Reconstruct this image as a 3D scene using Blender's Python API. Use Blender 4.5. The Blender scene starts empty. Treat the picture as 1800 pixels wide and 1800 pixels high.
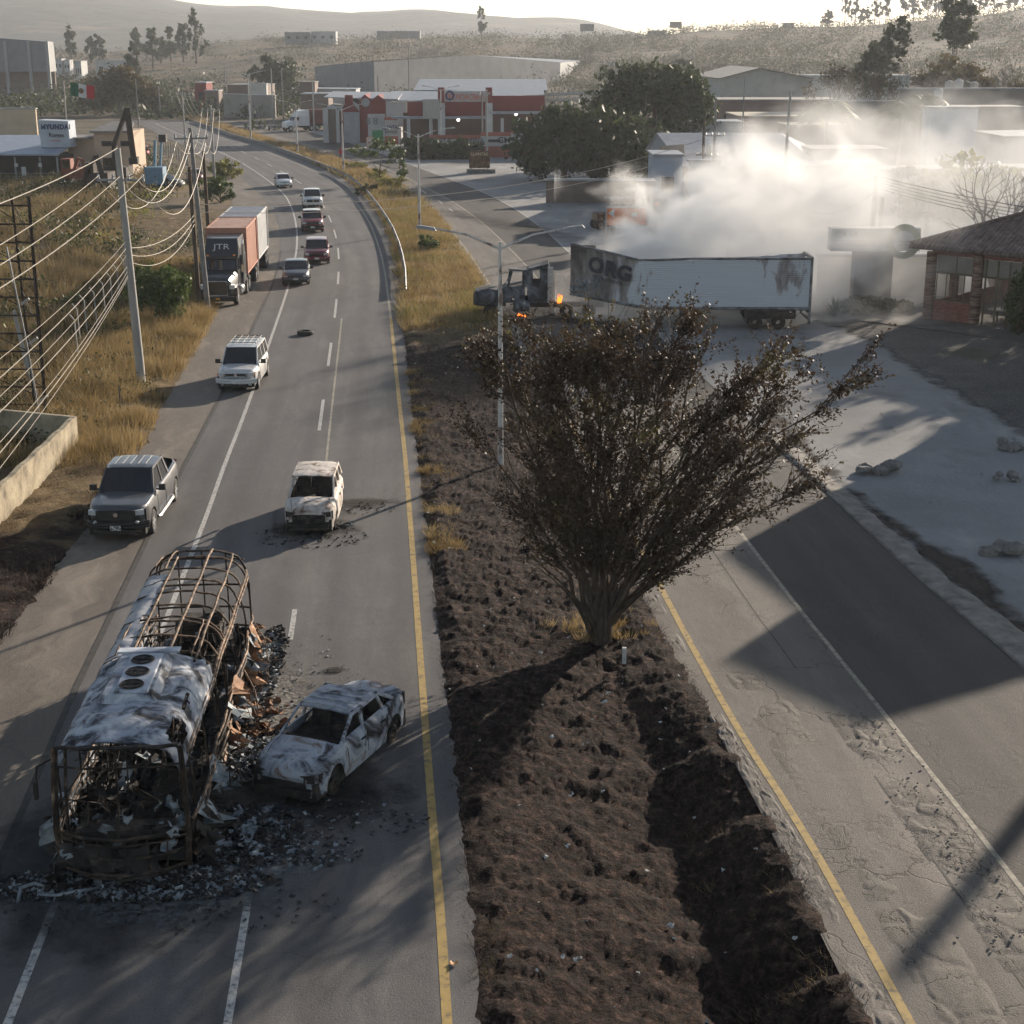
import bpy, math, random
import numpy as np
from mathutils import Vector, Matrix, noise as mnoise

random.seed(7)
RNG = np.random.default_rng(11)
R = math.radians
scene = bpy.context.scene
COL = scene.collection

# ------------------------------------------------------------------ camera
CAM_H, PITCH, FPX = 15.0, math.atan((900 - 85) / 2700.0), 2700.0
cam_data = bpy.data.cameras.new('camera')
cam = bpy.data.objects.new('camera', cam_data)
COL.objects.link(cam)
cam.location = (0, 0, CAM_H)
cam.rotation_euler = (math.pi / 2 - PITCH, 0, 0)
cam_data.sensor_width = 36
cam_data.lens = 36 * FPX / 1800.0
cam_data.clip_start = 0.5
cam_data.clip_end = 12000
scene.camera = cam

# ------------------------------------------------------------------ light
SUN_AZ, SUN_EL = R(35), R(15)
sd = Vector((math.sin(SUN_AZ) * math.cos(SUN_EL), math.cos(SUN_AZ) * math.cos(SUN_EL), math.sin(SUN_EL)))
world = bpy.data.worlds.new('World')
scene.world = world
world.use_nodes = True
wn, wl = world.node_tree.nodes, world.node_tree.links
sky = wn.new('ShaderNodeTexSky')
sky.sky_type = 'NISHITA'
sky.sun_disc = False
sky.sun_elevation = SUN_EL
sky.sun_rotation = SUN_AZ
sky.air_density = 1.0
sky.dust_density = 0.4
sky.ozone_density = 1.0
hs_ = wn.new('ShaderNodeHueSaturation'); hs_.inputs['Saturation'].default_value = 0.75
wl.new(sky.outputs['Color'], hs_.inputs['Color']); wl.new(hs_.outputs['Color'], wn['Background'].inputs['Color'])
wn['Background'].inputs['Strength'].default_value = 0.07
sun_data = bpy.data.lights.new('sun', 'SUN')
sun_data.energy = 5.0
sun_data.angle = R(0.5)
sun_data.color = (1.0, 0.86, 0.70)
sun = bpy.data.objects.new('sun', sun_data)
COL.objects.link(sun)
sun.rotation_euler = (-sd).to_track_quat('-Z', 'Y').to_euler()
sun.location = (40, 60, 60)
scene.view_settings.view_transform = 'Standard'
scene.view_settings.look = 'None'
scene.view_settings.gamma = 1
scene.view_settings.exposure = 1.02
cy = scene.cycles
cy.use_denoising = True
cy.use_adaptive_sampling = True
cy.adaptive_threshold = 0.03
cy.max_bounces = 6
cy.diffuse_bounces = 3
cy.glossy_bounces = 3
cy.transmission_bounces = 4
cy.transparent_max_bounces = 12
cy.volume_bounces = 3
cy.volume_step_rate = 1.0
cy.volume_max_steps = 96
cy.sample_clamp_indirect = 6

# ------------------------------------------------------------------ pixel <-> world
CP, SP = math.cos(PITCH), math.sin(PITCH)
def G(px, py, z=0.0):
    """ground point seen at a pixel of the 1800 px photograph"""
    u, v = (px - 900) / FPX, (900 - py) / FPX
    d = Vector((u, CP + v * SP, -SP + v * CP))
    t = (z - CAM_H) / d.z
    return Vector((0, 0, CAM_H)) + d * t
def ztop(px, py, Y):
    """height of a point at distance Y seen at row py"""
    v = (900 - py) / FPX
    return CAM_H + Y * (-SP + v * CP) / (CP + v * SP)
def xat(px, py, Y):
    u, v = (px - 900) / FPX, (900 - py) / FPX
    return Y * u / (CP + v * SP)
def W3(px, py, Y):
    return Vector((xat(px, py, Y), Y, ztop(px, py, Y)))

# ------------------------------------------------------------------ materials
MATS = {}
def nt(m):
    return m.node_tree.nodes, m.node_tree.links
def ramp(n, stops):
    r = n.new('ShaderNodeValToRGB')
    e = r.color_ramp.elements
    while len(e) < len(stops): e.new(0.5)
    for i, (p, c) in enumerate(stops):
        e[i].position = p
        e[i].color = (c[0], c[1], c[2], 1) if not isinstance(c, (int, float)) else (c, c, c, 1)
    return r
def M(name, stops, scale=4.0, rough=0.8, metal=0.0, bump=0.0, bscale=None, detail=6, spec=0.4,
      stretch=None, coord='Object', rough2=None, trans=0.0, coat=0.0, emit=None, alpha=None, dist=0.0, world_noise=None):
    if name in MATS: return MATS[name]
    m = bpy.data.materials.new(name); m.use_nodes = True
    n, l = nt(m); b = n['Principled BSDF']
    if not isinstance(stops[0], tuple) or len(stops) == 3 and isinstance(stops[0], (int, float)):
        stops = [(0, stops), (1, stops)]
    tc = n.new('ShaderNodeTexCoord'); mp = n.new('ShaderNodeMapping')
    l.new(tc.outputs[coord], mp.inputs['Vector'])
    if stretch: mp.inputs['Scale'].default_value = stretch
    nz = n.new('ShaderNodeTexNoise'); nz.inputs['Scale'].default_value = scale
    nz.inputs['Detail'].default_value = detail; nz.inputs['Roughness'].default_value = 0.62
    nz.inputs['Distortion'].default_value = dist
    l.new(mp.outputs[0], nz.inputs['Vector'])
    rp = ramp(n, stops); l.new(nz.outputs['Fac'], rp.inputs['Fac'])
    l.new(rp.outputs['Color'], b.inputs['Base Color'])
    b.inputs['Roughness'].default_value = rough
    if rough2 is not None:
        mr = n.new('ShaderNodeMapRange'); mr.inputs['From Min'].default_value = .35; mr.inputs['From Max'].default_value = .65
        mr.inputs['To Min'].default_value = rough; mr.inputs['To Max'].default_value = rough2
        l.new(nz.outputs['Fac'], mr.inputs['Value']); l.new(mr.outputs[0], b.inputs['Roughness'])
    b.inputs['Metallic'].default_value = metal
    b.inputs['Specular IOR Level'].default_value = spec
    b.inputs['Coat Weight'].default_value = coat
    b.inputs['Coat Roughness'].default_value = 0.12
    if bump:
        n2 = n.new('ShaderNodeTexNoise'); n2.inputs['Scale'].default_value = bscale or scale * 5
        n2.inputs['Detail'].default_value = 4
        l.new(mp.outputs[0], n2.inputs['Vector'])
        bp = n.new('ShaderNodeBump'); bp.inputs['Strength'].default_value = bump; bp.inputs['Distance'].default_value = 0.05
        l.new(n2.outputs['Fac'], bp.inputs['Height']); l.new(bp.outputs[0], b.inputs['Normal'])
    if emit:
        b.inputs['Emission Color'].default_value = (*emit[0], 1); b.inputs['Emission Strength'].default_value = emit[1]
    if trans:   # thin leaf: some light passes through
        out = n['Material Output']; tr = n.new('ShaderNodeBsdfTranslucent'); mx = n.new('ShaderNodeMixShader')
        mx.inputs[0].default_value = trans
        l.new(rp.outputs['Color'], tr.inputs['Color'])
        l.new(b.outputs[0], mx.inputs[1]); l.new(tr.outputs[0], mx.inputs[2]); l.new(mx.outputs[0], out.inputs['Surface'])
    MATS[name] = m
    return m
def flat(name, c, rough=0.6, metal=0.0, spec=0.4, **k):
    d = tuple(x * 0.82 for x in c)
    return M(name, [(0.3, d), (0.7, c)], scale=k.pop('scale', 3), rough=rough, metal=metal, spec=spec, **k)

# ------------------------------------------------------------------ mesh helpers
class MB:
    def __init__(s): s.v = []; s.f = []
    def add(s, vs, fs):
        o = len(s.v); s.v += [tuple(p) for p in vs]; s.f += [tuple(i + o for i in f) for f in fs]; return s
    def box(s, c, d, rz=0.0, rot=None, taper=None):
        x, y, z = d[0] / 2, d[1] / 2, d[2] / 2
        t = taper or 1.0
        P = [(-x, -y, -z), (x, -y, -z), (x, y, -z), (-x, y, -z), (-x * t, -y * t, z), (x * t, -y * t, z), (x * t, y * t, z), (-x * t, y * t, z)]
        m = rot.to_3x3() if rot is not None else Matrix.Rotation(rz, 3, 'Z')
        c = Vector(c)
        return s.add([m @ Vector(p) + c for p in P], [(0, 3, 2, 1), (4, 5, 6, 7), (0, 1, 5, 4), (1, 2, 6, 5), (2, 3, 7, 6), (3, 0, 4, 7)])
    def bb(s, x0, x1, y0, y1, z0, z1):
        return s.box(((x0 + x1) / 2, (y0 + y1) / 2, (z0 + z1) / 2), (x1 - x0, y1 - y0, z1 - z0))
    def hexa(s, lo, hi):
        """lo, hi: four points each, same winding"""
        return s.add(list(lo) + list(hi), [(3, 2, 1, 0), (4, 5, 6, 7), (0, 1, 5, 4), (1, 2, 6, 5), (2, 3, 7, 6), (3, 0, 4, 7)])
    def tube(s, pts, r, n=8, cap=True):
        pts = [Vector(p) for p in pts]
        if isinstance(r, (int, float)): r = [r] * len(pts)
        o = len(s.v); k = len(pts); up = None
        for i, p in enumerate(pts):
            t = (pts[min(i + 1, k - 1)] - pts[max(i - 1, 0)])
            if t.length < 1e-9: t = Vector((0, 0, 1))
            t.normalize()
            if up is None: up = Vector((0, 0, 1)) if abs(t.z) < .9 else Vector((1, 0, 0))
            a = t.cross(up)
            if a.length < 1e-4: a = t.cross(Vector((0.3, 1, 0.2)))
            a.normalize(); b = a.cross(t); up = b
            for j in range(n):
                th = 2 * math.pi * j / n
                s.v.append(tuple(p + a * (math.cos(th) * r[i]) + b * (math.sin(th) * r[i])))
        for i in range(k - 1):
            for j in range(n):
                s.f.append((o + i * n + j, o + i * n + (j + 1) % n, o + (i + 1) * n + (j + 1) % n, o + (i + 1) * n + j))
        if cap:
            s.f.append(tuple(o + j for j in range(n))[::-1]); s.f.append(tuple(o + (k - 1) * n + j for j in range(n)))
        return s
    def lathe(s, prof, n=16, axis='z', c=(0, 0, 0)):
        o = len(s.v); c = Vector(c)
        for (r, h) in prof:
            for j in range(n):
                th = 2 * math.pi * j / n; a, b = r * math.cos(th), r * math.sin(th)
                p = {'z': (a, b, h), 'x': (h, a, b), 'y': (a, h, b)}[axis]
                s.v.append(tuple(Vector(p) + c))
        for i in range(len(prof) - 1):
            for j in range(n):
                s.f.append((o + i * n + j, o + i * n + (j + 1) % n, o + (i + 1) * n + (j + 1) % n, o + (i + 1) * n + j))
        return s
    def grid(s, P):
        """P: rows of points"""
        o = len(s.v); a, b = len(P), len(P[0])
        for row in P: s.v += [tuple(p) for p in row]
        for i in range(a - 1):
            for j in range(b - 1):
                s.f.append((o + i * b + j, o + i * b + j + 1, o + (i + 1) * b + j + 1, o + (i + 1) * b + j))
        return s
    def prism(s, poly, z0, z1):
        n = len(poly); o = len(s.v)
        s.v += [(p[0], p[1], z0) for p in poly] + [(p[0], p[1], z1) for p in poly]
        s.f.append(tuple(o + n + i for i in range(n))); s.f.append(tuple(o + i for i in range(n))[::-1])
        for i in range(n): s.f.append((o + i, o + (i + 1) % n, o + n + (i + 1) % n, o + n + i))
        return s
    def slab(s, poly3, off):
        """poly3: polygon in space, thickened by the vector off"""
        n = len(poly3); o = len(s.v); off = Vector(off)
        s.v += [tuple(p) for p in poly3] + [tuple(Vector(p) + off) for p in poly3]
        s.f.append(tuple(o + i for i in range(n))[::-1]); s.f.append(tuple(o + n + i for i in range(n)))
        for i in range(n): s.f.append((o + i, o + (i + 1) % n, o + n + (i + 1) % n, o + n + i))
        return s
    def build(s, name, mat, parent=None, smooth=0, loc=None, rz=0.0, **tags):
        me = bpy.data.meshes.new(name)
        me.from_pydata(s.v, [], s.f); me.materials.append(mat)
        if smooth:
            me.polygons.foreach_set('use_smooth', [True] * len(me.polygons))
            me.set_sharp_from_angle(angle=R(smooth))
        return link(name, me, parent, loc, rz, **tags)
def link(name, me, parent=None, loc=None, rz=0.0, **tags):
    o = bpy.data.objects.new(name, me); COL.objects.link(o)
    if parent is not None: o.parent = parent
    if loc is not None: o.location = loc
    o.rotation_euler[2] = rz
    for k, v in tags.items():
        if v is not None: o[k] = v
    return o
def npmesh(name, V, F, mat, parent=None, mats=None, midx=None, **tags):
    """fast mesh from numpy vertices and faces (all of one size)"""
    me = bpy.data.meshes.new(name); V = np.asarray(V, 'f4'); F = np.asarray(F, 'i4')
    k = F.shape[1]
    me.vertices.add(len(V)); me.vertices.foreach_set('co', V.ravel())
    me.loops.add(F.size); me.loops.foreach_set('vertex_index', F.ravel())
    me.polygons.add(len(F)); me.polygons.foreach_set('loop_start', np.arange(0, F.size, k, dtype='i4'))
    me.polygons.foreach_set('loop_total', np.full(len(F), k, 'i4'))
    me.materials.append(mat)
    for m in mats or []: me.materials.append(m)
    if midx is not None: me.polygons.foreach_set('material_index', np.asarray(midx, 'i4'))
    me.update(calc_edges=True)
    return link(name, me, parent, **tags)
def thing(name, label, cat, loc=(0, 0, 0), rz=0.0, group=None):
    return link(name, None, None, loc, rz, label=label, category=cat, group=group)
def dup(root, loc, rz=None, label=None, group=None, scale=None):
    r = root.copy(); COL.objects.link(r); r.location = loc
    if rz is not None: r.rotation_euler = (0, 0, rz)
    if label: r['label'] = label
    if group: r['group'] = group
    if scale: r.scale = scale if isinstance(scale, (tuple, list)) else (scale,) * 3
    for ch in list(root.children):
        c = ch.copy(); COL.objects.link(c); c.parent = r
        for g in list(ch.children):
            d = g.copy(); COL.objects.link(d); d.parent = c
    return r
def text(body, size, mat, parent, loc, rot, ext=0.01, name='lettering', align='CENTER', sx=1.0, bold=0.0, **tags):
    cu = bpy.data.curves.new(name, 'FONT'); cu.body = body; cu.offset = bold; cu.space_character = 1.12 if bold > .02 else 1.0; cu.size = size; cu.extrude = ext
    cu.align_x = align; cu.align_y = 'CENTER'; cu.materials.append(mat)
    tmp = bpy.data.objects.new(name, cu); COL.objects.link(tmp); bpy.context.view_layer.update()
    me = bpy.data.meshes.new_from_object(tmp.evaluated_get(bpy.context.evaluated_depsgraph_get()))
    bpy.data.objects.remove(tmp); me.name = name
    if not me.materials: me.materials.append(mat)
    o = bpy.data.objects.new(name, me); COL.objects.link(o); o.parent = parent
    o.location = loc; o.rotation_euler = rot; o.scale = (sx, 1, 1)
    for k, v in tags.items(): o[k] = v
    return o
def sstep(a, b, x):
    t = np.clip((x - a) / (b - a), 0, 1); return t * t * (3 - 2 * t)
# ------------------------------------------------------------------ traced lines on the ground
def path(px):
    P = sorted([(G(x, y).y, G(x, y).x) for x, y in px])
    Y = np.array([p[0] for p in P]); X = np.array([p[1] for p in P])
    s0 = (X[1] - X[0]) / (Y[1] - Y[0]); s1 = (X[-1] - X[-2]) / (Y[-1] - Y[-2])
    def lin(y):
        r = np.interp(y, Y, X)
        r = np.where(y < Y[0], X[0] + (y - Y[0]) * s0, r)
        return np.where(y > Y[-1], X[-1] + (y - Y[-1]) * s1, r)
    def f(y):
        y = np.asarray(y, float); w = 0.05 * np.abs(y) + 0.5
        return sum(lin(y + w * k) for k in (-1, -.6, -.2, .2, .6, 1)) / 6
    return f
LE = path([(14, 1800), (92, 1600), (342, 962), (372, 884), (394, 817), (414, 770), (444, 689), (461, 639), (483, 576), (505, 512), (519, 455), (523, 430), (521, 392), (512, 362), (500, 340), (482, 325), (462, 311), (440, 295), (412, 279), (375, 262), (333, 243), (283, 222), (240, 200)])
LC = path([(400, 1800), (437, 1580), (513, 1110), (545, 880), (564, 735), (580, 620), (590, 545), (595, 490), (596, 446), (590, 412), (580, 383), (563, 352), (541, 330), (500, 304), (470, 288), (420, 264), (360, 238), (300, 214), (250, 197)])
LY = path([(786, 1800), (774, 1600), (757, 1400), (742, 1200), (720, 900), (712, 800), (701, 700), (691, 600), (685, 542), (675, 467), (665, 430), (650, 390), (625, 355), (595, 327), (565, 307), (537, 294), (500, 279), (450, 260), (400, 242), (333, 220), (280, 204), (250, 193)])
LR = path([(850, 1800), (826, 1550), (803, 1350), (784, 1200), (770, 1080), (748, 900), (735, 800), (722, 700), (713, 600), (706, 540), (700, 467), (690, 425), (675, 388), (648, 350), (618, 322), (585, 302), (555, 288), (515, 272), (460, 251), (405, 233), (340, 213), (285, 198), (255, 189)])
LS = path([(40, 1420), (120, 1235), (200, 1070), (290, 880), (344, 781), (386, 700), (447, 570), (480, 500), (492, 455), (495, 420), (490, 395), (480, 372), (462, 345), (440, 325), (410, 303), (370, 280), (320, 255), (270, 232), (225, 207)])
SH = path([(-260, 1500), (0, 1110), (60, 1050), (130, 940), (200, 850), (245, 790), (290, 700), (335, 625), (375, 560), (382, 520), (388, 470), (396, 420), (408, 370), (405, 330), (385, 300), (345, 270), (300, 245), (262, 225), (235, 205)])
RL = path([(1530, 1800), (1455, 1650), (1385, 1500), (1320, 1380), (1260, 1270), (1210, 1190), (1160, 1110), (1110, 1010), (860, 520), (800, 425), (772, 385), (740, 352), (700, 325), (655, 302), (600, 284), (567, 273), (500, 255), (433, 235), (367, 212), (310, 193), (270, 180)])
RY = path([(1600, 1800), (1545, 1700), (1480, 1580), (1400, 1440), (1300, 1290), (1240, 1180), (1180, 1070), (1140, 990), (870, 515), (828, 450), (790, 400), (755, 362), (718, 335)])
RC = path([(1920, 1720), (1800, 1572), (1760, 1515), (1691, 1428), (1583, 1294), (1500, 1186), (1460, 1142), (1417, 1084), (1380, 1041), (1308, 943), (1236, 857), (933, 475), (892, 433), (855, 397), (817, 367), (780, 345), (740, 325), (690, 300), (620, 275), (560, 258), (480, 236), (400, 210), (330, 188), (280, 172)])
RE = path([(1990, 1340), (1800, 1175), (1723, 1106), (1633, 1034), (1547, 954), (1460, 871), (1352, 774), (992, 436), (955, 402), (897, 361), (850, 338), (800, 318), (735, 295), (650, 262), (560, 236), (480, 217), (400, 192), (340, 176), (290, 164)])
def rows(y0, y1, f=0.012, m=0.35):
    r = [y0]
    while r[-1] < y1: r.append(r[-1] + max(m, abs(r[-1]) * f))
    r[-1] = y1
    return np.array(r)
def ribbon(name, fl, fr, y0, y1, z, mat, nu=6, jl=0.0, jr=0.0, zf=None, **tags):
    """sheet between two lines on the ground; UV in metres, u across from the left, v along"""
    Y = rows(y0, y1); L, Rr = fl(Y), fr(Y)
    jn = lambda k: np.array([mnoise.noise(Vector((y * 0.9, k, 0))) + .6 * mnoise.noise(Vector((y * 3.1, k, 4))) for y in Y])
    if jl: L = L + jn(1.3) * jl
    if jr: Rr = Rr + jn(9.7) * jr
    V = []; UV = []; ED = []
    for i, y in enumerate(Y):
        for j in range(nu + 1):
            ED.append(min(j / nu * (Rr[i] - L[i]), (1 - j / nu) * (Rr[i] - L[i]), y - y0, y1 - y))
            t = j / nu; x = L[i] * (1 - t) + Rr[i] * t
            zz = z + (zf(x, y, t) if zf else 0)
            V.append((x, y, zz)); UV.append((x - L[i], y))
    n = nu + 1
    F = [(i * n + j, i * n + j + 1, (i + 1) * n + j + 1, (i + 1) * n + j) for i in range(len(Y) - 1) for j in range(nu)]
    o = npmesh(name, V, F, mat, **tags)
    me = o.data; at = me.attributes.new('edge', 'FLOAT', 'POINT'); at.data.foreach_set('value', np.asarray(ED, 'f4')); uv = me.uv_layers.new(name='road'); li = np.zeros(len(me.loops), 'i4'); me.loops.foreach_get('vertex_index', li)
    uv.data.foreach_set('uv', np.asarray(UV, 'f4')[li].ravel())
    me.polygons.foreach_set('use_smooth', [True] * len(me.polygons))
    return o

def road_mat(name, base, warm, tracks, crack=0.0, dust=0.25, seed=0.0, streak=0.35, patch=0.4, rough=0.82, cscale=0.55):
    """asphalt laid along UV v: wheel tracks, lengthwise streaks, dust, cracks, speckle"""
    m = bpy.data.materials.new(name); m.use_nodes = True; n, l = nt(m); b = n['Principled BSDF']
    uv = n.new('ShaderNodeUVMap'); uv.uv_map = 'road'
    def mapp(sc, off=(0, 0, 0)):
        q = n.new('ShaderNodeMapping'); q.inputs['Scale'].default_value = sc; q.inputs['Location'].default_value = off
        l.new(uv.outputs[0], q.inputs['Vector']); return q.outputs[0]
    def nz(vec, s, d=5, r=.6):
        q = n.new('ShaderNodeTexNoise'); q.inputs['Scale'].default_value = s; q.inputs['Detail'].default_value = d
        q.inputs['Roughness'].default_value = r; l.new(vec, q.inputs['Vector']); return q.outputs['Fac']
    def mr(v, a, b_, c=0, d=1):
        q = n.new('ShaderNodeMapRange'); q.inputs[1].default_value = a; q.inputs[2].default_value = b_
        q.inputs[3].default_value = c; q.inputs[4].default_value = d; l.new(v, q.inputs[0]); return q.outputs[0]
    def mix(f, a, b_, mode='MIX'):
        q = n.new('ShaderNodeMix'); q.data_type = 'RGBA'; q.blend_type = mode
        for s, val in ((q.inputs[0], f), (q.inputs[6], a), (q.inputs[7], b_)):
            if isinstance(val, (int, float)): s.default_value = val
            elif isinstance(val, tuple): s.default_value = (*val, 1)
            else: l.new(val, s)
        return q.outputs[2]
    big = nz(mapp((1, .35, 1), (seed, seed, 0)), 0.22, 4)
    col = mix(mr(big, .38, .62), tuple(c * (1 - .35 * patch) for c in base), base)
    st = nz(mapp((3.2, .06, 1), (seed, 0, 0)), 1.0, 5, .7)
    col = mix(mr(st, .35, .7, 0, streak), col, warm)
    du = nz(mapp((.5, .12, 1), (3 + seed, 0, 0)), 1.0, 8, .7)
    col = mix(mr(du, .5, .72, 0, dust), col, tuple(min(1, c * 1.5) for c in warm))
    sp = nz(mapp((1, 1, 1)), 26, 3, .8)
    col = mix(mr(sp, .3, .7), col, mix(1.0, col, (1.75, 1.7, 1.65), 'MULTIPLY')) if True else col
    # wheel tracks: darker polished bands at the given offsets
    sep = n.new('ShaderNodeSeparateXYZ'); l.new(uv.outputs[0], sep.inputs[0])
    acc = None
    for t in tracks:
        a = n.new('ShaderNodeMath'); a.operation = 'SUBTRACT'; l.new(sep.outputs[0], a.inputs[0]); a.inputs[1].default_value = t
        c = n.new('ShaderNodeMath'); c.operation = 'ABSOLUTE'; l.new(a.outputs[0], c.inputs[0])
        v = mr(c.outputs[0], .1, .5, 1, 0)
        if acc is None: acc = v
        else:
            q = n.new('ShaderNodeMath'); q.operation = 'MAXIMUM'; l.new(acc, q.inputs[0]); l.new(v, q.inputs[1]); acc = q.outputs[0]
    if acc is not None:
        q = n.new('ShaderNodeMath'); q.operation = 'MULTIPLY'; l.new(acc, q.inputs[0]); l.new(mr(st, .3, .7, .15, .6), q.inputs[1])
        col = mix(q.outputs[0], col, mix(1.0, col, (.62, .6, .6), 'MULTIPLY'))
    hgt = sp
    if crack:
        wv = n.new('ShaderNodeVectorMath'); wv.operation = 'ADD'
        w = n.new('ShaderNodeTexNoise'); w.inputs['Scale'].default_value = 1.6; w.inputs['Detail'].default_value = 4
        l.new(uv.outputs[0], w.inputs['Vector']); 
        sc = n.new('ShaderNodeVectorMath'); sc.operation = 'SCALE'; sc.inputs[3].default_value = .9; l.new(w.outputs['Color'], sc.inputs[0])
        l.new(mapp((1, .7, 1)), wv.inputs[0]); l.new(sc.outputs[0], wv.inputs[1])
        vo = n.new('ShaderNodeTexVoronoi'); vo.feature = 'DISTANCE_TO_EDGE'; vo.inputs['Scale'].default_value = cscale
        l.new(wv.outputs[0], vo.inputs['Vector'])
        line = mr(vo.outputs['Distance'], 0.002, 0.012, 1, 0)
        v2 = n.new('ShaderNodeTexVoronoi'); v2.feature = 'DISTANCE_TO_EDGE'; v2.inputs['Scale'].default_value = 3.2
        l.new(wv.outputs[0], v2.inputs['Vector'])
        fine = mr(v2.outputs['Distance'], 0.01, 0.05, 1, 0)
        zone = mr(nz(mapp((1, .5, 1), (seed + 7, 2, 0)), .35, 3), .5, .6)
        q = n.new('ShaderNodeMath'); q.operation = 'MULTIPLY'; l.new(fine, q.inputs[0]); l.new(zone, q.inputs[1])
        q2 = n.new('ShaderNodeMath'); q2.operation = 'MAXIMUM'; l.new(line, q2.inputs[0]); l.new(q.outputs[0], q2.inputs[1])
        z2 = mr(nz(mapp((1, .5, 1), (seed + 1, 5, 0)), .25, 3), .42, .56)
        q3 = n.new('ShaderNodeMath'); q3.operation = 'MULTIPLY'; l.new(q2.outputs[0], q3.inputs[0]); l.new(z2, q3.inputs[1])
        q4 = n.new('ShaderNodeMath'); q4.operation = 'MULTIPLY'; l.new(q3.outputs[0], q4.inputs[0]); q4.inputs[1].default_value = crack
        col = mix(q4.outputs[0], col, (.02, .019, .018))
        hs = n.new('ShaderNodeMath'); hs.operation = 'SUBTRACT'; l.new(sp, hs.inputs[0]); l.new(q4.outputs[0], hs.inputs[1]); hgt = hs.outputs[0]
    l.new(col, b.inputs['Base Color']); b.inputs['Roughness'].default_value = rough
    b.inputs['Specular IOR Level'].default_value = .22
    und = nz(mapp((1, .8, 1)), 1.1, 5)
    ad = n.new('ShaderNodeMath'); ad.operation = 'MULTIPLY_ADD'; l.new(und, ad.inputs[0]); ad.inputs[1].default_value = 1.8; l.new(hgt, ad.inputs[2])
    bp = n.new('ShaderNodeBump'); bp.inputs['Strength'].default_value = .5; bp.inputs['Distance'].default_value = .03
    l.new(ad.outputs[0], bp.inputs['Height']); l.new(bp.outputs[0], b.inputs['Normal'])
    return m

def soil_mat(name, layers, bump=.6, bscale=6, rough=.95, fade=None):
    """layers: first base colours (c1, c2, scale), then (colour, scale, from, to) noise masks"""
    m = bpy.data.materials.new(name); m.use_nodes = True; n, l = nt(m); b = n['Principled BSDF']
    tc = n.new('ShaderNodeTexCoord')
    def nz(s, d=6, off=0.0, st=(1, 1, 1)):
        q = n.new('ShaderNodeMapping'); q.inputs['Location'].default_value = (off, off * .7, 0); q.inputs['Scale'].default_value = st
        l.new(tc.outputs['Object'], q.inputs['Vector'])
        t = n.new('ShaderNodeTexNoise'); t.inputs['Scale'].default_value = s; t.inputs['Detail'].default_value = d
        t.inputs['Roughness'].default_value = .65; l.new(q.outputs[0], t.inputs['Vector']); return t.outputs['Fac']
    c1, c2, s = layers[0]
    r = ramp(n, [(.35, c1), (.65, c2)]); l.new(nz(s), r.inputs['Fac']); col = r.outputs[0]
    for i, (c, s, a, e, *st) in enumerate(layers[1:]):
        q = n.new('ShaderNodeMapRange'); q.inputs[1].default_value = a; q.inputs[2].default_value = e
        l.new(nz(s, 7, 13.7 * (i + 1), st[0] if st else (1, 1, 1)), q.inputs[0])
        x = n.new('ShaderNodeMix'); x.data_type = 'RGBA'; l.new(q.outputs[0], x.inputs[0]); l.new(col, x.inputs[6]); x.inputs[7].default_value = (*c, 1)
        col = x.outputs[2]
    l.new(col, b.inputs['Base Color']); b.inputs['Roughness'].default_value = rough; b.inputs['Specular IOR Level'].default_value = .15
    bp = n.new('ShaderNodeBump'); bp.inputs['Strength'].default_value = bump; bp.inputs['Distance'].default_value = .08
    l.new(nz(bscale, 6, 3), bp.inputs['Height']); l.new(bp.outputs[0], b.inputs['Normal'])
    if fade:    # ragged, thinning border where one soil runs out over another
        at = n.new('ShaderNodeAttribute'); at.attribute_name = 'edge'
        a = n.new('ShaderNodeMath'); a.operation = 'MULTIPLY_ADD'; l.new(nz(.55, 9, 31), a.inputs[0]); a.inputs[1].default_value = fade * 2.2; l.new(at.outputs['Fac'], a.inputs[2])
        q = n.new('ShaderNodeMapRange'); q.interpolation_type = 'SMOOTHSTEP'; q.inputs[1].default_value = fade * 1.1; q.inputs[2].default_value = fade * 1.9; l.new(a.outputs[0], q.inputs[0])
        tr = n.new('ShaderNodeBsdfTransparent'); mx = n.new('ShaderNodeMixShader'); l.new(q.outputs[0], mx.inputs[0]); l.new(tr.outputs[0], mx.inputs[1]); l.new(b.outputs[0], mx.inputs[2])
        l.new(mx.outputs[0], n['Material Output'].inputs['Surface'])
    return m

# ------------------------------------------------------------------ ground out to the ridge
def ridge(x):
    return np.interp(x, [-900, -320, -220, -130, 0, 75, 100, 200, 260, 300, 420, 900], [14, 12, 13, 20, 20.5, 21, 23.5, 27.5, 32, 38, 46, 60])
def terrain(x, y):
    t = sstep(330, 900, y); return ridge(x * 900 / np.maximum(y, 60)) * t
NV = lambda x, y, s: mnoise.noise(Vector((x / s, y / s, 2.2)))
gY = np.concatenate([np.linspace(-60, 330, 60), np.geomspace(345, 1100, 60), np.geomspace(1200, 5200, 14)])
V = []; nx = 90
for y in gY:
    for j in range(nx + 1):
        x = (j / nx - .5) * 2 * (90 + abs(y) * .9)
        z = float(terrain(x, y)) + (NV(x, y, 60) * 2.5 * float(sstep(380, 650, y)) if y > 380 else 0)
        if y > 1150: z = max(4, z - (y - 1150) * .006)
        if y < 75: z -= 2.0 * float(sstep(75, 58, y)) * float(sstep(-9.5, -7, x)) * float(sstep(24, 20, x))
        V.append((x, y, z - (0.02)))
F = [(i * (nx + 1) + j, i * (nx + 1) + j + 1, (i + 1) * (nx + 1) + j + 1, (i + 1) * (nx + 1) + j) for i in range(len(gY) - 1) for j in range(nx)]
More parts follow.
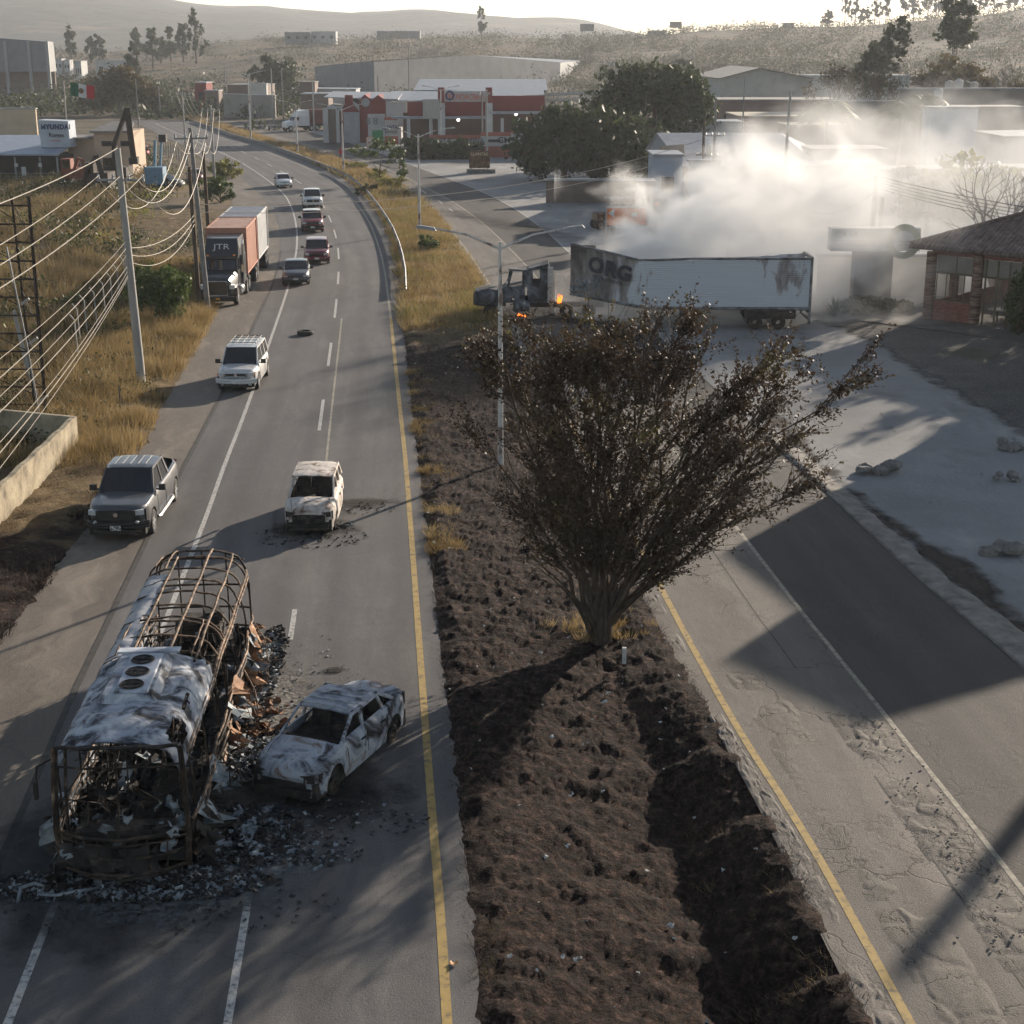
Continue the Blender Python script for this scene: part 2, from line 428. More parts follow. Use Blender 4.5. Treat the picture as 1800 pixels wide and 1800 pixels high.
ground_m = soil_mat('dry_soil', [((.085, .066, .046), (.15, .115, .08), .05), ((.045, .05, .03), .11, .48, .6), ((.19, .135, .075), .035, .52, .62), ((.028, .032, .02), .35, .56, .62)], bscale=1.5)
go = npmesh('ground', V, F, ground_m, kind='structure')
go.data.polygons.foreach_set('use_smooth', [True] * len(F))

# mountain range behind
hill_m = soil_mat('scrub_hillside', [((.04, .042, .036), (.075, .07, .056), .012), ((.03, .036, .024), .05, .5, .6), ((.15, .12, .085), .008, .55, .68)], bscale=.15)
def mountain(name, sky_px, Y0, depth, foot, mat, rough=6):
    P = []; ny = 26; xs = np.linspace(sky_px[0][0], sky_px[-1][0], 110)
    for i in range(ny + 1):
        t = i / ny; row = []
        for px in xs:
            top = ztop(px, np.interp(px, [s[0] for s in sky_px], [s[1] for s in sky_px]), Y0)
            y = Y0 - depth + depth * 1.5 * t
            x = (px - 900) / 2700 * y * 1.045
            prof = math.sin(min(1, t * 1.5) * math.pi / 2) ** 1.25 if t < .667 else max(0, 1 - ((t - .667) / .333) ** 2 * .8)
            z = foot + (top - foot) * prof + mnoise.noise(Vector((x / 160, y / 160, 1))) * rough * 1.8 * (1 - abs(2 * t - 1)) + mnoise.noise(Vector((x / 26, y / 50, 1))) * rough * .25 * prof
            row.append((x, y, z))
        P.append(row)
    return MB().grid(P).build(name, mat, smooth=60, kind='structure')
mountain('hills', [(-700, -60), (-200, -50), (0, -38), (200, -18), (330, -2), (400, 12), (450, 16), (500, 15), (560, 22), (640, 27), (700, 25), (760, 23), (820, 27), (900, 34), (960, 36), (1020, 41), (1060, 50), (1100, 58), (1180, 68), (1300, 80), (1700, 88)], 2600, 1300, 6, hill_m)

# ------------------------------------------------------------------ roads
asph_l = road_mat('worn_asphalt', (.080, .079, .081), (.118, .111, .106), (1.0, 2.6, 4.6, 6.2, 8.0), crack=.16, dust=.35, cscale=.22)
asph_r = road_mat('old_cracked_asphalt', (.108, .100, .092), (.145, .13, .115), (2.2, 3.9), crack=.6, dust=.5, seed=4, patch=.9, cscale=.34)
asph_d = road_mat('dark_asphalt', (.045, .042, .041), (.072, .065, .060), (1.2, 2.9), crack=.3, dust=.25, seed=9, cscale=.3)
shoulder_m = road_mat('dusty_shoulder', (.115, .102, .09), (.155, .135, .11), (), crack=.25, dust=.7, seed=2, patch=.8, cscale=.3)
off = lambda f, d: (lambda y: f(y) + d)
ribbon('shoulder', SH, off(LS, .15), 2, 330, 0.004, shoulder_m, 8, jl=.45, kind='structure')
ribbon('road', LS, LR, 2, 400, 0.012, asph_l, 10, jl=.10, jr=.10, kind='structure')
ribbon('frontage_road', RL, RC, 2, 430, 0.012, asph_r, 8, jl=.18, kind='structure')
ribbon('frontage_lane', off(RC, .0), RE, 2, 430, 0.008, asph_d, 8, jr=.12, kind='structure')
# yards beside the roads
dirt_pale = soil_mat('pale_dust', [((.20, .20, .20), (.29, .288, .285), .12), ((.15, .135, .12), .07, .57, .68), ((.36, .355, .34), .3, .56, .7, (1, .35, 1)), ((.12, .115, .11), 1.1, .62, .7, (1, .25, 1))], bscale=5, bump=.35)
grav = soil_mat('dark_gravel', [((.085, .08, .076), (.125, .118, .11), .5), ((.19, .18, .17), 6, .54, .64), ((.07, .078, .05), .1, .54, .65)], bscale=14, bump=.8, fade=1.3)
soot = soil_mat('dark_brown_earth', [((.030, .025, .022), (.060, .048, .040), .5), ((.09, .075, .065), 1.4, .56, .7)], bscale=8, bump=.7, fade=1.0)  # plain dark brown earth for the strip beside the frontage lane
YE = path([(2300, 1180), (1960, 930), (1800, 770), (1640, 680), (1500, 590), (1440, 570), (1330, 520)])
YF = path([(2200, 1500), (1880, 1180), (1800, 1060), (1720, 985), (1560, 905), (1440, 790), (1350, 700), (1300, 640)])
ribbon('dirt_lot', off(RE, .05), lambda y: RE(y) + 60 + 0 * y, 2, 300, 0.0, dirt_pale, 10, kind='structure')
ribbon('dark_verge', off(RE, .5), YF, 18, 66, 0.006, soot, 18,  kind='structure')
ribbon('gravel_yard', YE, lambda y: YE(y) + 40, 40, 88, 0.01, grav, 44,  kind='structure')
kerb_m = M('dusty_concrete', [(.3, (.09, .08, .07)), (.5, (.19, .175, .155)), (.7, (.27, .25, .22))], 1.6, .95, bump=.6, bscale=9, detail=9)
# kerb strip on the outer side of the frontage lane
KB = []
for y in rows(18, 60):
    x = float(RE(y)); q = mnoise.noise(Vector((y * .6, 3, 0))); w = .35 + .5 * float(sstep(50, 34, y)) + .35 * q
    KB.append([(x - .04 + .05 * q, y, 0.0), (x + .05 * mnoise.noise(Vector((y * 3, 0, 0))), y, .07), (x + w * .5, y, .10 + .05 * q), (x + w, y, .05), (x + w + .5, y, -0.01)])
MB().grid(KB).build('kerb', kerb_m, smooth=50, kind='structure')

# ------------------------------------------------------------------ painted lines
white_p = M('worn_white_paint', [(.36, (.16, .155, .15)), (.5, (.42, .41, .39)), (.8, (.52, .51, .49))], 9, .8, detail=8)
yel_p = M('worn_yellow_paint', [(.32, (.13, .11, .075)), (.48, (.34, .235, .08)), (.8, (.42, .30, .11))], 5, .8, detail=8)
pale_p = M('faded_cream_paint', [(.36, (.15, .14, .12)), (.55, (.30, .27, .21)), (.8, (.40, .37, .31))], 5, .8, detail=8)
def stripe(mb, f, y0, y1, w, z=.017, fd=None):
    Y = rows(y0, y1, .01, .3); P = []
    for y in Y:
        x = float(f(y)); P.append([(x - w / 2, y, z), (x + w / 2, y, z)])
    mb.grid(P)
YP = lambda py: G(900, py).y
mb = MB(); stripe(mb, LE, 2, 330, .15); mb.build('edge_marking', white_p, kind='structure')
mb = MB(); stripe(mb, LY, 2, YP(560), .17); mb.build('yellow_marking', yel_p, kind='structure')
mb = MB(); stripe(mb, LY, YP(560) + .02, 380, .15); mb.build('cream_marking', pale_p, kind='structure')
mb = MB()
d = 21.5 - 12 * 2
for a, b_ in ((2000, 1562), (1125, 1072), (757, 703), (644, 603), (559, 526), (500, 478), (456, 436), (419, 404), (391, 379), (366, 356), (342, 333), (323, 315), (306, 300), (293, 288), (281, 277), (270, 266), (260, 257)):
    stripe(mb, LC, YP(a), YP(b_), .14)
mb.build('lane_marking', white_p, kind='structure')
mb = MB(); stripe(mb, off(LC, .42), YP(900), YP(560), .09, .016); mb.build('sealed_crack', pale_p, kind='structure')
mb = MB(); stripe(mb, off(LS, .02), 22, 120, .16, .0165); mb.build('pavement_seam', M('tar_seam', [(.3, (.02, .019, .018)), (.62, (.06, .055, .05))], 3, .8), kind='structure')
mb = MB(); stripe(mb, RY, 2, 70, .17); mb.build('yellow_marking', yel_p, kind='structure')
mb = MB(); stripe(mb, RY, 70.05, 190, .14); mb.build('cream_marking', pale_p, kind='structure')
mb = MB(); stripe(mb, RC, 2, 240, .12); mb.build('joint_marking', pale_p, kind='structure')
mb = MB(); stripe(mb, RE, 95, 260, .12); mb.build('edge_marking', white_p, kind='structure')
mb = MB(); stripe(mb, off(RC, -1.25), 12, 30, .05, .0175); stripe(mb, off(RC, -1.3), 36, 60, .03, .0175); mb.build('pavement_seam', MATS['tar_seam'], kind='structure')
mb = MB()
for a, b_ in ((340, 333), (358, 353), (372, 367)):
    stripe(mb, lambda y: RY(y) * .45 + RC(y) * .55, YP(a), YP(b_), .14)
mb.build('lane_marking', white_p, kind='structure')
# ------------------------------------------------------------------ the strip of earth between the roads
def verge_mat(name, burnt_c, dry_c, ysplit, yw):
    m = bpy.data.materials.new(name); m.use_nodes = True; n, l = nt(m); b = n['Principled BSDF']
    tc = n.new('ShaderNodeTexCoord'); sep = n.new('ShaderNodeSeparateXYZ'); l.new(tc.outputs['Object'], sep.inputs[0])
    def nz(s, d=6, r=.65, off=0):
        q = n.new('ShaderNodeMapping'); q.inputs['Location'].default_value = (off, off, off); l.new(tc.outputs['Object'], q.inputs[0])
        t = n.new('ShaderNodeTexNoise'); t.inputs['Scale'].default_value = s; t.inputs['Detail'].default_value = d; t.inputs['Roughness'].default_value = r
        l.new(q.outputs[0], t.inputs['Vector']); return t.outputs['Fac']
    rb = ramp(n, burnt_c); l.new(nz(4.5, 11, .8), rb.inputs['Fac'])
    rd = ramp(n, dry_c); l.new(nz(1.1, 9, .75, 5), rd.inputs['Fac'])
    a = n.new('ShaderNodeMath'); a.operation = 'MULTIPLY_ADD'; l.new(nz(.35, 5, .6, 9), a.inputs[0]); a.inputs[1].default_value = yw * 3; l.new(sep.outputs[1], a.inputs[2])
    q = n.new('ShaderNodeMapRange'); q.inputs[1].default_value = ysplit + yw; q.inputs[2].default_value = ysplit + yw * 1.5; l.new(a.outputs[0], q.inputs[0])
    x = n.new('ShaderNodeMix'); x.data_type = 'RGBA'; l.new(q.outputs[0], x.inputs[0]); l.new(rb.outputs[0], x.inputs[6]); l.new(rd.outputs[0], x.inputs[7])
    l.new(x.outputs[2], b.inputs['Base Color']); b.inputs['Roughness'].default_value = .95; b.inputs['Specular IOR Level'].default_value = .12
    bp = n.new('ShaderNodeBump'); bp.inputs['Strength'].default_value = 1.0; bp.inputs['Distance'].default_value = .12
    l.new(nz(7, 8, .7, 2), bp.inputs['Height']); l.new(bp.outputs[0], b.inputs['Normal'])
    return m
BURNT = [(.38, (.006, .005, .004)), (.48, (.016, .011, .010)), (.55, (.042, .025, .020)), (.62, (.095, .060, .047)), (.70, (.20, .15, .12))]
DRYG = [(.30, (.045, .042, .022)), (.5, (.14, .10, .055)), (.7, (.24, .18, .10))]
median_m = verge_mat('burnt_grass_earth', BURNT, DRYG, 82, 4)
def median_z(x, y, L_, R_):
    """the strip falls away to a ditch along the higher frontage road"""
    q = mnoise.noise(Vector((y * .45, 3.3, x * .2))) + .5 * mnoise.noise(Vector((y * 1.6, 8.1, x * .5)))
    D = (.95 + .4 * q) * float(sstep(37, 25, y)) + .25 * float(sstep(60, 40, y)); R_ = R_ + .35 * q; t = (x - L_) / max(.5, R_ - 1.5 - L_)
    return -D * (min(1, max(0, t)) ** 1.2 if t < 1 else max(0.0, 1 - max(0, (x - (R_ - 1.5)) / 1.5) ** .8))
def bumpy(name, fl, fr, y0, y1, mat, nu, amp, f=.005, m=.14, seed=0, edge=.5, lift=0.02):
    Y = rows(y0, y1, f, m); L, Rr = fl(Y), fr(Y); V = []
    for i, y in enumerate(Y):
        jl = .14 * mnoise.noise(Vector((y * 1.7, seed, 0))) + .07 * mnoise.noise(Vector((y * 6, seed, 3)))
        jr = .16 * mnoise.noise(Vector((y * 1.7, seed, 8))) + .08 * mnoise.noise(Vector((y * 6, seed, 7)))
        for j in range(nu + 1):
            t = j / nu; x = (L[i] - .1 + jl) * (1 - t) + (Rr[i] + .1 + jr) * t
            e = min(1, min(t, 1 - t) * (Rr[i] - L[i]) / edge)
            p = Vector((x, y, seed))
            z = mnoise.noise(p * .8) * .6 + mnoise.noise(p * 2.6) * .45 + abs(mnoise.noise(p * 6)) * .6 + abs(mnoise.noise(p * 13)) * .3
            V.append((x, y, lift + e * (.10 + amp * z) - (1 - e) * .03 + (median_z(x, y, L[i], Rr[i]) if seed == 0 else 0)))
    n = nu + 1
    F = [(i * n + j, i * n + j + 1, (i + 1) * n + j + 1, (i + 1) * n + j) for i in range(len(Y) - 1) for j in range(nu)]
    return npmesh(name, V, F, mat, kind='structure')
bumpy('median_ground', LR, RL, 6, 130, median_m, 100, .17, .004, .11)
bumpy('median_ground', LR, RL, 130.1, 385, median_m, 8, .1, .01, .5, 3)
# verge on the far side of the shoulder: burnt near, dry gold beyond
verge_m = verge_mat('verge_earth', BURNT, DRYG, 48, 4)
bumpy('verge_ground', off(SH, -12), off(SH, .1), 22, 150, verge_m, 46, .2, .007, .2, 21, 1.0)

# ------------------------------------------------------------------ grass, leaf clouds
def blade_mesh(name, pts, h, spread, nb, width, mat, lean=.5, **tags):
    pts = np.asarray(pts, float); N = len(pts)
    if np.isscalar(h): h = np.full(N, h)
    B = np.repeat(pts, nb, 0); H = np.repeat(h, nb) * RNG.uniform(.45, 1.1, N * nb)
    a = RNG.uniform(0, 2 * np.pi, N * nb); r = np.sqrt(RNG.uniform(0, 1, N * nb)) * spread * (.4 + np.repeat(h, nb) / max(h.max(), .01))
    base = B + np.c_[np.cos(a) * r, np.sin(a) * r, np.zeros(N * nb)]
    a2 = a + RNG.normal(0, .8, N * nb); ln = lean * H * RNG.uniform(.2, 1.2, N * nb)
    tip = base + np.c_[np.cos(a2) * ln, np.sin(a2) * ln, H]
    s = RNG.uniform(0, 2 * np.pi, N * nb); w = width * RNG.uniform(.6, 1.4, N * nb)
    d = np.c_[np.cos(s) * w, np.sin(s) * w, np.zeros(N * nb)]
    V = np.stack([base - d, base + d, tip], 1).reshape(-1, 3)
    return npmesh(name, V, np.arange(len(V)).reshape(-1, 3), mat, **tags)
def leaf_cloud(P, size, flatness=1.0, jitter=.5):
    """quads of random attitude at points P"""
    N = len(P); a = RNG.normal(size=(N, 3)); a[:, 2] *= flatness; a /= np.linalg.norm(a, axis=1)[:, None]
    b = np.cross(a, RNG.normal(size=(N, 3))); b /= np.linalg.norm(b, axis=1)[:, None]
    s = size * RNG.uniform(1 - jitter, 1 + jitter, N)[:, None]
    V = np.stack([P - a * s, P + b * s * .55, P + a * s, P - b * s * .55], 1).reshape(-1, 3)
    return V, np.arange(len(V)).reshape(-1, 4)
def blob_pts(blobs, n):
    """points clustered into clumps spread through a set of ellipsoids (cx,cy,cz,rx,ry,rz)"""
    out = []; vol = np.array([b[3] * b[4] * b[5] for b in blobs]) ** .67; vol /= vol.sum()
    for b, v in zip(blobs, vol):
        k = max(6, int(n * v)); nc = max(5, k // 26)
        d = RNG.normal(size=(nc, 3)); d /= np.linalg.norm(d, axis=1)[:, None]
        rr = RNG.uniform(.45, 1.0, nc)[:, None] ** .6
        c = np.array(b[:3]) + d * rr * np.array(b[3:6])
        i = RNG.integers(0, nc, k)
        out.append(c[i] + RNG.normal(size=(k, 3)) * np.array(b[3:6]) * .15)
    return np.concatenate(out)
def crown(name, blobs, n, size, mat, parent=None, **k):
    V, F = leaf_cloud(blob_pts(blobs, n), size)
    return npmesh(name, V, F, mat, parent, **k)
leaf_dark = M('dark_olive_leaf', [(.3, (.022, .030, .014)), (.55, (.045, .058, .022)), (.75, (.085, .10, .032))], .9, .6, spec=.3, trans=.3, detail=3)
leaf_green = M('green_leaf', [(.3, (.035, .06, .018)), (.7, (.10, .13, .035))], 1.2, .6, spec=.3, trans=.35, detail=3)
leaf_yel = M('yellow_green_leaf', [(.3, (.09, .10, .03)), (.7, (.26, .24, .06))], 1.0, .6, spec=.3, trans=.4, detail=3)
leaf_rust = M('rust_brown_leaf', [(.3, (.05, .038, .02)), (.55, (.10, .075, .03)), (.75, (.15, .13, .045))], .8, .7, spec=.2, trans=.3, detail=3)
leaf_grey = M('grey_green_leaf', [(.3, (.055, .058, .04)), (.7, (.10, .10, .068))], .5, .7, spec=.2, trans=.3, detail=3)
twig_m = M('grey_twig', [(.3, (.07, .055, .045)), (.7, (.14, .11, .09))], 3, .9)
bark = M('brown_bark', [(.3, (.045, .032, .024)), (.7, (.105, .075, .055))], 6, .9, bump=.5, stretch=(1, 1, .25))
straw = M('dry_straw', [(.3, (.12, .09, .035)), (.42, (.23, .16, .07)), (.55, (.34, .25, .12)), (.75, (.42, .33, .18))], .55, .8, spec=.2, trans=.35, detail=7)
straw_b = M('brown_straw', [(.34, (.06, .048, .026)), (.47, (.16, .12, .06)), (.56, (.27, .20, .10)), (.7, (.38, .30, .16))], .22, .8, spec=.2, trans=.3, detail=7)
char_s = M('charred_straw', [(.35, (.014, .011, .010)), (.5, (.06, .042, .034)), (.6, (.16, .115, .09)), (.72, (.30, .23, .17))], 1.3, .9, spec=.15, detail=7)

def scatter(fl, fr, y0, y1, n, dens=None, bias=1.0):
    y = y0 + (y1 - y0) * RNG.uniform(0, 1, n * 3) ** bias
    L, Rr = fl(y), fr(y); t = RNG.uniform(0, 1, n * 3)
    x = L + (Rr - L) * t
    if dens is not None:
        k = np.array([dens(a, b) for a, b in zip(x, y)]) > RNG.uniform(0, 1, n * 3)
        x, y = x[k], y[k]
    P = np.c_[x[:n], y[:n], np.full(min(n, len(x)), .03)]
    if fl is LR: P[:, 2] += [median_z(a, b, float(LR(b)), float(RL(b))) for a, b in P[:, :2]]
    return P
nzd = lambda s, th, sh=0: (lambda x, y: np.clip((mnoise.noise(Vector((x / s + sh, y / s, 4))) - th) * 5, 0.03, 1))
# charred stubble on the burnt strip
P = scatter(LR, RL, 18, 86, 15000, nzd(1.2, -.2)); blade_mesh('charred_stubble', P, RNG.uniform(.05, .15, len(P)), .16, 13, .005, char_s, 1.5, kind='stuff')
P = scatter(LR, RL, 19, 30, 150, nzd(1.0, .15)); blade_mesh('dead_grass', P, RNG.uniform(.12, .3, len(P)), .22, 26, .004, straw_b, 1.7, kind='stuff')
P = scatter(LR, RL, 24, 74, 260, nzd(1.5, .25, 9)); blade_mesh('dead_grass', P, RNG.uniform(.12, .25, len(P)), .18, 18, .006, straw, 1.4, kind='stuff')
P = scatter(LR, RL, 84, 150, 2700, nzd(3, -.35)); blade_mesh('dry_grass', P, RNG.uniform(.35, .8, len(P)), .32, 16, .018, straw, .7, kind='stuff')
P = scatter(LR, RL, 150, 380, 2600, nzd(5, -.3)); blade_mesh('dry_grass', P, RNG.uniform(.5, 1.0, len(P)), .5, 12, .04, straw, .7, kind='stuff')
P = scatter(LR, off(LR, 1.0), 45, 74, 500, nzd(1.5, .1, 2)); blade_mesh('dry_grass', P, RNG.uniform(.1, .3, len(P)), .2, 20, .009, straw, 1.0, kind='stuff')
# left verge
P = scatter(off(SH, -5.5), off(SH, -.2), 55, 112, 3600, nzd(2.2, -.35)); blade_mesh('dry_grass', P, RNG.uniform(.4, 1.05, len(P)), .42, 18, .015, straw, .7, kind='stuff')
P = scatter(off(SH, -6), off(SH, .1), 30, 56, 1800, nzd(1.5, -.1)); blade_mesh('charred_stubble', P, RNG.uniform(.08, .3, len(P)), .25, 16, .010, char_s, 1.1, kind='stuff')
P = scatter(off(SH, -12), off(SH, -5), 60, 112, 2600, nzd(3, -.2, 5)); blade_mesh('dry_grass', P, RNG.uniform(.5, 1.2, len(P)), .5, 14, .022, straw_b, .7, kind='stuff')
P = scatter(off(SH, -45), off(SH, -9), 70, 235, 9500, nzd(5, -.25, 3)); blade_mesh('brown_grass', P, RNG.uniform(.5, 1.3, len(P)), .8, 12, .035, straw_b, .7, kind='stuff')
P = scatter(off(SH, -40), off(SH, -8), 75, 235, 900, nzd(6, .12, 1)); blade_mesh('dry_grass', P, RNG.uniform(.5, 1.2, len(P)), .7, 14, .035, straw, .7, kind='stuff')
# low scrub in the field, one mass nobody could count
P = scatter(off(SH, -42), off(SH, -7), 66, 235, 850, nzd(7, .05, 8)); P[:, 2] += RNG.uniform(.1, .9, len(P))
P = np.repeat(P, 34, 0) + RNG.normal(size=(len(P) * 34, 3)) * (.75, .75, .38); P[:, 2] = np.abs(P[:, 2]) + .03
V, F = leaf_cloud(P, .13); npmesh('undergrowth', V, F, leaf_dark, kind='stuff')
P = scatter(off(SH, -42), off(SH, -5), 78, 235, 260, nzd(7, .1, 2)); P[:, 2] += RNG.uniform(.1, .7, len(P))
P = np.repeat(P, 34, 0) + RNG.normal(size=(len(P) * 34, 3)) * (.7, .7, .35); P[:, 2] = np.abs(P[:, 2]) + .03
V, F = leaf_cloud(P, .13); npmesh('undergrowth', V, F, leaf_yel, kind='stuff')
# scrub over the far fields and the ridge
def far_scrub(name, x0, x1, y0, y1, n, r, mat, sh, th, nq=16, q=.35):
    px = RNG.uniform(x0, x1, n); y = np.exp(RNG.uniform(math.log(y0), math.log(y1), n)); x = (px - 900) / 2700 * y * 1.045
    k = np.array([mnoise.noise(Vector((a / 45 + sh, b / 60, 3))) for a, b in zip(x, y)]) > th
    x, y = x[k], y[k]; z = np.array([float(terrain(a, b)) + (NV(a, b, 60) * 2.5 * float(sstep(380, 650, b)) if b > 380 else 0) for a, b in zip(x, y)])
    rr = r * RNG.uniform(.5, 1.4, len(x)) * (y / 500) ** .3
    P = np.repeat(np.c_[x, y, z + rr * .5], nq, 0) + RNG.normal(size=(len(x) * nq, 3)) * np.repeat(rr, nq)[:, None] * (.7, .7, .45)
    V, F = leaf_cloud(P, q); return npmesh(name, V, F, mat, kind='stuff')
far_scrub('scrubland', -150, 1950, 360, 900, 3200, 2.4, leaf_grey, 0, -.05, 34, .34)
far_scrub('scrubland', 980, 1950, 430, 900, 2600, 2.8, leaf_grey, 7, -.08, 34, .36)
far_scrub('scrubland', -100, 560, 300, 560, 1100, 2.4, leaf_dark, 3, 0, 16, .6)
far_scrub('scrubland', 500, 1300, 520, 880, 1300, 2.6, leaf_grey, 5, .0, 34, .34)

# ------------------------------------------------------------------ trees and bushes that stand alone
def tree(name, label, px, py, h, blobs, n, leaf, mat, cat='tree', group=None, trunk=.25, base=None, limbs=5, bmat=None, tmat=None, part='crown'):
    p = base if base is not None else G(px, py)
    t = thing(name, label, cat, p, 0, group)
    tb = MB(); top = Vector((RNG.normal() * .2, RNG.normal() * .2, h * .5))
    tb.tube([(0, 0, -.1), (RNG.normal() * .1, 0, h * .25), top], [trunk, trunk * .75, trunk * .45], 7)
    for b in blobs[:limbs * 2]:
        c = Vector(b[:3]); s = Vector((0, 0, h * random.uniform(.2, .42)))
        tb.tube([s, s.lerp(c, .5) + Vector((0, 0, -.1 * h)) * random.uniform(0, .5), c, c + Vector((RNG.normal() * b[3] * .4, RNG.normal() * b[4] * .4, b[5] * .6))], [trunk * .45, trunk * .3, trunk * .16, .01], 5)
    tb.build('trunk', tmat or bark, t, smooth=60)
    crown(part, blobs, n, leaf, mat, t)
    return t
def blobs_round(h, r, k=7, low=.35, flat=.75):
    out = []
    for i in range(k):
        a = i * 2.4; q = r * random.uniform(.3, .75)
        out.append((math.cos(a) * q, math.sin(a) * q, h * random.uniform(low + .15, .85), r * random.uniform(.38, .6), r * random.uniform(.38, .6), r * flat * random.uniform(.38, .6)))
    return out
def bush(name, label, px, py, w, h, n, leaf, mat, group=None, base=None):
    p = base if base is not None else G(px, py)
    t = thing(name, label, 'bush', p, 0, group)
    bl = [(RNG.normal() * w * .22, RNG.normal() * w * .22, h * random.uniform(.3, .7), w * .3, w * .3, h * .3) for _ in range(6)]
    P = blob_pts(bl, n); P[:, 2] = np.abs(P[:, 2]) + .02
    V, F = leaf_cloud(P, leaf); npmesh('foliage', V, F, mat, t)
    sb = MB()
    for b in bl: sb.tube([(0, 0, -.05), (b[0] * .5, b[1] * .5, b[2] * .5), b[:3]], [.05, .035, .01], 5)
    sb.build('stem', bark, t); return t
P = scatter(LR, RL, 86, 200, 1300, nzd(4, .08, 6)); blade_mesh('green_grass', P, RNG.uniform(.3, .8, len(P)), .4, 14, .02, leaf_yel, .7, kind='stuff')
P = scatter(off(SH, -8), off(SH, -1), 58, 130, 500, nzd(3, .1, 6)); P[:, 2] += .25; P = np.repeat(P, 30, 0) + RNG.normal(size=(len(P) * 30, 3)) * (.4, .4, .22); P[:, 2] = np.abs(P[:, 2]) + .03
V, F = leaf_cloud(P, .07); npmesh('undergrowth', V, F, leaf_dark, kind='stuff')
# the big shrub-like tree in the middle of the burnt strip
tb = G(1055, 1125); T0 = thing('vase_shaped_tree', 'large many-stemmed thorny tree fanning up from the burnt median', 'tree', (tb.x, tb.y, .08))
stems = MB(); twigs = MB(); leafP = []
rnd = random.Random(5)
def bez(a, b, c, k):
    return [a.lerp(b, i / k).lerp(b.lerp(c, i / k), i / k) for i in range(k + 1)]
ns = 26
for i in range(ns):
    u = (i + .5) / ns; dx = -3.5 + 9.7 * u + rnd.uniform(-.4, .4); dy = rnd.uniform(-2.9, 2.9) * (1 - abs(u - .5) * .8)
    hh = 8.3 - .05 * (dx - .6) ** 2 + rnd.uniform(-.9, .5)
    if abs(dx - 1) > 3 and rnd.random() < .4: hh *= .72
    b0 = Vector((dx * .024 + rnd.uniform(-.05, .05), dy * .04 + rnd.uniform(-.06, .06), rnd.uniform(.1, .7))); tip = Vector((dx * .93, dy, hh))
    midp = Vector((dx * .32, dy * .30, hh * .42))
    pts = bez(b0, midp, tip, 9)
    pts = [p + Vector((rnd.gauss(0, .07), rnd.gauss(0, .07), rnd.gauss(0, .03))) * (j > 0) * (1 + j * .22) for j, p in enumerate(pts)]
    r0 = rnd.uniform(.05, .085)
    stems.tube(pts, [r0 * (1 - .88 * j / 9) + .006 for j in range(10)], 7)
    for k in range(20):
        t = rnd.uniform(.17, .97); q = pts[min(8, int(t * 9))].lerp(pts[min(9, int(t * 9) + 1)], t * 9 % 1)
        tang = (pts[min(9, int(t * 9) + 1)] - pts[max(0, int(t * 9) - 1)]).normalized()
        outw = Vector((dx + rnd.gauss(0, 2.2), dy + rnd.gauss(0, 2.4), 0)); outw = outw.normalized() if outw.length > .01 else Vector((1, 0, 0))
        d = (tang * .85 + outw * .75 + Vector((0, 0, rnd.uniform(-.12, .3)))).normalized()
        L = (1.0 - t * .5) * rnd.uniform(.9, 2.4)
        bp = bez(q, q + d * L * .5 + Vector((0, 0, .05)), q + d * L + Vector((0, 0, rnd.uniform(-.05, .35) * L)), 4)
        twigs.tube(bp, [.018, .015, .012, .009, .004], 4, cap=False)
        for m_ in range(9):
            tt = rnd.uniform(.15, 1); s = bp[min(3, int(tt * 4))].lerp(bp[min(4, int(tt * 4) + 1)], tt * 4 % 1)
            d2 = (d * .8 + Vector((rnd.gauss(0, .5), rnd.gauss(0, .5), rnd.gauss(.15, .35)))).normalized(); l2 = rnd.uniform(.35, 1.05)
            e = s + d2 * l2; mdp = s.lerp(e, .5) + Vector((0, 0, rnd.uniform(-.04, .06)))
            twigs.tube([s, mdp, e], [.009, .007, .004], 3, cap=False)
            if mnoise.noise(Vector((e.x * .7, e.y * .7, e.z * .7))) < -.42: continue
            n_l = 26 if (e.z > 6.0 + rnd.gauss(0, .5)) else 9
            for q_ in range(n_l):
                w = rnd.uniform(.1, 1.05); c = s.lerp(mdp, w * 2) if w < .5 else mdp.lerp(e, w * 2 - 1)
                leafP.append(c + Vector((rnd.gauss(0, .05), rnd.gauss(0, .05), rnd.gauss(0, .045))))
for i in range(5):
    a = rnd.uniform(0, 6.28); pts = bez(Vector((math.cos(a) * .25, math.sin(a) * .2, -.1)), Vector((math.cos(a) * .5, math.sin(a) * .3, 1.2)), Vector((math.cos(a) * 1.4 - .5, math.sin(a) * .8, rnd.uniform(2, 3.2))), 5)
    stems.tube(pts, [.05, .045, .035, .03, .02, .008], 5)
stems.tube([(.02, 0, -.15), (.0, 0, .3), (.06, 0, .95), (.12, .02, 1.5)], [.25, .16, .14, .09], 10); stems.tube([(-.12, .05, -.15), (-.16, .05, .5), (-.3, .08, 1.4)], [.12, .09, .06], 8); stems.tube([(.2, 0, -.1), (.24, 0, .6), (.42, .05, 1.5)], [.11, .09, .06], 8)
stems.build('trunk', bark, T0, smooth=60); twigs.build('branches', bark, T0)
leafP = np.array([tuple(p) for p in leafP])
leaf_main = M('small_olive_leaf', [(.30, (.022, .014, .010)), (.5, (.052, .034, .020)), (.60, (.080, .062, .028)), (.72, (.18, .17, .05))], .55, .6, spec=.3, trans=.32, detail=5)
V, F = leaf_cloud(leafP, .044); npmesh('crown', V, F, leaf_main, T0)
P = np.c_[RNG.normal(-.1, .6, 34) + tb.x, RNG.normal(.5, .5, 34) + tb.y, np.full(34, .08)]
blade_mesh('dry_grass', P, RNG.uniform(.12, .34, 34), .16, 36, .008, straw, .8, kind='stuff')

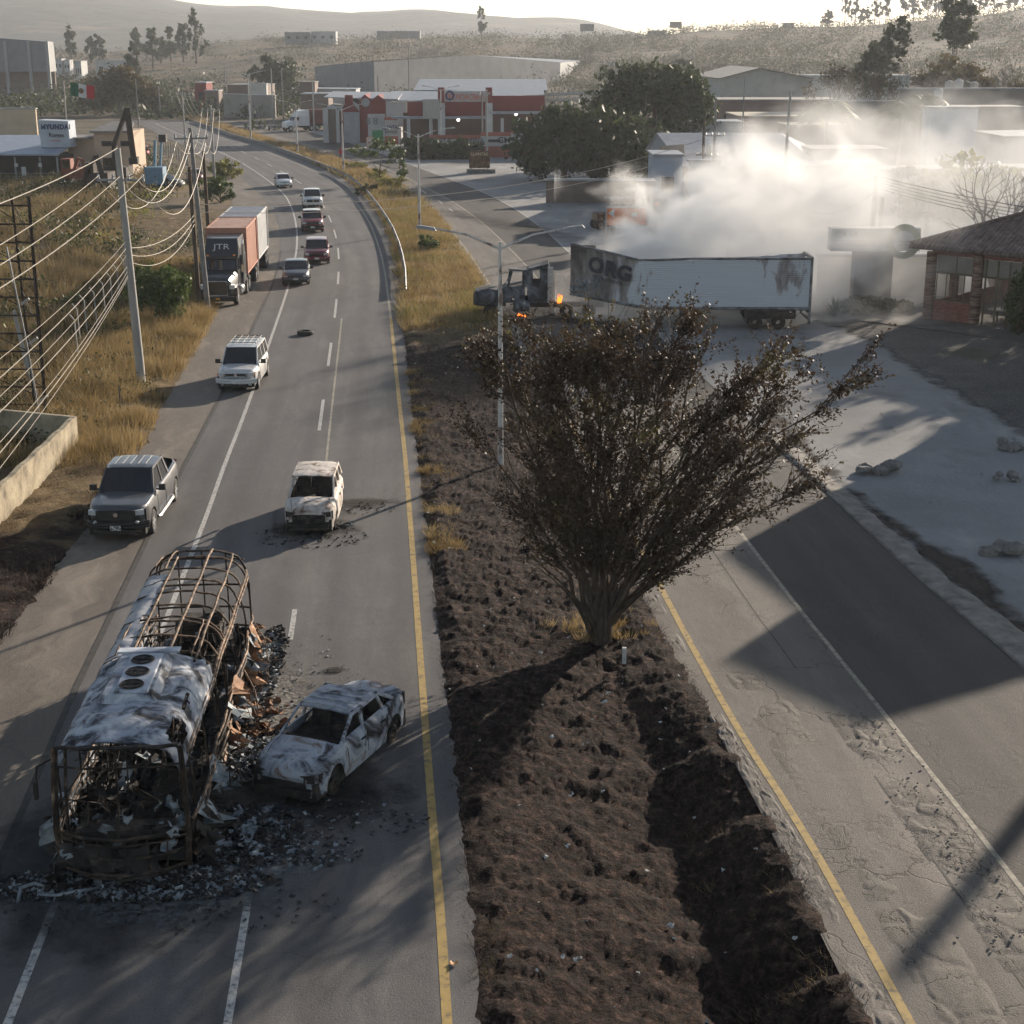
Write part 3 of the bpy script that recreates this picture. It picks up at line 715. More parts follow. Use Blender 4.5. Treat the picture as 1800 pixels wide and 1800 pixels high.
# dark clipped trees behind the yard
pb = G(985, 305)
tree('ficus_tree', 'low dark rounded tree at the left end of the dark row', 0, 0, 9, [(-1, 0, 4.5, 4.5, 4, 3.6), (2.4, 1, 5.2, 4.2, 4, 3.2), (-3.4, 0, 3.2, 3, 3, 2.8), (4.6, 0, 3.4, 3.4, 3, 3), (0, 0, 6.8, 3, 3, 1.8)], 5200, .34, leaf_dark, base=G(990, 318), trunk=.45)
tree('ficus_tree', 'tallest dark tree with a flat clipped top', 0, 0, 15, [(-3.6, 0, 10, 3.8, 4, 3), (0, 0, 10.4, 4.2, 4, 2.8), (3.4, 0, 9.8, 3.6, 4, 3), (-5.5, 0, 7, 4, 4, 3.4), (-1, 0, 6.5, 5, 4, 4), (4.0, 0, 7, 3.8, 4, 3.6), (-7, 1, 4, 3, 3, 3)], 9500, .36, leaf_dark, base=G(1150, 296) , trunk=.6)
tree('ficus_tree', 'lower dark tree in front of the flat-topped one', 0, 0, 9, [(0, 0, 4.6, 4.6, 4, 3.4), (4, 0, 3.8, 3.6, 3, 3.2), (-4, 0, 4, 3.6, 3, 3), (1, 0, 2.2, 4, 3, 2)], 4200, .34, leaf_dark, base=G(1078, 318), trunk=.45)
# left side
tree('broad_tree', 'broad reddish-brown tree beside the flag at the bend', 0, 0, 11, [(-4, 0, 5.5, 4.5, 4, 3.6), (0, 0, 6.8, 5, 4, 4), (4, 0, 5.8, 4.4, 4, 3.8), (1, 0, 9, 3, 3, 2), (-6.5, 0, 3.6, 3.2, 3, 2.8), (7, 0, 3.6, 3, 3, 3)], 7000, .4, leaf_rust, base=G(212, 204), trunk=.5)
tree('broad_tree', 'dark bushy tree behind the low roofs at the bend', 0, 0, 12, blobs_round(13, 6.5, 9), 3800, .5, leaf_dark, base=Vector((xat(482, 165, 430), 430, 0)), trunk=.5)
tree('slender_tree', 'small dark pointed tree above the broad brown one', 0, 0, 16, [(0, 0, 9, 2.4, 2.4, 3), (0, 0, 12.6, 1.9, 1.9, 2.6), (.4, 0, 15, 1.2, 1.2, 1.8)], 1000, .5, leaf_dark, base=Vector((xat(236, 160, 480), 480, 0)))
bush('leafy_bush', 'leafy green bush beside the concrete utility pole', 290, 572, 3.4, 3.6, 3800, .12, leaf_green)
bush('round_bush', 'dark round bush left of the parked semi truck', 388, 352, 3.0, 3.0, 1800, .15, leaf_green, base=G(388, 356))
bush('round_bush', 'sunlit yellow-green bush by the roadside poles', 405, 312, 4.0, 3.0, 1800, .17, leaf_yel, base=G(392, 312))
bush('round_bush', 'small green bush at the foot of the double lamp post', 747, 447, 2.0, 1.6, 1300, .10, leaf_green)
tree('sapling', 'leaning green sapling in the dry grass of the bend', 668, 322, 5, [(-1.6, 0, 3.6, 1.6, 1.4, .7), (.6, 0, 4.4, 1.5, 1.3, .7), (2.0, 0, 3.0, 1.1, 1, .9), (2.6, 0, 1.6, .8, .8, .9)], 1500, .16, leaf_green, trunk=.1)
bush('low_bush', 'dark low bush against the guardrail end', 640, 342, 2.4, 1.3, 900, .12, leaf_dark)
for i, (x, y, w, h) in enumerate([(660, 318, 3, 1.5), (690, 330, 3.2, 1.4), (625, 300, 3, 1.2)]):
    bush('dry_shrub', ['straw-coloured shrub left of the green sapling', 'straw-coloured shrub right of the green sapling', 'straw-coloured shrub farther up the bend'][i], x, y, w, h, 1100, .12, leaf_yel)
# bare and half-bare trees on the right, behind the grey walls
def bare_tree(label, px, Y, h, r, seed, group='bare grey-brown trees behind the wall', leaf=None):
    rn = random.Random(seed); x = xat(px, 200, Y); t = thing('bare_tree', label, 'tree', (x, Y, float(terrain(x, Y))), 0, group)
    m = MB(); P = []
    def br(p, d, L, rad, lv):
        e = p + d * L; m.tube([p, p.lerp(e, .5) + Vector((rn.gauss(0, .05), rn.gauss(0, .05), 0)) * L, e], [rad, rad * .8, rad * .6], 5 if lv < 2 else 3, cap=False)
        if lv == 4:
            P.append(e); return
        for _ in range(3 if lv < 1 else rn.choice((2, 3, 3))):
            nd = (d + Vector((rn.gauss(0, .42), rn.gauss(0, .42), rn.gauss(.12, .25)))).normalized()
            br(e, nd, L * rn.uniform(.6, .85), rad * .58, lv + 1)
    for k in range(3):
        a = k * 2.1 + rn.random(); br(Vector((0, 0, -.1)), Vector((math.cos(a) * .4 * r / h, math.sin(a) * .3, 1)).normalized(), h * .30, .2, 0)
    m.build('branches', twig_m, t)
    if leaf:
        Q = np.array([tuple(p) for p in P]); Q = np.repeat(Q, 7, 0) + RNG.normal(size=(len(Q) * 7, 3)) * .45
        V, F = leaf_cloud(Q, .22); npmesh('crown', V, F, leaf, t)
    return t
for i, (px, Y, h, r, lf, lab) in enumerate([
        (1470, 250, 13, 8, leaf_rust, 'bare tree nearest the gabled warehouse'), (1540, 262, 12, 6, leaf_rust, 'bare tree under the leaning dark conifer'), (1610, 255, 14, 9, None, 'bare grey tree between the two tall conifers'),
        (1650, 265, 13, 8, None, 'bare grey tree left of the round brown tree'), (1740, 250, 14, 9, None, 'bare grey tree right of the water tanks'), (1785, 262, 15, 9, None, 'bare grey tree at the right edge of the row')]):
    bare_tree(lab, px, Y, h, r, 20 + i, leaf=lf)
tree('tall_conifer', 'leaning dark conifer rising above the bare trees', 0, 0, 20, [(-1.5, 0, 10.5, 3, 3, 2.6), (0, 0, 13.5, 3, 3, 2.6), (1.8, 0, 16, 2.6, 2.4, 2.4), (2.6, 0, 18.4, 1.8, 1.8, 1.6)], 2600, .4, leaf_dark, base=Vector((xat(1545, 160, 270), 270, 0)))
tree('tall_conifer', 'dark conifer standing right above the round brown tree', 0, 0, 24, [(0, 0, 17.5, 3.4, 3, 2.2), (.6, 0, 20.5, 2.9, 3, 2), (-.6, 0, 23, 2.1, 2, 1.8)], 2600, .42, leaf_dark, base=Vector((xat(1672, 160, 285), 285, 0)))
tree('round_tree', 'rounded rusty brown tree among the bare ones', 0, 0, 15, [(0, 0, 10, 5, 4, 4), (-3, 0, 8, 4, 4, 3), (3, 0, 8, 4, 4, 3)], 3800, .4, leaf_rust, base=Vector((xat(1670, 170, 262), 262, 0)))
tree('round_tree', 'brown tree cut by the right edge of the photo', 0, 0, 10, [(0, 0, 7, 4, 4, 3)], 1500, .4, leaf_rust, base=Vector((xat(1800, 180, 240), 240, 0)))
# far trees: left under the mountain, and along the ridge
for i, (px, py0, Y, h, w) in enumerate([(125, 100, 700, 15, 6), (160, 102, 690, 12, 4), (175, 104, 690, 12, 5), (268, 104, 620, 16, 5), (283, 106, 640, 12, 6), (300, 100, 660, 14, 5), (322, 100, 640, 17, 5), (345, 100, 630, 22, 6), (240, 96, 700, 14, 6), (846, 62, 860, 17, 4)]):
    x = xat(px, py0, Y); z = float(terrain(x, Y))
    tree('distant_tree', ['hazy broad tree farthest left below the mountain', 'hazy pointed tree just right of the broad leftmost one', 'hazy tree touching the pointed one below the mountain', 'narrow hazy tree starting the dark clump above the road bend', 'low hazy tree inside the dark clump above the road bend', 'round hazy tree in the middle of the dark clump', 'tall hazy tree beside the tallest of the clump', 'tallest hazy tree at the right end of the clump', 'faint lone tree left of the dark clump', 'lone upright tree on the plateau behind the warehouse'][i],
         0, 0, h, [(0, 0, h * .55, w * .5, w * .5, h * .3), (0, 0, h * .82, w * .36, w * .36, h * .18), (w * .2, 0, h * .35, w * .5, w * .4, h * .2)], 420, .9, leaf_dark, base=Vector((x, Y, z)), group='far trees below the mountain', trunk=.4)
ridge_t = [(1455, 8, 6), (1485, 24, 5), (1503, 14, 5), (1518, 9, 7), (1537, 18, 5), (1557, 20, 5), (1590, 17, 7), (1605, 20, 6), (1630, 17, 8), (1648, 18, 8), (1665, 16, 6), (1690, 18, 7), (1703, 14, 5), (1720, 16, 7), (1745, 13, 9), (1770, 12, 8), (1795, 13, 8)]
words = ['leftmost low', 'tallest feathery', 'thin', 'squat', 'open-crowned', 'Y-shaped', 'wide', 'twin-topped', 'full', 'dense', 'narrow', 'airy', 'small', 'rounded', 'broad', 'bushy', 'rightmost']
for i, (px, h, w) in enumerate(ridge_t):
    Y = 880 + (i % 3) * 10; x = xat(px, 40, Y); z = float(terrain(x, Y))
    q = [(RNG.normal() * w * .2, 0, h * (.32 + .6 * k / 6), w * .42 * (1.1 - .5 * k / 6), w * .4, h * .15) for k in range(7)]
    tree('ridge_tree', words[i] + ' tree of the line along the right-hand ridge', 0, 0, h, q, 1100, .55, leaf_grey, base=Vector((x, Y, z)), group='trees along the ridge', trunk=.3)
# palms in the yards on the right
def palm(label, px, py, h, R0, nf, mat, seed, Y=None):
    rn = random.Random(seed); p = G(px, py) if Y is None else Vector((xat(px, py, Y), Y, 0)); t = thing('palm_tree', label, 'palm tree', p, 0, 'palms in the yards')
    MB().tube([(0, 0, 0), (.1, 0, h * .5), (0, 0, h)], [.32, .24, .2], 8).build('trunk', M('palm_bark', [(.3, (.1, .085, .065)), (.7, (.2, .17, .14))], 3, .9), t, smooth=60)
    V = []; F = []
    for i in range(nf):
        a = i * 2.399; el = rn.uniform(-.1, 1.25); L = R0 * rn.uniform(.8, 1.15); d = Vector((math.cos(a), math.sin(a), 0)); side = Vector((-d.y, d.x, 0))
        pts = [Vector((0, 0, h)) + d * (L * s * math.cos(el * (1 - s * .5))) + Vector((0, 0, L * (s * math.sin(el) - s * s * (.55 + .5 * math.sin(el))))) for s in [k / 9 for k in range(10)]]
        for k in range(1, 10):
            for sgn in (-1, 1):
                for sub in (0, .5):
                    q = pts[k - 1].lerp(pts[k], sub + .25); w = .95 * math.sin(math.pi * min(.96, (k + sub) / 10.2)) ** .6
                    tip = q + side * sgn * w * R0 * .26 + d * .25 * R0 * .3 + Vector((0, 0, -w * .3 * R0 * .4)); b = (pts[k] - pts[k - 1]).normalized() * .17
                    o = len(V); V += [q - b, q + b, tip]; F.append((o, o + 1, o + 2))
    npmesh('fronds', [tuple(v) for v in V], F, mat, t)
palm('yellowing palm with drooping fronds behind the grey metal roof', 1448, 292, 7.4, 4.2, 60, leaf_yel, 2)
palm('ragged palm half veiled by smoke', 1575, 312, 8.2, 3.8, 54, leaf_green, 3)
palm('taller palm with a thin crown beside the ragged one', 1612, 305, 8.8, 3.6, 40, leaf_green, 4)
for i, (x, y, h) in enumerate(((43, 88, 13), (50, 98, 14), (42, 101, 12), (49, 111, 13), (56, 90, 15))):  # unseen trees, added to throw soft shade over the lot
    tree('added_shade_tree', ['unseen tree added to shade the lot, beside the pavilion', 'second unseen tree added to shade the lot', 'unseen tree added to shade the lot, behind the pavilion', 'farthest unseen tree added to shade the lot', 'tallest unseen tree added to shade the lot'][i], 0, 0, h, blobs_round(h, 6, 9, .15), 3000, .35, leaf_green, base=Vector((x, y, 0)), group='unseen trees added to shade the lot', trunk=.4)
for i, (px, py, w, h, lab) in enumerate([(1690, 330, 9, 6.5, 'round green tree veiled by the smoke'), (1735, 335, 7, 5, 'lower green tree right of the veiled round one'), (1650, 325, 5, 5.5, 'narrow green tree left of the veiled round one')]):
    tree('yard_tree', lab, 0, 0, h, blobs_round(h, w * .55, 8, .2), 2600, .28, leaf_green if i else leaf_yel, base=Vector((xat(px, 290, 128), 128 + i, 0)), trunk=.25)
palm('small far palm above the dark flat-topped tree', 1199, 168, 12, 3, 20, leaf_grey, 5, Y=380)
# ------------------------------------------------------------------ vehicles
glass_m = M('dark_car_glass', [(.3, (.006, .007, .009)), (.7, (.014, .016, .02))], 2, .06, spec=.8)
tyre_m = M('rubber', [(.3, (.018, .018, .018)), (.7, (.035, .034, .033))], 6, .85)
rim_m = M('alloy', [(.3, (.45, .45, .45)), (.7, (.62, .62, .61))], 6, .35, metal=.7)
blackp = M('black_plastic', [(.3, (.012, .012, .013)), (.7, (.022, .022, .023))], 6, .5)
seam_m = M('panel_gap', [(.3, (.006, .006, .006)), (.7, (.012, .012, .012))], 6, .8)
lamp_m = M('lamp_lens', [(.3, (.38, .40, .42)), (.7, (.60, .62, .64))], 12, .15, spec=.8, coat=.6)
amber_m = M('amber_lens', [(.3, (.7, .22, .04)), (.7, (.8, .30, .06))], 12, .2, coat=.5)
red_m = M('red_lens', [(.3, (.35, .02, .02)), (.7, (.5, .03, .03))], 12, .2, coat=.5)
plate_m = M('number_plate', [(.44, (.10, .10, .10)), (.50, (.62, .62, .60))], 14, .5)
chrome_m = M('chrome', [(.3, (.5, .5, .5)), (.7, (.7, .7, .7))], 6, .2, metal=.9)
def paint(name, c, metal=.35): return M(name, [(.3, tuple(x * .88 for x in c)), (.7, c)], 1.2, .34, metal=metal, spec=.5, coat=.7, rough2=.45)
ash_m = M('burnt_light_steel', [(.35, (.012, .012, .014)), (.41, (.08, .08, .09)), (.46, (.24, .26, .30)), (.55, (.42, .45, .50)), (.62, (.30, .29, .29)), (.66, (.16, .10, .07)), (.74, (.46, .47, .50))], 1.5, .75, metal=.1, bump=.4, bscale=9, detail=10, dist=.8)
ash_w = M('burnt_white_steel', [(.28, (.03, .02, .017)), (.35, (.18, .12, .09)), (.44, (.42, .37, .33)), (.58, (.60, .56, .52)), (.66, (.38, .29, .23)), (.74, (.60, .57, .54))], 2.9, .75, metal=.05, bump=.4, bscale=9, detail=10, dist=.5)
char_m = M('charred_metal', [(.35, (.010, .009, .009)), (.55, (.032, .028, .026)), (.70, (.10, .075, .06))], 3.5, .85, bump=.4, detail=8)
rust_m = M('rusted_tube', [(.34, (.018, .013, .010)), (.47, (.07, .045, .03)), (.58, (.20, .13, .085)), (.72, (.36, .29, .22))], 4, .8, metal=.2, detail=8)
rustd_m = M('dark_rusted_tube', [(.36, (.010, .008, .008)), (.52, (.035, .024, .018)), (.68, (.12, .085, .06))], 4, .8, metal=.2, detail=8)

def wheel(parent, x, y, r, w, side, tm, rm, squash=1.0, spokes=6):
    wh = link('wheel', None, parent, (x, y, r * squash))
    t = MB().lathe([(r * .62, -w / 2), (r * .9, -w / 2), (r, -w * .36), (r, w * .36), (r * .9, w / 2), (r * .62, w / 2), (r * .60, 0), (r * .62, -w / 2)], 22, 'x')
    t.build('tyre', tm, wh, smooth=35)
    q = MB(); q.lathe([(r * .64, w * .42 * side), (r * .60, w * .46 * side), (r * .56, w * .30 * side), (r * .2, w * .22 * side), (0.001, w * .22 * side)], 22, 'x')
    for i in range(spokes):
        a = 2 * math.pi * i / spokes; c = Vector((w * .36 * side, math.cos(a) * r * .36, math.sin(a) * r * .36))
        q.box(c, (w * .16, r * .48, r * .17), rot=Matrix.Rotation(a, 4, 'X'))
    q.lathe([(.001, w * .47 * side), (r * .14, w * .46 * side), (r * .15, w * .3 * side)], 12, 'x')
    q.build('rim', rm, wh, smooth=35)
    return wh

def car(name, label, cat, loc, rz, L, W, H, bonnet, cowl, belt, nose, wsb, wst, rft, rfb, trunk=None, body=None, wr=.33, fa=None, ra=None,
        burnt=False, pillars=(), bed=None, group=None, roof_m=None, front='plain', rims=rim_m, gc=.15, lowtrim=None, glass=True, mirror=True, bw=.78, hood_m=None, lamps=lamp_m, roofbars=False, detail=True, tilt=0.0):
    """car facing -Y. bonnet: bonnet front height; cowl, belt heights; wsb/wst windscreen base/top, rft/rfb rear glass top/base, as y from the front"""
    t = thing(name, label, cat, loc, rz, group)
    fa = fa or L * .19; ra = ra or L * .80; trunk = trunk or belt
    y0 = -L / 2; hw = W / 2
    ys = sorted(set([0, .03, .08, .15, .25] + list(np.arange(.35, L - .3, .085)) + [L - .25, L - .15, L - .08, L - .02, L] + [wsb, rfb]))
    def ztopb(y):
        if y < wsb:
            s = y / wsb; z = bonnet + (cowl - bonnet) * (1 - (1 - s) ** 1.7)
            return z - max(0, .18 - y) ** 2 * 5
        if y < rfb: return cowl + (belt - cowl) * min(1, (y - wsb) / .6)
        s = (y - rfb) / max(.01, L - rfb); return belt + (trunk - belt) * min(1, s * 1.4) - max(0, y - (L - .12)) ** 2 * 5
    def wid(y):
        e = min(y, L - y); return hw * (1 - .20 * max(0, 1 - e / .75) ** 2.4 - .03 * max(0, 1 - e / 1.8))
    def zlow(y):
        z = .20 if bed is None else .34
        if name.endswith('suv') or H > 1.7: z = .30
        for a in (fa, ra):
            d = abs(y - a)
            if d < wr * 1.22: z = max(z, wr + math.sqrt((wr * 1.22) ** 2 - d * d))
        return z
    rows_ = []
    for y in ys:
        w, zt, zl = wid(y), ztopb(y), zlow(y); zb = min(zl, zt - .08)
        zs = [zb, max(zb, .42), max(zb, zt * .62), max(zb + .02, zt - .13), zt - .035, zt]
        xs = [w - .03, w, w + .0, w - .025, w - .075, w - .16]
        half = list(zip(xs, zs)); cr = .04 if y < wsb or y > rfb else .0
        half += [(w * .5, zt + cr * .8), (0, zt + cr)]
        row = [(-x, y0 + y, z) for x, z in half] + [(x, y0 + y, z) for x, z in reversed(half[:-1])]
        rows_.append(row)
    n = len(rows_[0]); b = MB(); o = 0
    for r_ in rows_: b.v += r_
    for i in range(len(ys) - 1):
        ym = (ys[i] + ys[i + 1]) / 2
        for j in range(n - 1):
            deck = 5 <= j <= n - 7
            if deck and wsb < ym < rfb - .02: continue
            if deck and bed and ym > rfb and ym < L - .10: continue
            b.f.append((i * n + j, (i + 1) * n + j, (i + 1) * n + j + 1, i * n + j + 1))
    # nose and tail caps
    for i, flip in ((0, 0), (len(ys) - 1, 1)):
        f = [i * n + j for j in range(n)]; b.f.append(tuple(f) if flip else tuple(f[::-1]))
    def curve(x, y):    # the plan of nose and tail is rounded
        e = y - y0
        return y + .26 * (x / hw) ** 2 * max(0, 1 - e / .9) ** 1.5 - .14 * (x / hw) ** 2 * max(0, 1 - (L - e) / .7) ** 1.5
    b.v = [(x, curve(x, y), z) for x, y, z in b.v]
    bodyo = b.build('body', body, t, smooth=38)
    # underside, inner arches
    u = MB().bb(-hw + .12, hw - .12, y0 + .15, y0 + L - .15, .22 if not burnt else .12, .5)
    u.bb(-hw + .09, hw - .09, y0 + .3, y0 + L - .3, .5, min(cowl - .14, bonnet - .1))
    u.build('chassis', char_m if burnt else seam_m, t)
    if bed:
        q = MB(); z1 = bed; xi = hw - .14
        q.bb(-xi, xi, y0 + rfb + .05, y0 + L - .1, z1 - .05, z1)
        q.bb(-xi - .03, -xi, y0 + rfb + .05, y0 + L - .1, z1, belt - .04); q.bb(xi, xi + .03, y0 + rfb + .05, y0 + L - .1, z1, belt - .04)
        q.bb(-xi, xi, y0 + rfb + .02, y0 + rfb + .06, z1, belt - .02); q.bb(-xi, xi, y0 + L - .13, y0 + L - .1, z1, trunk - .04)
        q.build('cargo_bed', blackp, t)
    # greenhouse: pillars, header rails, roof
    ct = hw * bw; g = MB(); zr = H - .05; cb = hw - .10
    def S(y, tt, inset=0.0):    # point on the side plane
        zb = ztopb(min(max(y, wsb), rfb)) - .01
        return Vector((cb + (ct - cb) * tt - inset, y0 + y, zb + (zr - zb) * tt))
    def pil(sg, yb, yt, wb_, wt_, th=.05):
        a, c, d, e = S(yb - wb_ / 2, 0), S(yb + wb_ / 2, 0), S(yt + wt_ / 2, 1), S(yt - wt_ / 2, 1)
        P = [Vector((sg * p.x, p.y, p.z)) for p in (a, c, d, e)]; Q = [Vector((p.x - sg * th, p.y, p.z)) for p in P]
        g.hexa(P, Q)
    allp = [(wsb + .06, wst + .05, .11, .10)] + list(pillars) + [(rfb - .07, rft - .05, .16, .16)]
    for sg in (-1, 1):
        for p_ in allp: pil(sg, *p_)
        a, c = S(wst, 1), S(rft, 1)
        m1 = [Vector((sg * p.x, p.y, p.z)) for p in (a, c, c + Vector((.018, 0, -.07)), a + Vector((.018, 0, -.07)))]
        g.hexa(m1, [p + Vector((-sg * .06, 0, 0)) for p in m1])
    rp = []
    for i in range(9):
        s = i / 8; y = wst - .02 + (rft - wst + .04) * s; row = []
        for j in range(11):
            q = -1 + j / 5; z = zr + .05 * (1 - abs(q) ** 3.2) - .045 * (max(0, 1 - i / 1.5) ** 2 + max(0, 1 - (8 - i) / 1.5) ** 2)
            wob = (mnoise.noise(Vector((q * 2, y * 2, 5))) * .025) if burnt else 0
            row.append((q * (ct + .012), y0 + y - (1 - q * q) * .05 * (1 - s) + (1 - q * q) * .04 * s, z + wob))
        rp.append(row)
    for half in (-1, 1):    # one frame per flank
        gm = MB(); ids = [f for f in g.f if g.v[f[0]][0] * half > 0]; used = sorted({i for f in ids for i in f}); ix = {i: k for k, i in enumerate(used)}
        gm.v = [g.v[i] for i in used]; gm.f = [tuple(ix[i] for i in f) for f in ids]; gm.build('window_frame', body, t, smooth=30)
    rfm = MB().grid(rp); n_ = len(rfm.v)
    rfm.grid([[(x, y, z - .03) for x, y, z in r_] for r_ in rp]); rf = rfm.build('roof', roof_m or body, t, smooth=50)
    # windscreen and rear glass surrounds
    def pane(ya, za, xa, yb, zb_, xb, bulge, name_, mat, mb=None):
        P = []
        for i in range(4):
            s = i / 3; P.append([(q * (xa + (xb - xa) * s), y0 + ya + (yb - ya) * s + bulge * (1 - q * q), za + (zb_ - za) * s) for q in (-1, -.66, -.33, 0, .33, .66, 1)])
        return MB().grid(P).build(name_, mat, t, smooth=60)
    zc = ztopb(wsb) + .0
    if glass:
        pane(wsb + .03, zc - .02, cb - .02, wst + .0, zr - .015, ct - .015, -.06, 'windscreen', glass_m)
        pane(rfb - .02, ztopb(rfb) - .02, cb - .03, rft, zr - .02, ct - .02, .05, 'rear_window', glass_m)
        for sg in (-1, 1):
            for a, c in zip(allp[:-1], allp[1:]):
                P = [S(a[0] + a[2] / 2 - .01, .0, .022), S(c[0] - c[2] / 2 + .01, 0, .022), S(c[1] - c[3] / 2 + .01, 1, .022), S(a[1] + a[3] / 2 - .01, 1, .022)]
                P = [Vector((sg * p.x, p.y, p.z)) for p in P]
                MB().hexa(P, [p - Vector((sg * .01, 0, 0)) for p in P]).build('side_window', glass_m, t)
        MB().bb(-cb + .08, cb - .08, y0 + wsb + .1, y0 + rfb - .1, .5, belt - .02).build('interior', seam_m, t)
    else:
        s_ = MB(); ym = (wsb + rfb) / 2
        s_.bb(-cb + .03, cb - .03, y0 + wsb + .02, y0 + rfb, .32, .40)
        for yy, ws in ((wsb + .95, (-.42, .38)), (wsb + 1.85, (-.45, 0, .42))):
            for xx in ws:
                s_.bb(xx - .24, xx + .24, y0 + yy - .25, y0 + yy + .22, .42, .56); s_.box((xx, y0 + yy + .3, .86), (.42, .07, .62), rot=Matrix.Rotation(R(-14), 4, 'X'))
                s_.tube([(xx - .2, y0 + yy + .24, .56), (xx - .17, y0 + yy + .42, 1.2), (xx + .17, y0 + yy + .42, 1.2), (xx + .2, y0 + yy + .24, .56)], .018, 5)
        s_.build('seat_frames', char_m, t)
        d_ = MB(); d_.tube([(-cb + .05, y0 + wsb + .25, cowl - .12), (cb - .05, y0 + wsb + .25, cowl - .12)], .05, 6)
        d_.lathe([(.17, 0), (.19, .015), (.17, .03), (.155, .015), (.17, 0)], 16, 'y', (.38, y0 + wsb + .55, cowl - .02)); d_.build('dashboard_frame', rustd_m, t)
    # front end
    if burnt:
        f = MB(); f.bb(-hw * .62, hw * .62, y0 - .012, y0 + .12, .42, bonnet - .14); f.bb(-hw * .75, hw * .75, y0 - .008, y0 + .1, .24, .36)
        for sg in (-1, 1): f.box((sg * hw * .64, y0 + .12, bonnet - .17), (.3, .12, .16), rz=sg * R(16))
        f.v = [(x, curve(x, y) if abs(x) < hw * .7 else y + .04, z) for x, y, z in f.v]
        f.build('grille_opening', char_m, t)
    else:
        gw = hw * (.56 if front != 'wide' else .62); gz0, gz1 = (bonnet - .34, bonnet - .07) if front == 'wide' else (bonnet - .24, bonnet - .08)
        f = MB().bb(-gw, gw, y0 - .018, y0 + .06, gz0, gz1)
        f.bb(-hw * .60, hw * .60, y0 - .03, y0 + .05, .28, .42); gr = f.build('grille', blackp, t)
        if front in ('chrome', 'wide'):
            c = MB(); zz = gz0
            if front == 'chrome':
                c.tube([(-gw, y0 - .03, gz1), (-gw + .1, y0 - .035, gz0), (gw - .1, y0 - .035, gz0), (gw, y0 - .03, gz1), (-gw, y0 - .03, gz1)], .022, 6)
            c.lathe([(.001, -.03), (.07, -.028), (.08, 0)], 14, 'y', (0, y0 - .015, (gz0 + gz1) / 2)); c.build('grille_trim', chrome_m, t)
        for sg in (-1, 1):
            h = MB().box((sg * hw * .70, y0 + .14, bonnet - .155), (hw * .32, .16, .16), rz=sg * R(17)); h.build('headlight', lamps, t)
            if front in ('chrome',): MB().box((sg * (hw - .155), y0 + .23, bonnet - .17), (.09, .2, .12), rz=sg * R(30)).build('indicator', amber_m, t)
            MB().lathe([(.001, -.012), (.055, -.01), (.06, .03)], 12, 'y', (sg * hw * .66, y0 - .02, .37 + gc)).build('fog_light', lamps, t)
        bm = MB(); P = []
        for q in np.linspace(-1, 1, 13):
            P.append(Vector((q * (hw * .97), y0 - .05 + .30 * abs(q) ** 3.5, .42 + gc * .3)))
        for z_, rr in ((.46 + gc * .2, .075), (.36 + gc * .2, .07)): bm.tube([p + Vector((0, 0, z_ - .42)) for p in P], rr, 8)
        bm.build('bumper', lowtrim or body, t, smooth=60)
        MB().bb(-.17, .17, y0 - .145, y0 - .13, .38 + gc * .2, .53 + gc * .2).build('number_plate', plate_m, t)
    # tail lamps
    for sg in (-1, 1):
        MB().bb(sg * (hw - .20) - .05, sg * (hw - .20) + .05, y0 + L - .34, y0 + L - .10, trunk - .38, trunk - .08).build('tail_light', red_m if not burnt else char_m, t)
    if mirror:
        for sg in (-1, 1):
            MB().box((sg * (hw + .12), y0 + wsb + .32, ztopb(wsb) + .08), (.22, .10, .15 if H < 1.7 else .19), rz=0).box((sg * (hw - .02), y0 + wsb + .3, ztopb(wsb) + .02), (.14, .06, .05)).build('wing_mirror', blackp, t)
    for sg in (-1, 1):
        for a in (fa, ra):
            if burnt: wheel(t, sg * (hw - .13), y0 + a, wr * .66, .16, sg, char_m, rustd_m, .95)
            else: wheel(t, sg * (hw - .11), y0 + a, wr, .22, sg, tyre_m, rims)
    if detail:
        sm = MB()
        for sg in (-1, 1):
            for p_ in [(wsb + .16,)] + list(pillars)[:2]:
                yy = p_[0]; w_ = wid(yy)
                sm.tube([(sg * (w_ - .02), y0 + yy, ztopb(yy) - .12), (sg * (w_ + .003), y0 + yy, ztopb(yy) * .62), (sg * (w_ + .003), y0 + yy, .40)], .007, 4)
            for p_ in list(pillars)[:2]:
                yy = p_[0] - .2; sm.box((sg * wid(yy), y0 + yy, ztopb(yy) - .2), (.03, .17, .03))
        for sg in (-1, 1): sm.tube([(sg * hw * .62, y0 + .12, bonnet + .01), (sg * hw * .72, y0 + wsb * .6, ztopb(wsb * .6) + .024), (sg * hw * .74, y0 + wsb - .05, cowl + .02)], .006, 4)
        sm.build('seam_trim', seam_m, t)
    if roofbars:
        rb = MB()
        for x in np.linspace(-ct + .12, ct - .12, 5): rb.tube([(x, y0 + wst + .5, H + .07), (x, y0 + rft - .15, H + .07)], .014, 5)
        for y in np.linspace(wst + .5, rft - .15, 4):
            rb.tube([(-ct + .12, y0 + y, H + .07), (ct - .12, y0 + y, H + .07)], .016, 5)
            for x in (-ct + .12, ct - .12): rb.tube([(x, y0 + y, H - .02), (x, y0 + y, H + .07)], .014, 5)
        rb.build('roof_rack', blackp, t)
    return t

def on_lane(px, py):
    p = G(px, py); return Vector((p.x, p.y, .015))
def heading(f, y):    # rotation so that the car faces down the road towards the camera
    dx = float(f(y + 2) - f(y - 2)) / 4
    return math.atan2(-dx, 1)

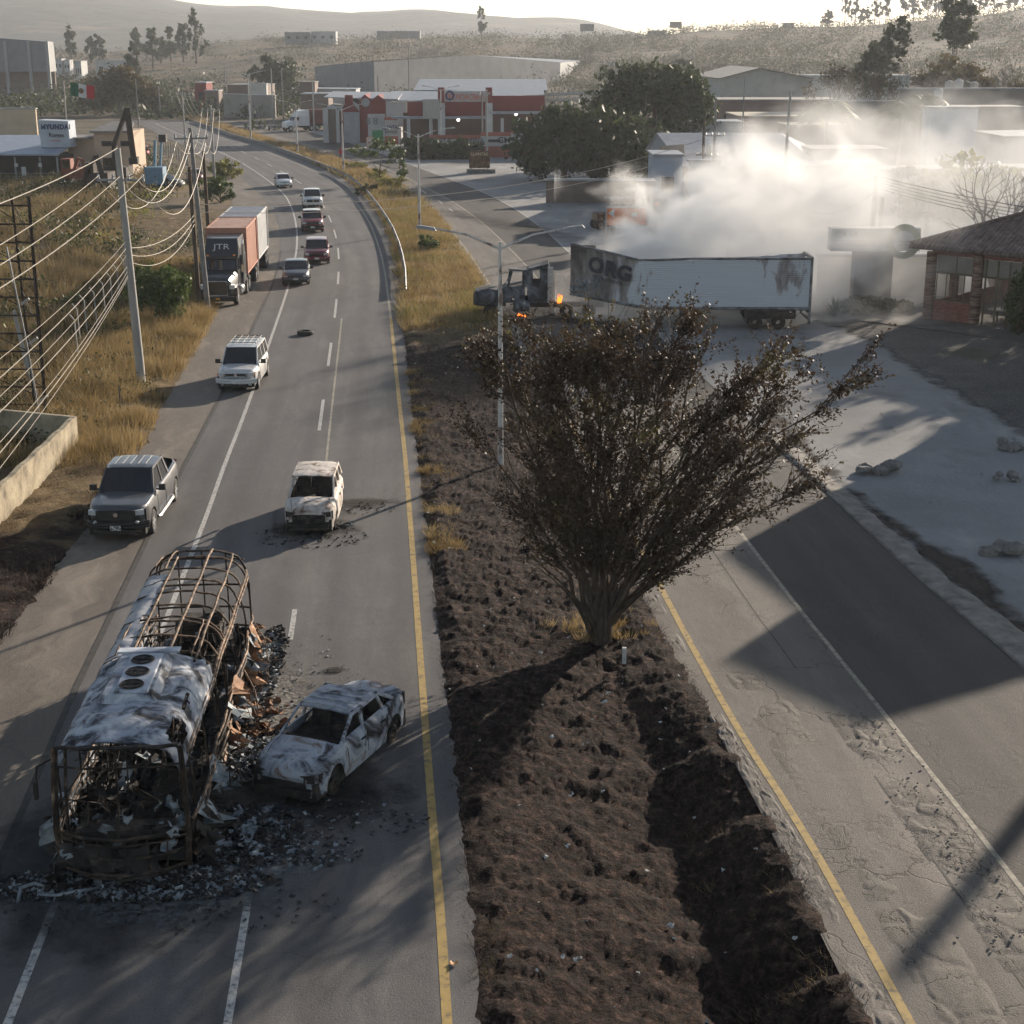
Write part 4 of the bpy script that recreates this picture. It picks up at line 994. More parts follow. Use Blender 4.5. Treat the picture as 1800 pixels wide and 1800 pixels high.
# dark grey pickup truck on the shoulder
grey_p = paint('dark_blue_grey_paint', (.085, .088, .095), .55)
tan_p = grey_p
pk = car('pickup_truck', 'dark grey crew-cab pickup truck pulled over on the dusty shoulder', 'pickup truck', (-12.55, 49.2, .005), R(1.0), 5.75, 2.0, 1.93, 1.12, 1.22, 1.24, 1.0, 1.55, 2.25, 3.75, 4.05,
    trunk=1.28, body=grey_p, wr=.40, fa=.98, ra=4.65, bed=.72, pillars=((2.95, 2.95, .10, .09),), front='wide', lowtrim=blackp, gc=.30, bw=.76)
q = MB()
for sg in (-1, 1):
    q.tube([(sg * 1.02, -1.35, .42), (sg * 1.06, -1.2, .40), (sg * 1.06, .9, .40), (sg * 1.02, 1.05, .42)], .045, 6)
q.build('side_step', chrome_m, pk)
q = MB()
for x in np.linspace(-.5, .5, 5): q.tube([(x, -.45, 1.935), (x, .62, 1.935)], .013, 4)
q.build('roof_ribs', grey_p, pk)
# white estate car with a roof rack
white_p2 = paint('white_pearl_paint', (.55, .55, .55), .1)
car('sport_utility_vehicle', 'white utility vehicle with a roof rack driving along the shoulder line', 'SUV', (-12.55, 70.8, .012), R(0.5), 4.8, 1.86, 1.80, .98, 1.08, 1.12, .9, 1.25, 1.95, 4.45, 4.72,
    body=white_p2, wr=.37, pillars=((2.75, 2.7, .10, .09), (3.65, 3.6, .12, .10)), front='chrome', roofbars=True, gc=.22, bw=.78)
# burnt-out cars
bh = car('burned_hatchback', 'burnt-out pale hatchback standing in the middle of the left lane', 'burned car', (-6.55, 49.0, .01), R(1), 4.1, 1.70, 1.60, .86, 1.02, 1.06, .8, 1.0, 1.75, 3.5, 3.95,
    body=ash_w, burnt=True, glass=False, mirror=False, wr=.30, pillars=((2.2, 2.15, .09, .07), (3.0, 2.9, .09, .07)), bw=.80, roof_m=ash_w)
bs = car('burned_sedan', 'burnt-out blue-grey sedan slewed across the lane beside the bus', 'burned car', (-3.92, 30.75, .01), R(-22.5), 4.45, 1.72, 1.43, .78, .95, .98, .7, 1.22, 1.95, 3.15, 3.85,
    trunk=1.0, body=ash_m, burnt=True, glass=False, mirror=False, wr=.31, pillars=((2.25, 2.28, .09, .07), (3.2, 3.05, .08, .06)), bw=.76)
q = MB()
for i, yy in enumerate((-.28, .02, .32)): q.tube([(-.55, yy, 1.44), (0, yy + .01, 1.455), (.55, yy, 1.44)], .02, 5)
q.build('roof_ribs', ash_m, bs)
# traffic farther up
gs = on_lane(520, 505)
def drive(name, label, cat, px, py, body, L, W, H, kind, **k):
    p = on_lane(px, py); rz = heading(LC, p.y); off_ = Vector((math.sin(-rz), math.cos(rz), 0)) * (L / 2)
    if kind == 'sedan': a = dict(bonnet=.74, cowl=.93, belt=.98, nose=.7, wsb=1.2, wst=1.95, rft=3.2, rfb=3.95, trunk=1.02, pillars=((2.35, 2.4, .09, .07),), bw=.76, wr=.31)
    else: a = dict(bonnet=.92, cowl=1.05, belt=1.10, nose=.8, wsb=1.15, wst=1.85, rft=L - .5, rfb=L - .1, pillars=((2.5, 2.45, .09, .08), (3.4, 3.3, .10, .08)), bw=.78, wr=.36)
    if kind == 'pickup': a.update(rft=3.3, rfb=3.5, bed=.75, pillars=((2.55, 2.5, .09, .08),), trunk=1.14, bonnet=1.0, cowl=1.12, belt=1.15)
    a.update(k)
    return car(name, label, cat, (p.x + off_.x, p.y + off_.y, .012), rz, L, W, H, a.pop('bonnet'), a.pop('cowl'), a.pop('belt'), a.pop('nose'), a.pop('wsb'), a.pop('wst'), a.pop('rft'), a.pop('rfb'), body=body, group='cars queuing down the left road', **a)
white_s = paint('white_car_paint', (.68, .68, .68), .05); 
drive('sedan', 'dark grey sedan nearest in the moving queue', 'car', 520, 503, paint('slate_paint', (.07, .075, .085)), 4.4, 1.80, 1.45, 'sedan')
drive('compact_suv', 'dark red compact SUV behind the grey sedan', 'SUV', 557, 466, paint('wine_paint', (.16, .02, .03)), 4.4, 1.85, 1.66, 'suv')
drive('pickup_truck', 'red pickup with a pale roof, third in the queue', 'pickup truck', 550, 410, paint('brick_red_paint', (.28, .05, .06)), 5.2, 1.88, 1.78, 'pickup', roof_m=white_s, lowtrim=blackp, gc=.25)
drive('pickup_truck', 'white pickup directly behind the red one', 'pickup truck', 551, 368, white_s, 5.2, 1.90, 1.80, 'pickup', front='wide', gc=.25)
drive('sedan', 'small white sedan last in the queue', 'car', 501, 331, white_s, 4.2, 1.72, 1.46, 'sedan')
# burnt tyre on the road
p = G(537, 589)
MB().lathe([(.26, 0), (.36, .0), (.44, .04), (.46, .12), (.44, .2), (.36, .24), (.26, .24), (.25, .12), (.26, 0)], 26).build('loose_tyre', tyre_m, None, smooth=50, loc=(p.x, p.y, .012), label='black loose tyre lying flat on the road', category='tyre')

# ------------------------------------------------------------------ semi truck with two containers
def container(label, loc, rz, L, mat, W=2.44, H=2.6, group=None, roof=None, doors=True):
    t = thing('shipping_container', label, 'container', loc, rz, group); m = MB(); n = int(L / .14); hw = W / 2
    for sg in (-1, 1):
        P = []
        for i in range(n * 2 + 1):
            y = L * i / (n * 2); d = .03 if (i // 2) % 2 else 0
            P.append([(sg * (hw - d), y, .12), (sg * (hw - d), y, H - .12)])
        m.grid(P)
    m.bb(-hw + .02, hw - .02, 0.01, .06, .1, H - .1); m.bb(-hw + .02, hw - .02, L - .06, L - .01, .1, H - .1)
    m.build('wall', mat, t)
    MB().bb(-hw + .01, hw - .01, 0.03, L - .03, H - .08, H - .02).build('roof', roof or mat, t)
    f = MB()
    for sg in (-1, 1):
        f.bb(sg * hw - .05, sg * hw + .05, 0, L, 0, .12); f.bb(sg * hw - .05, sg * hw + .05, 0, L, H - .1, H)
        for y in (.05, L - .05): f.bb(sg * hw - .065, sg * hw + .065, y - .065, y + .065, 0, H + .01)
    for y in (.05, L - .05): f.bb(-hw, hw, y - .055, y + .055, 0, .12); f.bb(-hw, hw, y - .055, y + .055, H - .1, H + .003)
    f.build('corner_frame', mat, t)
    return t
def trailer(parent, y0, L, zf=1.12, wy=(), mat=None):
    m = MB()
    for sg in (-1, 1): m.bb(sg * .45 - .06, sg * .45 + .06, y0, y0 + L, zf - .32, zf - .03)
    m.bb(-1.2, 1.2, y0, y0 + L, zf - .03, zf); m.bb(-1.2, 1.2, y0 + L - .1, y0 + L, zf - .5, zf - .035)
    for sg in (-1, 1): m.bb(sg * .6 - .05, sg * .6 + .05, y0 + 2.2, y0 + 2.3, .2, zf - .3)
    m.build('trailer_bed', mat or char_m, parent)
    for y in wy:
        for sg in (-1, 1): wheel(parent, sg * 1.0, y, .5, .5, sg, tyre_m, rim_m, spokes=5)
dk = paint('black_truck_paint', (.022, .025, .03), .1); 
p1 = G(398, 541); p2 = Vector((-19.6, 115, 0))
ang = math.atan2(-( -18.9 + 17.35), 22.)
tr = thing('semi_truck', 'black long-nosed semi truck parked on the verge with two containers', 'truck', (-17.75, 92.6, .01), R(3.3))
def semi(t, bm, y=0.0, burnt=False, wheels=True):
    m = MB()
    # bonnet (loft), cab, sleeper with sloped fairing
    P = []
    for yy, w, z0, z1 in ((0, .62, .7, 1.55), (.12, .78, .62, 1.68), (.9, .92, .62, 1.86), (1.75, 1.02, .62, 1.98)):
        P.append([(-w, y + yy, z0), (-w - .02, y + yy, z1 - .25), (-w + .12, y + yy, z1 - .04), (0, y + yy, z1 + .03), (w - .12, y + yy, z1 - .04), (w + .02, y + yy, z1 - .25), (w, y + yy, z0)])
    m.grid(P); o = len(m.v); m.v += P[0]; m.f.append(tuple(o + i for i in range(7)))
    m.build('bonnet', bm, t, smooth=40)
    c = MB(); c.bb(-1.05, 1.05, y + 1.75, y + 3.3, .95, 1.95)
    for sg in (-1, 1):
        c.hexa([(sg * 1.05, y + 1.8, 1.94), (sg * 1.05, y + 1.92, 1.94), (sg * 1.0, y + 2.2, 2.62), (sg * 1.0, y + 2.08, 2.62)], [(sg * .98, y + 1.8, 1.94), (sg * .98, y + 1.92, 1.94), (sg * .93, y + 2.2, 2.62), (sg * .93, y + 2.08, 2.62)])
        c.bb(sg * 1.02 - .04, sg * 1.02 + .04, y + 2.85, y + 3.3, 1.94, 2.64)
    c.bb(-1.05, 1.05, y + 2.05, y + 3.3, 2.62, 2.74)
    c.build('cab', bm, t)
    s = MB(); s.hexa([(-1.2, y + 3.3, .95), (1.2, y + 3.3, .95), (1.2, y + 5.0, .95), (-1.2, y + 5.0, .95)], [(-1.2, y + 3.3, 2.7), (1.2, y + 3.3, 2.7), (1.2, y + 5.0, 2.7), (-1.2, y + 5.0, 2.7)])
    s.hexa([(-1.05, y + 2.45, 2.745), (1.05, y + 2.45, 2.745), (1.18, y + 5.0, 2.703), (-1.18, y + 5.0, 2.703)], [(-.95, y + 3.2, 3.75), (.95, y + 3.2, 3.75), (1.1, y + 5.0, 3.85), (-1.1, y + 5.0, 3.85)])
    s.build('sleeper_box', bm, t)
    return t
semi(tr, dk)
q = MB(); P = [[(-.92, 1.86, 1.98), (.92, 1.86, 1.98)], [(-.88, 2.14, 2.6), (.88, 2.14, 2.6)]]; q.grid(P); q.build('windscreen', glass_m, tr)
for sg in (-1, 1): MB().bb(sg * 1.03 - .01, sg * 1.03 + .01, 2.2, 2.84, 1.96, 2.55).build('side_window', glass_m, tr)
MB().bb(-.52, .52, -.05, .0, .72, 1.5).build('grille', M('grille_mesh', [(.4, (.03, .025, .02)), (.6, (.12, .11, .1))], 30, .4, metal=.6), tr)
MB().tube([(-.56, -.06, .68), (-.56, -.06, 1.55), (.56, -.06, 1.55), (.56, -.06, .68), (-.56, -.06, .68)], .04, 6).build('grille_surround', chrome_m, tr)
MB().bb(-1.15, 1.15, -.32, -.1, .38, .66).build('bumper', blackp, tr)
MB().bb(-.12, .14, -.345, -.325, .47, .6).build('number_plate', M('amber_plate', [(.3, (.55, .28, .03)), (.7, (.7, .38, .06))], 9, .5), tr)
for sg in (-1, 1):
    MB().box((sg * .86, .12, 1.2), (.3, .3, .26)).build('headlight', lamp_m, tr)
    MB().bb(sg * .78 - .26, sg * .78 + .26, .2, 1.55, 1.0, 1.14).bb(sg * 1.02 - .12, sg * 1.02 + .12, .15, .3, .72, 1.14).build('mudguard', dk, tr)
    MB().tube([(sg * 1.22, 3.2, .9), (sg * 1.22, 3.2, 3.4), (sg * 1.22, 3.35, 3.65)], .07, 8).build('exhaust_stack', chrome_m, tr)
    MB().tube([(sg * .95, 1.9, 2.2), (sg * 1.35, 1.75, 2.3), (sg * 1.35, 1.75, 1.8)], .015, 4).box((sg * 1.38, 1.75, 2.1), (.2, .06, .42)).build('wing_mirror', chrome_m, tr)
    MB().lathe([(.001, 0), (.30, .01), (.32, .05), (.32, 1.0), (.30, 1.04), (.001, 1.05)], 16, 'y', (sg * 1.0, 2.0, .72)).build('fuel_tank', chrome_m, tr)
    MB().box((sg * .8, 2.3, 2.82), (.14, .1, .1)).build('marker_lamp', amber_m, tr)
    wheel(tr, sg * .98, .95, .52, .3, sg, tyre_m, rim_m, spokes=5)
    for yy in (5.4, 6.7): wheel(tr, sg * .95, yy, .52, .5, sg, tyre_m, rim_m, spokes=5)
text('JTR', .52, M('white_letters', [(.3, (.5, .5, .48)), (.7, (.62, .62, .6))], 9, .6), tr, (0, 2.74, 3.28), (R(55), 0, 0), sx=1.3)
MB().bb(-.5, .5, 3.3, 7.6, .62, .9).build('chassis', char_m, tr)
trailer(tr, 5.2, 6.6, 1.25, (10.6, 11.6)); trailer(tr, 12.3, 6.6, 1.25, (17.4, 18.4))
cm1 = M('faded_salmon_steel', [(.3, (.30, .13, .085)), (.6, (.42, .20, .14)), (.75, (.48, .27, .20))], .9, .7, stretch=(1, 1, .4))
cm1r = M('faded_salmon_roof', [(.3, (.24, .13, .10)), (.5, (.36, .22, .17)), (.75, (.30, .24, .21))], 1.2, .75)
cm2 = M('pale_grey_steel', [(.3, (.36, .37, .38)), (.7, (.50, .50, .50))], .9, .6)
cm2r = M('blue_grey_roof', [(.3, (.10, .12, .16)), (.7, (.18, .20, .24))], 1.2, .6)
Rm = Matrix.Rotation(R(3.3), 4, 'Z')
def onbed(y): return Vector((-17.75, 92.6, 1.265)) + (Rm @ Vector((0, y, 0)))
container('faded salmon container on the front trailer of the parked semi', onbed(5.25), R(3.3), 6.3, cm1, H=2.9, roof=cm1r)
ct2 = container('grey container with a blue-grey roof on the rear trailer', onbed(12.2), R(3.3), 6.9, cm2, H=2.9, roof=cm2r)
MB().lathe([(.3, 1.235), (.34, 1.255), (.38, 1.235)], 18, "x", (0, 3.0, 1.7)).build("ring_emblem", cm2, ct2)
# white truck with a rust-red container in the frontage road
def small_semi(name, label, loc, rz, cabm, scale=1.0, group=None):
    t = thing(name, label, 'truck', loc, rz, group)
    semi(t, cabm); MB().grid([[(-.92, 1.86, 1.98), (.92, 1.86, 1.98)], [(-.88, 2.14, 2.6), (.88, 2.14, 2.6)]]).build('windscreen', glass_m, t)
    for sg in (-1, 1):
        MB().bb(sg * 1.06 - .01, sg * 1.06 + .01, 2.2, 2.84, 1.96, 2.55).build('side_window', glass_m, t)
        for yy in (.95, 5.4, 6.7): wheel(t, sg * .98, yy, .52, .4, sg, tyre_m, rim_m, spokes=5)
    MB().bb(-.5, .5, 3.3, 7.6, .62, .9).build('chassis', char_m, t)
    return t
ps = G(508, 231); rzs = R(-52)
ss = small_semi('semi_truck', 'white semi truck hauling a rust-red container along the frontage road', (ps.x - 1, ps.y, .012), rzs, white_s)
trailer(ss, 5.4, 6.4, 1.2, (10.3, 11.3))
c3 = Matrix.Rotation(rzs, 3, 'Z') @ Vector((0, 5.45, 1.21))
container('rust-red container on the white semi truck', Vector((ps.x - 1, ps.y, .012)) + c3, rzs, 6.1, M('rust_red_steel', [(.3, (.12, .035, .025)), (.7, (.20, .06, .045))], 1, .7), H=2.7)
pt = G(332, 181)
t2 = thing('box_truck', 'far white and red box truck where the two roads meet', 'truck', (pt.x, pt.y, .01), R(8))
MB().bb(-1.2, 1.2, 0, 1.9, .7, 2.9).build('cab', white_s, t2); MB().bb(-1.05, 1.05, -.02, 0, 1.7, 2.6).build('windscreen', glass_m, t2)
MB().bb(-1.25, 1.25, 2.0, 8.0, .9, 3.5).build('cargo_box', M('rust_red_steel', None), t2); MB().bb(-1.1, 1.1, -.05, 0, .6, .95).build('bumper', M('rust_red_steel', None), t2)
for sg in (-1, 1):
    for yy in (1.1, 6.4): wheel(t2, sg * 1.0, yy, .48, .35, sg, tyre_m, rim_m, spokes=5)
# motorcyclist far up the frontage road
pm = G(600, 284)
mt = thing('motorcycle', 'small motorcycle ridden away up the frontage road', 'motorcycle', (pm.x, pm.y, .012), R(20))
for yy in (-.62, .62):
    w_ = link('wheel', None, mt, (0, yy, .31)); MB().lathe([(.22, -.05), (.31, -.03), (.31, .03), (.22, .05), (.22, -.05)], 18, 'x').build('tyre', tyre_m, w_)
    MB().lathe([(.2, 0.0), (.22, .02), (.22, -.02), (.2, 0)], 18, 'x').bb(-.01, .01, -.2, .2, -.02, .02).bb(-.01, .01, -.02, .02, -.2, .2).build('rim', rim_m, w_)
MB().bb(-.12, .12, -.3, .12, .62, .85).bb(-.14, .14, -.25, .2, .3, .6).build('tank', blackp, mt); MB().bb(-.13, .13, .1, .75, .72, .82).build('seat', blackp, mt)
MB().tube([(0, -.62, .31), (0, -.42, .95)], .03, 6).tube([(-.35, -.3, 1.0), (0, -.42, .97), (.35, -.3, 1.0)], .018, 6).build('handlebar', chrome_m, mt)
def skin_person(name, label, loc, rz, joints, edges, mat, head, headr, parts=()):
    me = bpy.data.meshes.new(name); me.from_pydata([j[0] for j in joints], edges, [])
    o = link(name, me, None, loc, rz, label=label, category='person'); me.materials.append(mat)
    o.modifiers.new('skin', 'SKIN'); s = o.modifiers.new('sub', 'SUBSURF'); s.levels = 1; s.render_levels = 1
    if not me.skin_vertices: pass
    import bmesh
    bm = bmesh.new(); bm.from_mesh(me); lay = bm.verts.layers.skin.verify(); bm.verts.ensure_lookup_table()
    for v, j in zip(bm.verts, joints): v[lay].radius = (j[1], j[1]); v[lay].use_root = False
    bm.verts[0][lay].use_root = True; bm.to_mesh(me); bm.free()
    return o
J = [((0, .3, .88), .16), ((0, .22, 1.12), .15), ((0, .14, 1.34), .17), ((0, .1, 1.5), .07), ((0, .08, 1.62), .1), ((0, .07, 1.74), .09),
     ((-.2, .13, 1.38), .075), ((-.3, -.05, 1.18), .055), ((-.33, -.28, 1.04), .04), ((.2, .13, 1.38), .075), ((.3, -.05, 1.18), .055), ((.33, -.28, 1.04), .04),
     ((-.14, .25, .86), .11), ((-.22, -.12, .72), .085), ((-.2, .12, .32), .055), ((-.2, .0, .26), .05), ((.14, .25, .86), .11), ((.22, -.12, .72), .085), ((.2, .12, .32), .055), ((.2, .0, .26), .05)]
E = [(0, 1), (1, 2), (2, 3), (3, 4), (4, 5), (2, 6), (6, 7), (7, 8), (2, 9), (9, 10), (10, 11), (0, 12), (12, 13), (13, 14), (14, 15), (0, 16), (16, 17), (17, 18), (18, 19)]
rider = skin_person('person', 'person in a red jacket riding the motorcycle', (pm.x, pm.y, .012), R(20), J, E, M('dark_cloth', [(.3, (.02, .02, .025)), (.7, (.035, .035, .04))], 8, .9), None, 0)
red_c = M('red_cloth', [(.3, (.35, .02, .03)), (.7, (.5, .035, .045))], 8, .9)
MB().lathe([(.13, 0), (.175, .1), (.20, .28), (.23, .44), (.19, .52), (.08, .58)], 14, 'z', (0, .2, .95)).tube([(-.21, .14, 1.42), (-.31, -.05, 1.2), (-.33, -.24, 1.07)], [.09, .07, .055], 8).tube([(.21, .14, 1.42), (.31, -.05, 1.2), (.33, -.24, 1.07)], [.09, .07, .055], 8).build('jacket', red_c, rider, smooth=60)
MB().lathe([(.001, .26), (.09, .23), (.135, .13), (.13, .02), (.1, -.02)], 14, 'z', (0, .075, 1.6)).build('helmet', red_c, rider, smooth=60)
# ------------------------------------------------------------------ soot and ash on the asphalt
def stain(name, px, py, rx, ry, rz, c, strength=1.0, z=.022, scale=2.2, seed=0.0, hard=.22, rough=.95, grain=1.0):
    p = G(px, py); m = bpy.data.materials.new(name); m.use_nodes = True; n, l = nt(m); b = n['Principled BSDF']
    tc = n.new('ShaderNodeTexCoord'); ln = n.new('ShaderNodeVectorMath'); ln.operation = 'LENGTH'
    sp = n.new('ShaderNodeVectorMath'); sp.operation = 'MULTIPLY'; sp.inputs[1].default_value = (1 / rx, 1 / ry, 0)
    l.new(tc.outputs['Object'], sp.inputs[0]); l.new(sp.outputs[0], ln.inputs[0])
    q = n.new('ShaderNodeMapping'); q.inputs['Location'].default_value = (seed, seed, 0); l.new(tc.outputs['Object'], q.inputs[0])
    nz = n.new('ShaderNodeTexNoise'); nz.inputs['Scale'].default_value = scale; nz.inputs['Detail'].default_value = 9; nz.inputs['Roughness'].default_value = .72
    l.new(q.outputs[0], nz.inputs['Vector'])
    a = n.new('ShaderNodeMath'); a.operation = 'MULTIPLY_ADD'; l.new(nz.outputs['Fac'], a.inputs[0]); a.inputs[1].default_value = 1.5; l.new(ln.outputs['Value'], a.inputs[2])
    r = n.new('ShaderNodeMapRange'); r.inputs[1].default_value = 1.45; r.inputs[2].default_value = 1.45 - hard * 2; r.inputs[3].default_value = 0; r.inputs[4].default_value = strength
    l.new(a.outputs[0], r.inputs[0])
    n2 = n.new('ShaderNodeTexNoise'); n2.inputs['Scale'].default_value = 9; n2.inputs['Detail'].default_value = 6; l.new(q.outputs[0], n2.inputs['Vector'])
    rp = ramp(n, [(.3, tuple(x * (1 - .55 * grain) for x in c)), (.5, c), (.7, tuple(min(1, x * (1 + .7 * grain)) for x in c))]); l.new(n2.outputs['Fac'], rp.inputs['Fac']); l.new(rp.outputs[0], b.inputs['Base Color'])
    b.inputs['Roughness'].default_value = rough; b.inputs['Specular IOR Level'].default_value = .15
    bp = n.new('ShaderNodeBump'); bp.inputs['Strength'].default_value = .7 * grain; bp.inputs['Distance'].default_value = .04; l.new(n2.outputs['Fac'], bp.inputs['Height']); l.new(bp.outputs[0], b.inputs['Normal'])
    tr = n.new('ShaderNodeBsdfTransparent'); mx = n.new('ShaderNodeMixShader'); l.new(r.outputs[0], mx.inputs[0]); l.new(tr.outputs[0], mx.inputs[1]); l.new(b.outputs[0], mx.inputs[2])
    l.new(mx.outputs[0], n['Material Output'].inputs['Surface'])
    MB().add([(-rx, -ry, 0), (rx, -ry, 0), (rx, ry, 0), (-rx, ry, 0)], [(0, 1, 2, 3)]).build(name, m, None, loc=(p.x, p.y, z), rz=rz, kind='stuff')
stain('soot', 235, 1500, 4.3, 5.8, R(3), (.020, .022, .024), .95, .020, .7, 1, .3)
stain('ash', 270, 1590, 3.6, 1.5, R(6), (.085, .095, .10), .8, .025, 2.0, 4, .2)
stain('ash', 480, 1260, 1.7, 4.6, R(4), (.19, .18, .165), .9, .028, 1.3, 2, .16)
stain('ash', 60, 1500, 1.8, 2.6, R(5), (.05, .056, .06), .75, .027, 1.4, 21, .3)
stain('ash', 400, 1545, 2.6, 1.3, R(12), (.13, .145, .155), .8, .030, 2.6, 22, .25)
stain('soot', 560, 1395, 3.2, 2.4, R(-30), (.018, .017, .017), .95, .032, 1.1, 8, .3)
stain('ash', 470, 1450, 1.3, 1.6, R(20), (.10, .11, .12), .8, .036, 2.4, 9, .2)
stain('soot', 548, 930, 2.2, 1.7, 0, (.022, .019, .017), .95, .020, 1.2, 3, .25)
stain('soot', 640, 885, 2.2, 1.0, R(10), (.035, .028, .024), .7, .024, 1.6, 5, .25)
stain('soot', 585, 1180, .5, .4, 0, (.02, .02, .02), .9, .036, 3, 6, .2)
stain('soot', 1000, 545, 10, 8, 0, (.022, .020, .020), .9, .020, .35, 11, .3)
stain('soot', 890, 395, 3.4, 26, R(26), (.035, .033, .033), .75, .024, .25, 14, .35)
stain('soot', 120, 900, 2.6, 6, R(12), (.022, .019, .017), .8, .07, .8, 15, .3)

def crumple(mb, p, s, rn, amp=.35, flat=.35):
    n = 4; rot = Matrix.Rotation(rn.uniform(0, 6.28), 3, 'Z') @ Matrix.Rotation(rn.gauss(0, flat), 3, 'X') @ Matrix.Rotation(rn.gauss(0, flat), 3, 'Y')
    ar = rn.uniform(.35, 1); P = []
    for i in range(n):
        P.append([Vector(p) + rot @ Vector(((i / (n - 1) - .5) * s + rn.gauss(0, s * .09), (j / (n - 1) - .5) * s * ar + rn.gauss(0, s * .09), rn.gauss(0, s * amp * .35))) for j in range(n)])
    if p[2] > 0:
        for r_ in P:
            for v in r_: v.z = max(v.z, .02)
    mb.grid(P)
ashp = M('ash_flakes', [(.3, (.09, .098, .11)), (.5, (.22, .25, .27)), (.7, (.42, .45, .47))], 3, .9, detail=8)
charp = M('charred_flakes', [(.3, (.010, .010, .011)), (.55, (.035, .033, .032)), (.75, (.08, .07, .062))], 3, .9)
rustp = M('scorched_sheet', [(.3, (.07, .032, .018)), (.5, (.20, .10, .05)), (.7, (.38, .24, .15))], 3, .85, detail=8)
def debris(name, zones, mat, seed):
    rn = random.Random(seed); mb = MB()
    for (px, py, rx, ry, n, s0, s1, h) in zones:
        c = G(px, py)
        for _ in range(n):
            a = rn.uniform(0, 6.28); r = rn.random() ** .6
            x, y = c.x + math.cos(a) * rx * r, c.y + math.sin(a) * ry * r
            crumple(mb, (x, y, .03 + rn.random() ** 2 * h * (1 - r * .8)), rn.uniform(s0, s1) * (1 - .3 * r), rn)
    mb.build(name, mat, None, smooth=30, kind='stuff')
Z_ = [(450, 1200, .5, 3.4, 460, .04, .28, .55), (470, 1330, .9, 1.4, 420, .03, .22, .14), (425, 1470, 1.1, 1.2, 620, .03, .30, .18), (240, 1555, 2.4, .6, 620, .03, .26, .12), (60, 1565, 1.0, .5, 90, .03, .16, .05), (520, 1500, 1.2, .8, 160, .02, .14, .04)]
debris('debris', Z_, ashp, 3); debris('debris', [(z[0], z[1], z[2] * 1.1, z[3] * 1.1, int(z[4] * 1.3), z[5], z[6] * 1.1, z[7]) for z in Z_], charp, 4)
debris('debris', [(440, 1180, .4, 2.8, 90, .15, .6, .9), (450, 1265, .8, 1.1, 70, .1, .45, .25)], rustp, 5)
debris('debris', [(500, 1330, 2.2, 5.5, 240, .03, .12, .03), (560, 1440, 2.4, .9, 160, .03, .16, .04), (545, 945, 1.9, 1.2, 160, .04, .16, .05), (640, 895, 1.2, .8, 60, .03, .14, .03), (280, 1600, 3.5, .9, 200, .03, .14, .03)], charp, 6)
debris('debris', [(520, 1250, 1.2, 5, 160, .03, .1, .03), (560, 1440, 2.2, .8, 60, .03, .14, .04), (590, 925, .6, .5, 24, .06, .2, .1)], ashp, 7)

# ------------------------------------------------------------------ the burnt-out bus
bus = thing('burned_bus', 'gutted burnt bus whose bare roof ribs show, front towards the camera', 'bus', (-7.22, 25.55, .015), R(3.2))
PROF = [(1.24, .45), (1.26, 1.0), (1.25, 1.6), (1.22, 2.25), (1.14, 2.55), (.98, 2.77), (.72, 2.89), (.38, 2.94), (0, 2.96)]
def prof(s, y=0, sag=0):    # s from -1 (left sill) over the roof to +1
    a = abs(s); k = (1 - a) * (len(PROF) - 1); i = min(len(PROF) - 2, int(k)); f = k - i
    x = PROF[i][0] * (1 - f) + PROF[i + 1][0] * f; z = PROF[i][1] * (1 - f) + PROF[i + 1][1] * f
    nose = max(0, 1 - y / .7) ** 2 if y < .7 else 0; tail = max(0, 1 - (11.4 - y) / .8) ** 2 if y > 10.6 else 0
    x *= 1 - .08 * nose - .10 * tail; z -= .10 * nose * (z > 2) + .12 * tail * (z > 2)
    return Vector((math.copysign(x, s), y, z - sag))
rb = random.Random(9)
def bow(y, s0, s1, r, n=16, wob=.012):
    return [prof(s0 + (s1 - s0) * i / n, y + .0) + Vector((0, rb.gauss(0, wob), rb.gauss(0, wob))) for i in range(n + 1)]
for y in (4.35, 5.2, 6.05, 6.25, 7.1, 7.95, 8.8, 9.65, 10.5, 11.15, 11.35):
    MB().tube(bow(y, -.60 if y < 10 else -.66, .62, .024), .026, 6).build('roof_bow', rustd_m if y > 10.8 else rust_m, bus, smooth=40)
for s, y0, y1, w in ((-.36, 10.2, 11.3, .03), (-.22, 9.7, 11.3, .03), (-.15, 4.3, 10.5, .035), (.10, 4.1, 11.3, .045), (.32, 4.0, 11.3, .04), (.27, 4.2, 6.2, .025), (-.3, 4.3, 6.1, .03)):
    pts = [prof(s, y) + Vector((rb.gauss(0, .008), 0, .02 + rb.gauss(0, .008))) for y in np.linspace(y0, y1, 10)]
    MB().tube(pts, w * .8, 5).build('roof_stringer', rust_m, bus, smooth=40)
for s, r_ in ((.56, .032), (.60, .03), (-.58, .03)):
    MB().tube([prof(s, y) + Vector((.012 * math.sin(y * 2), 0, .02 * math.sin(y * 1.3))) for y in np.linspace(.5, 11.2, 20)], r_, 6).build('cant_rail', rust_m, bus, smooth=40)
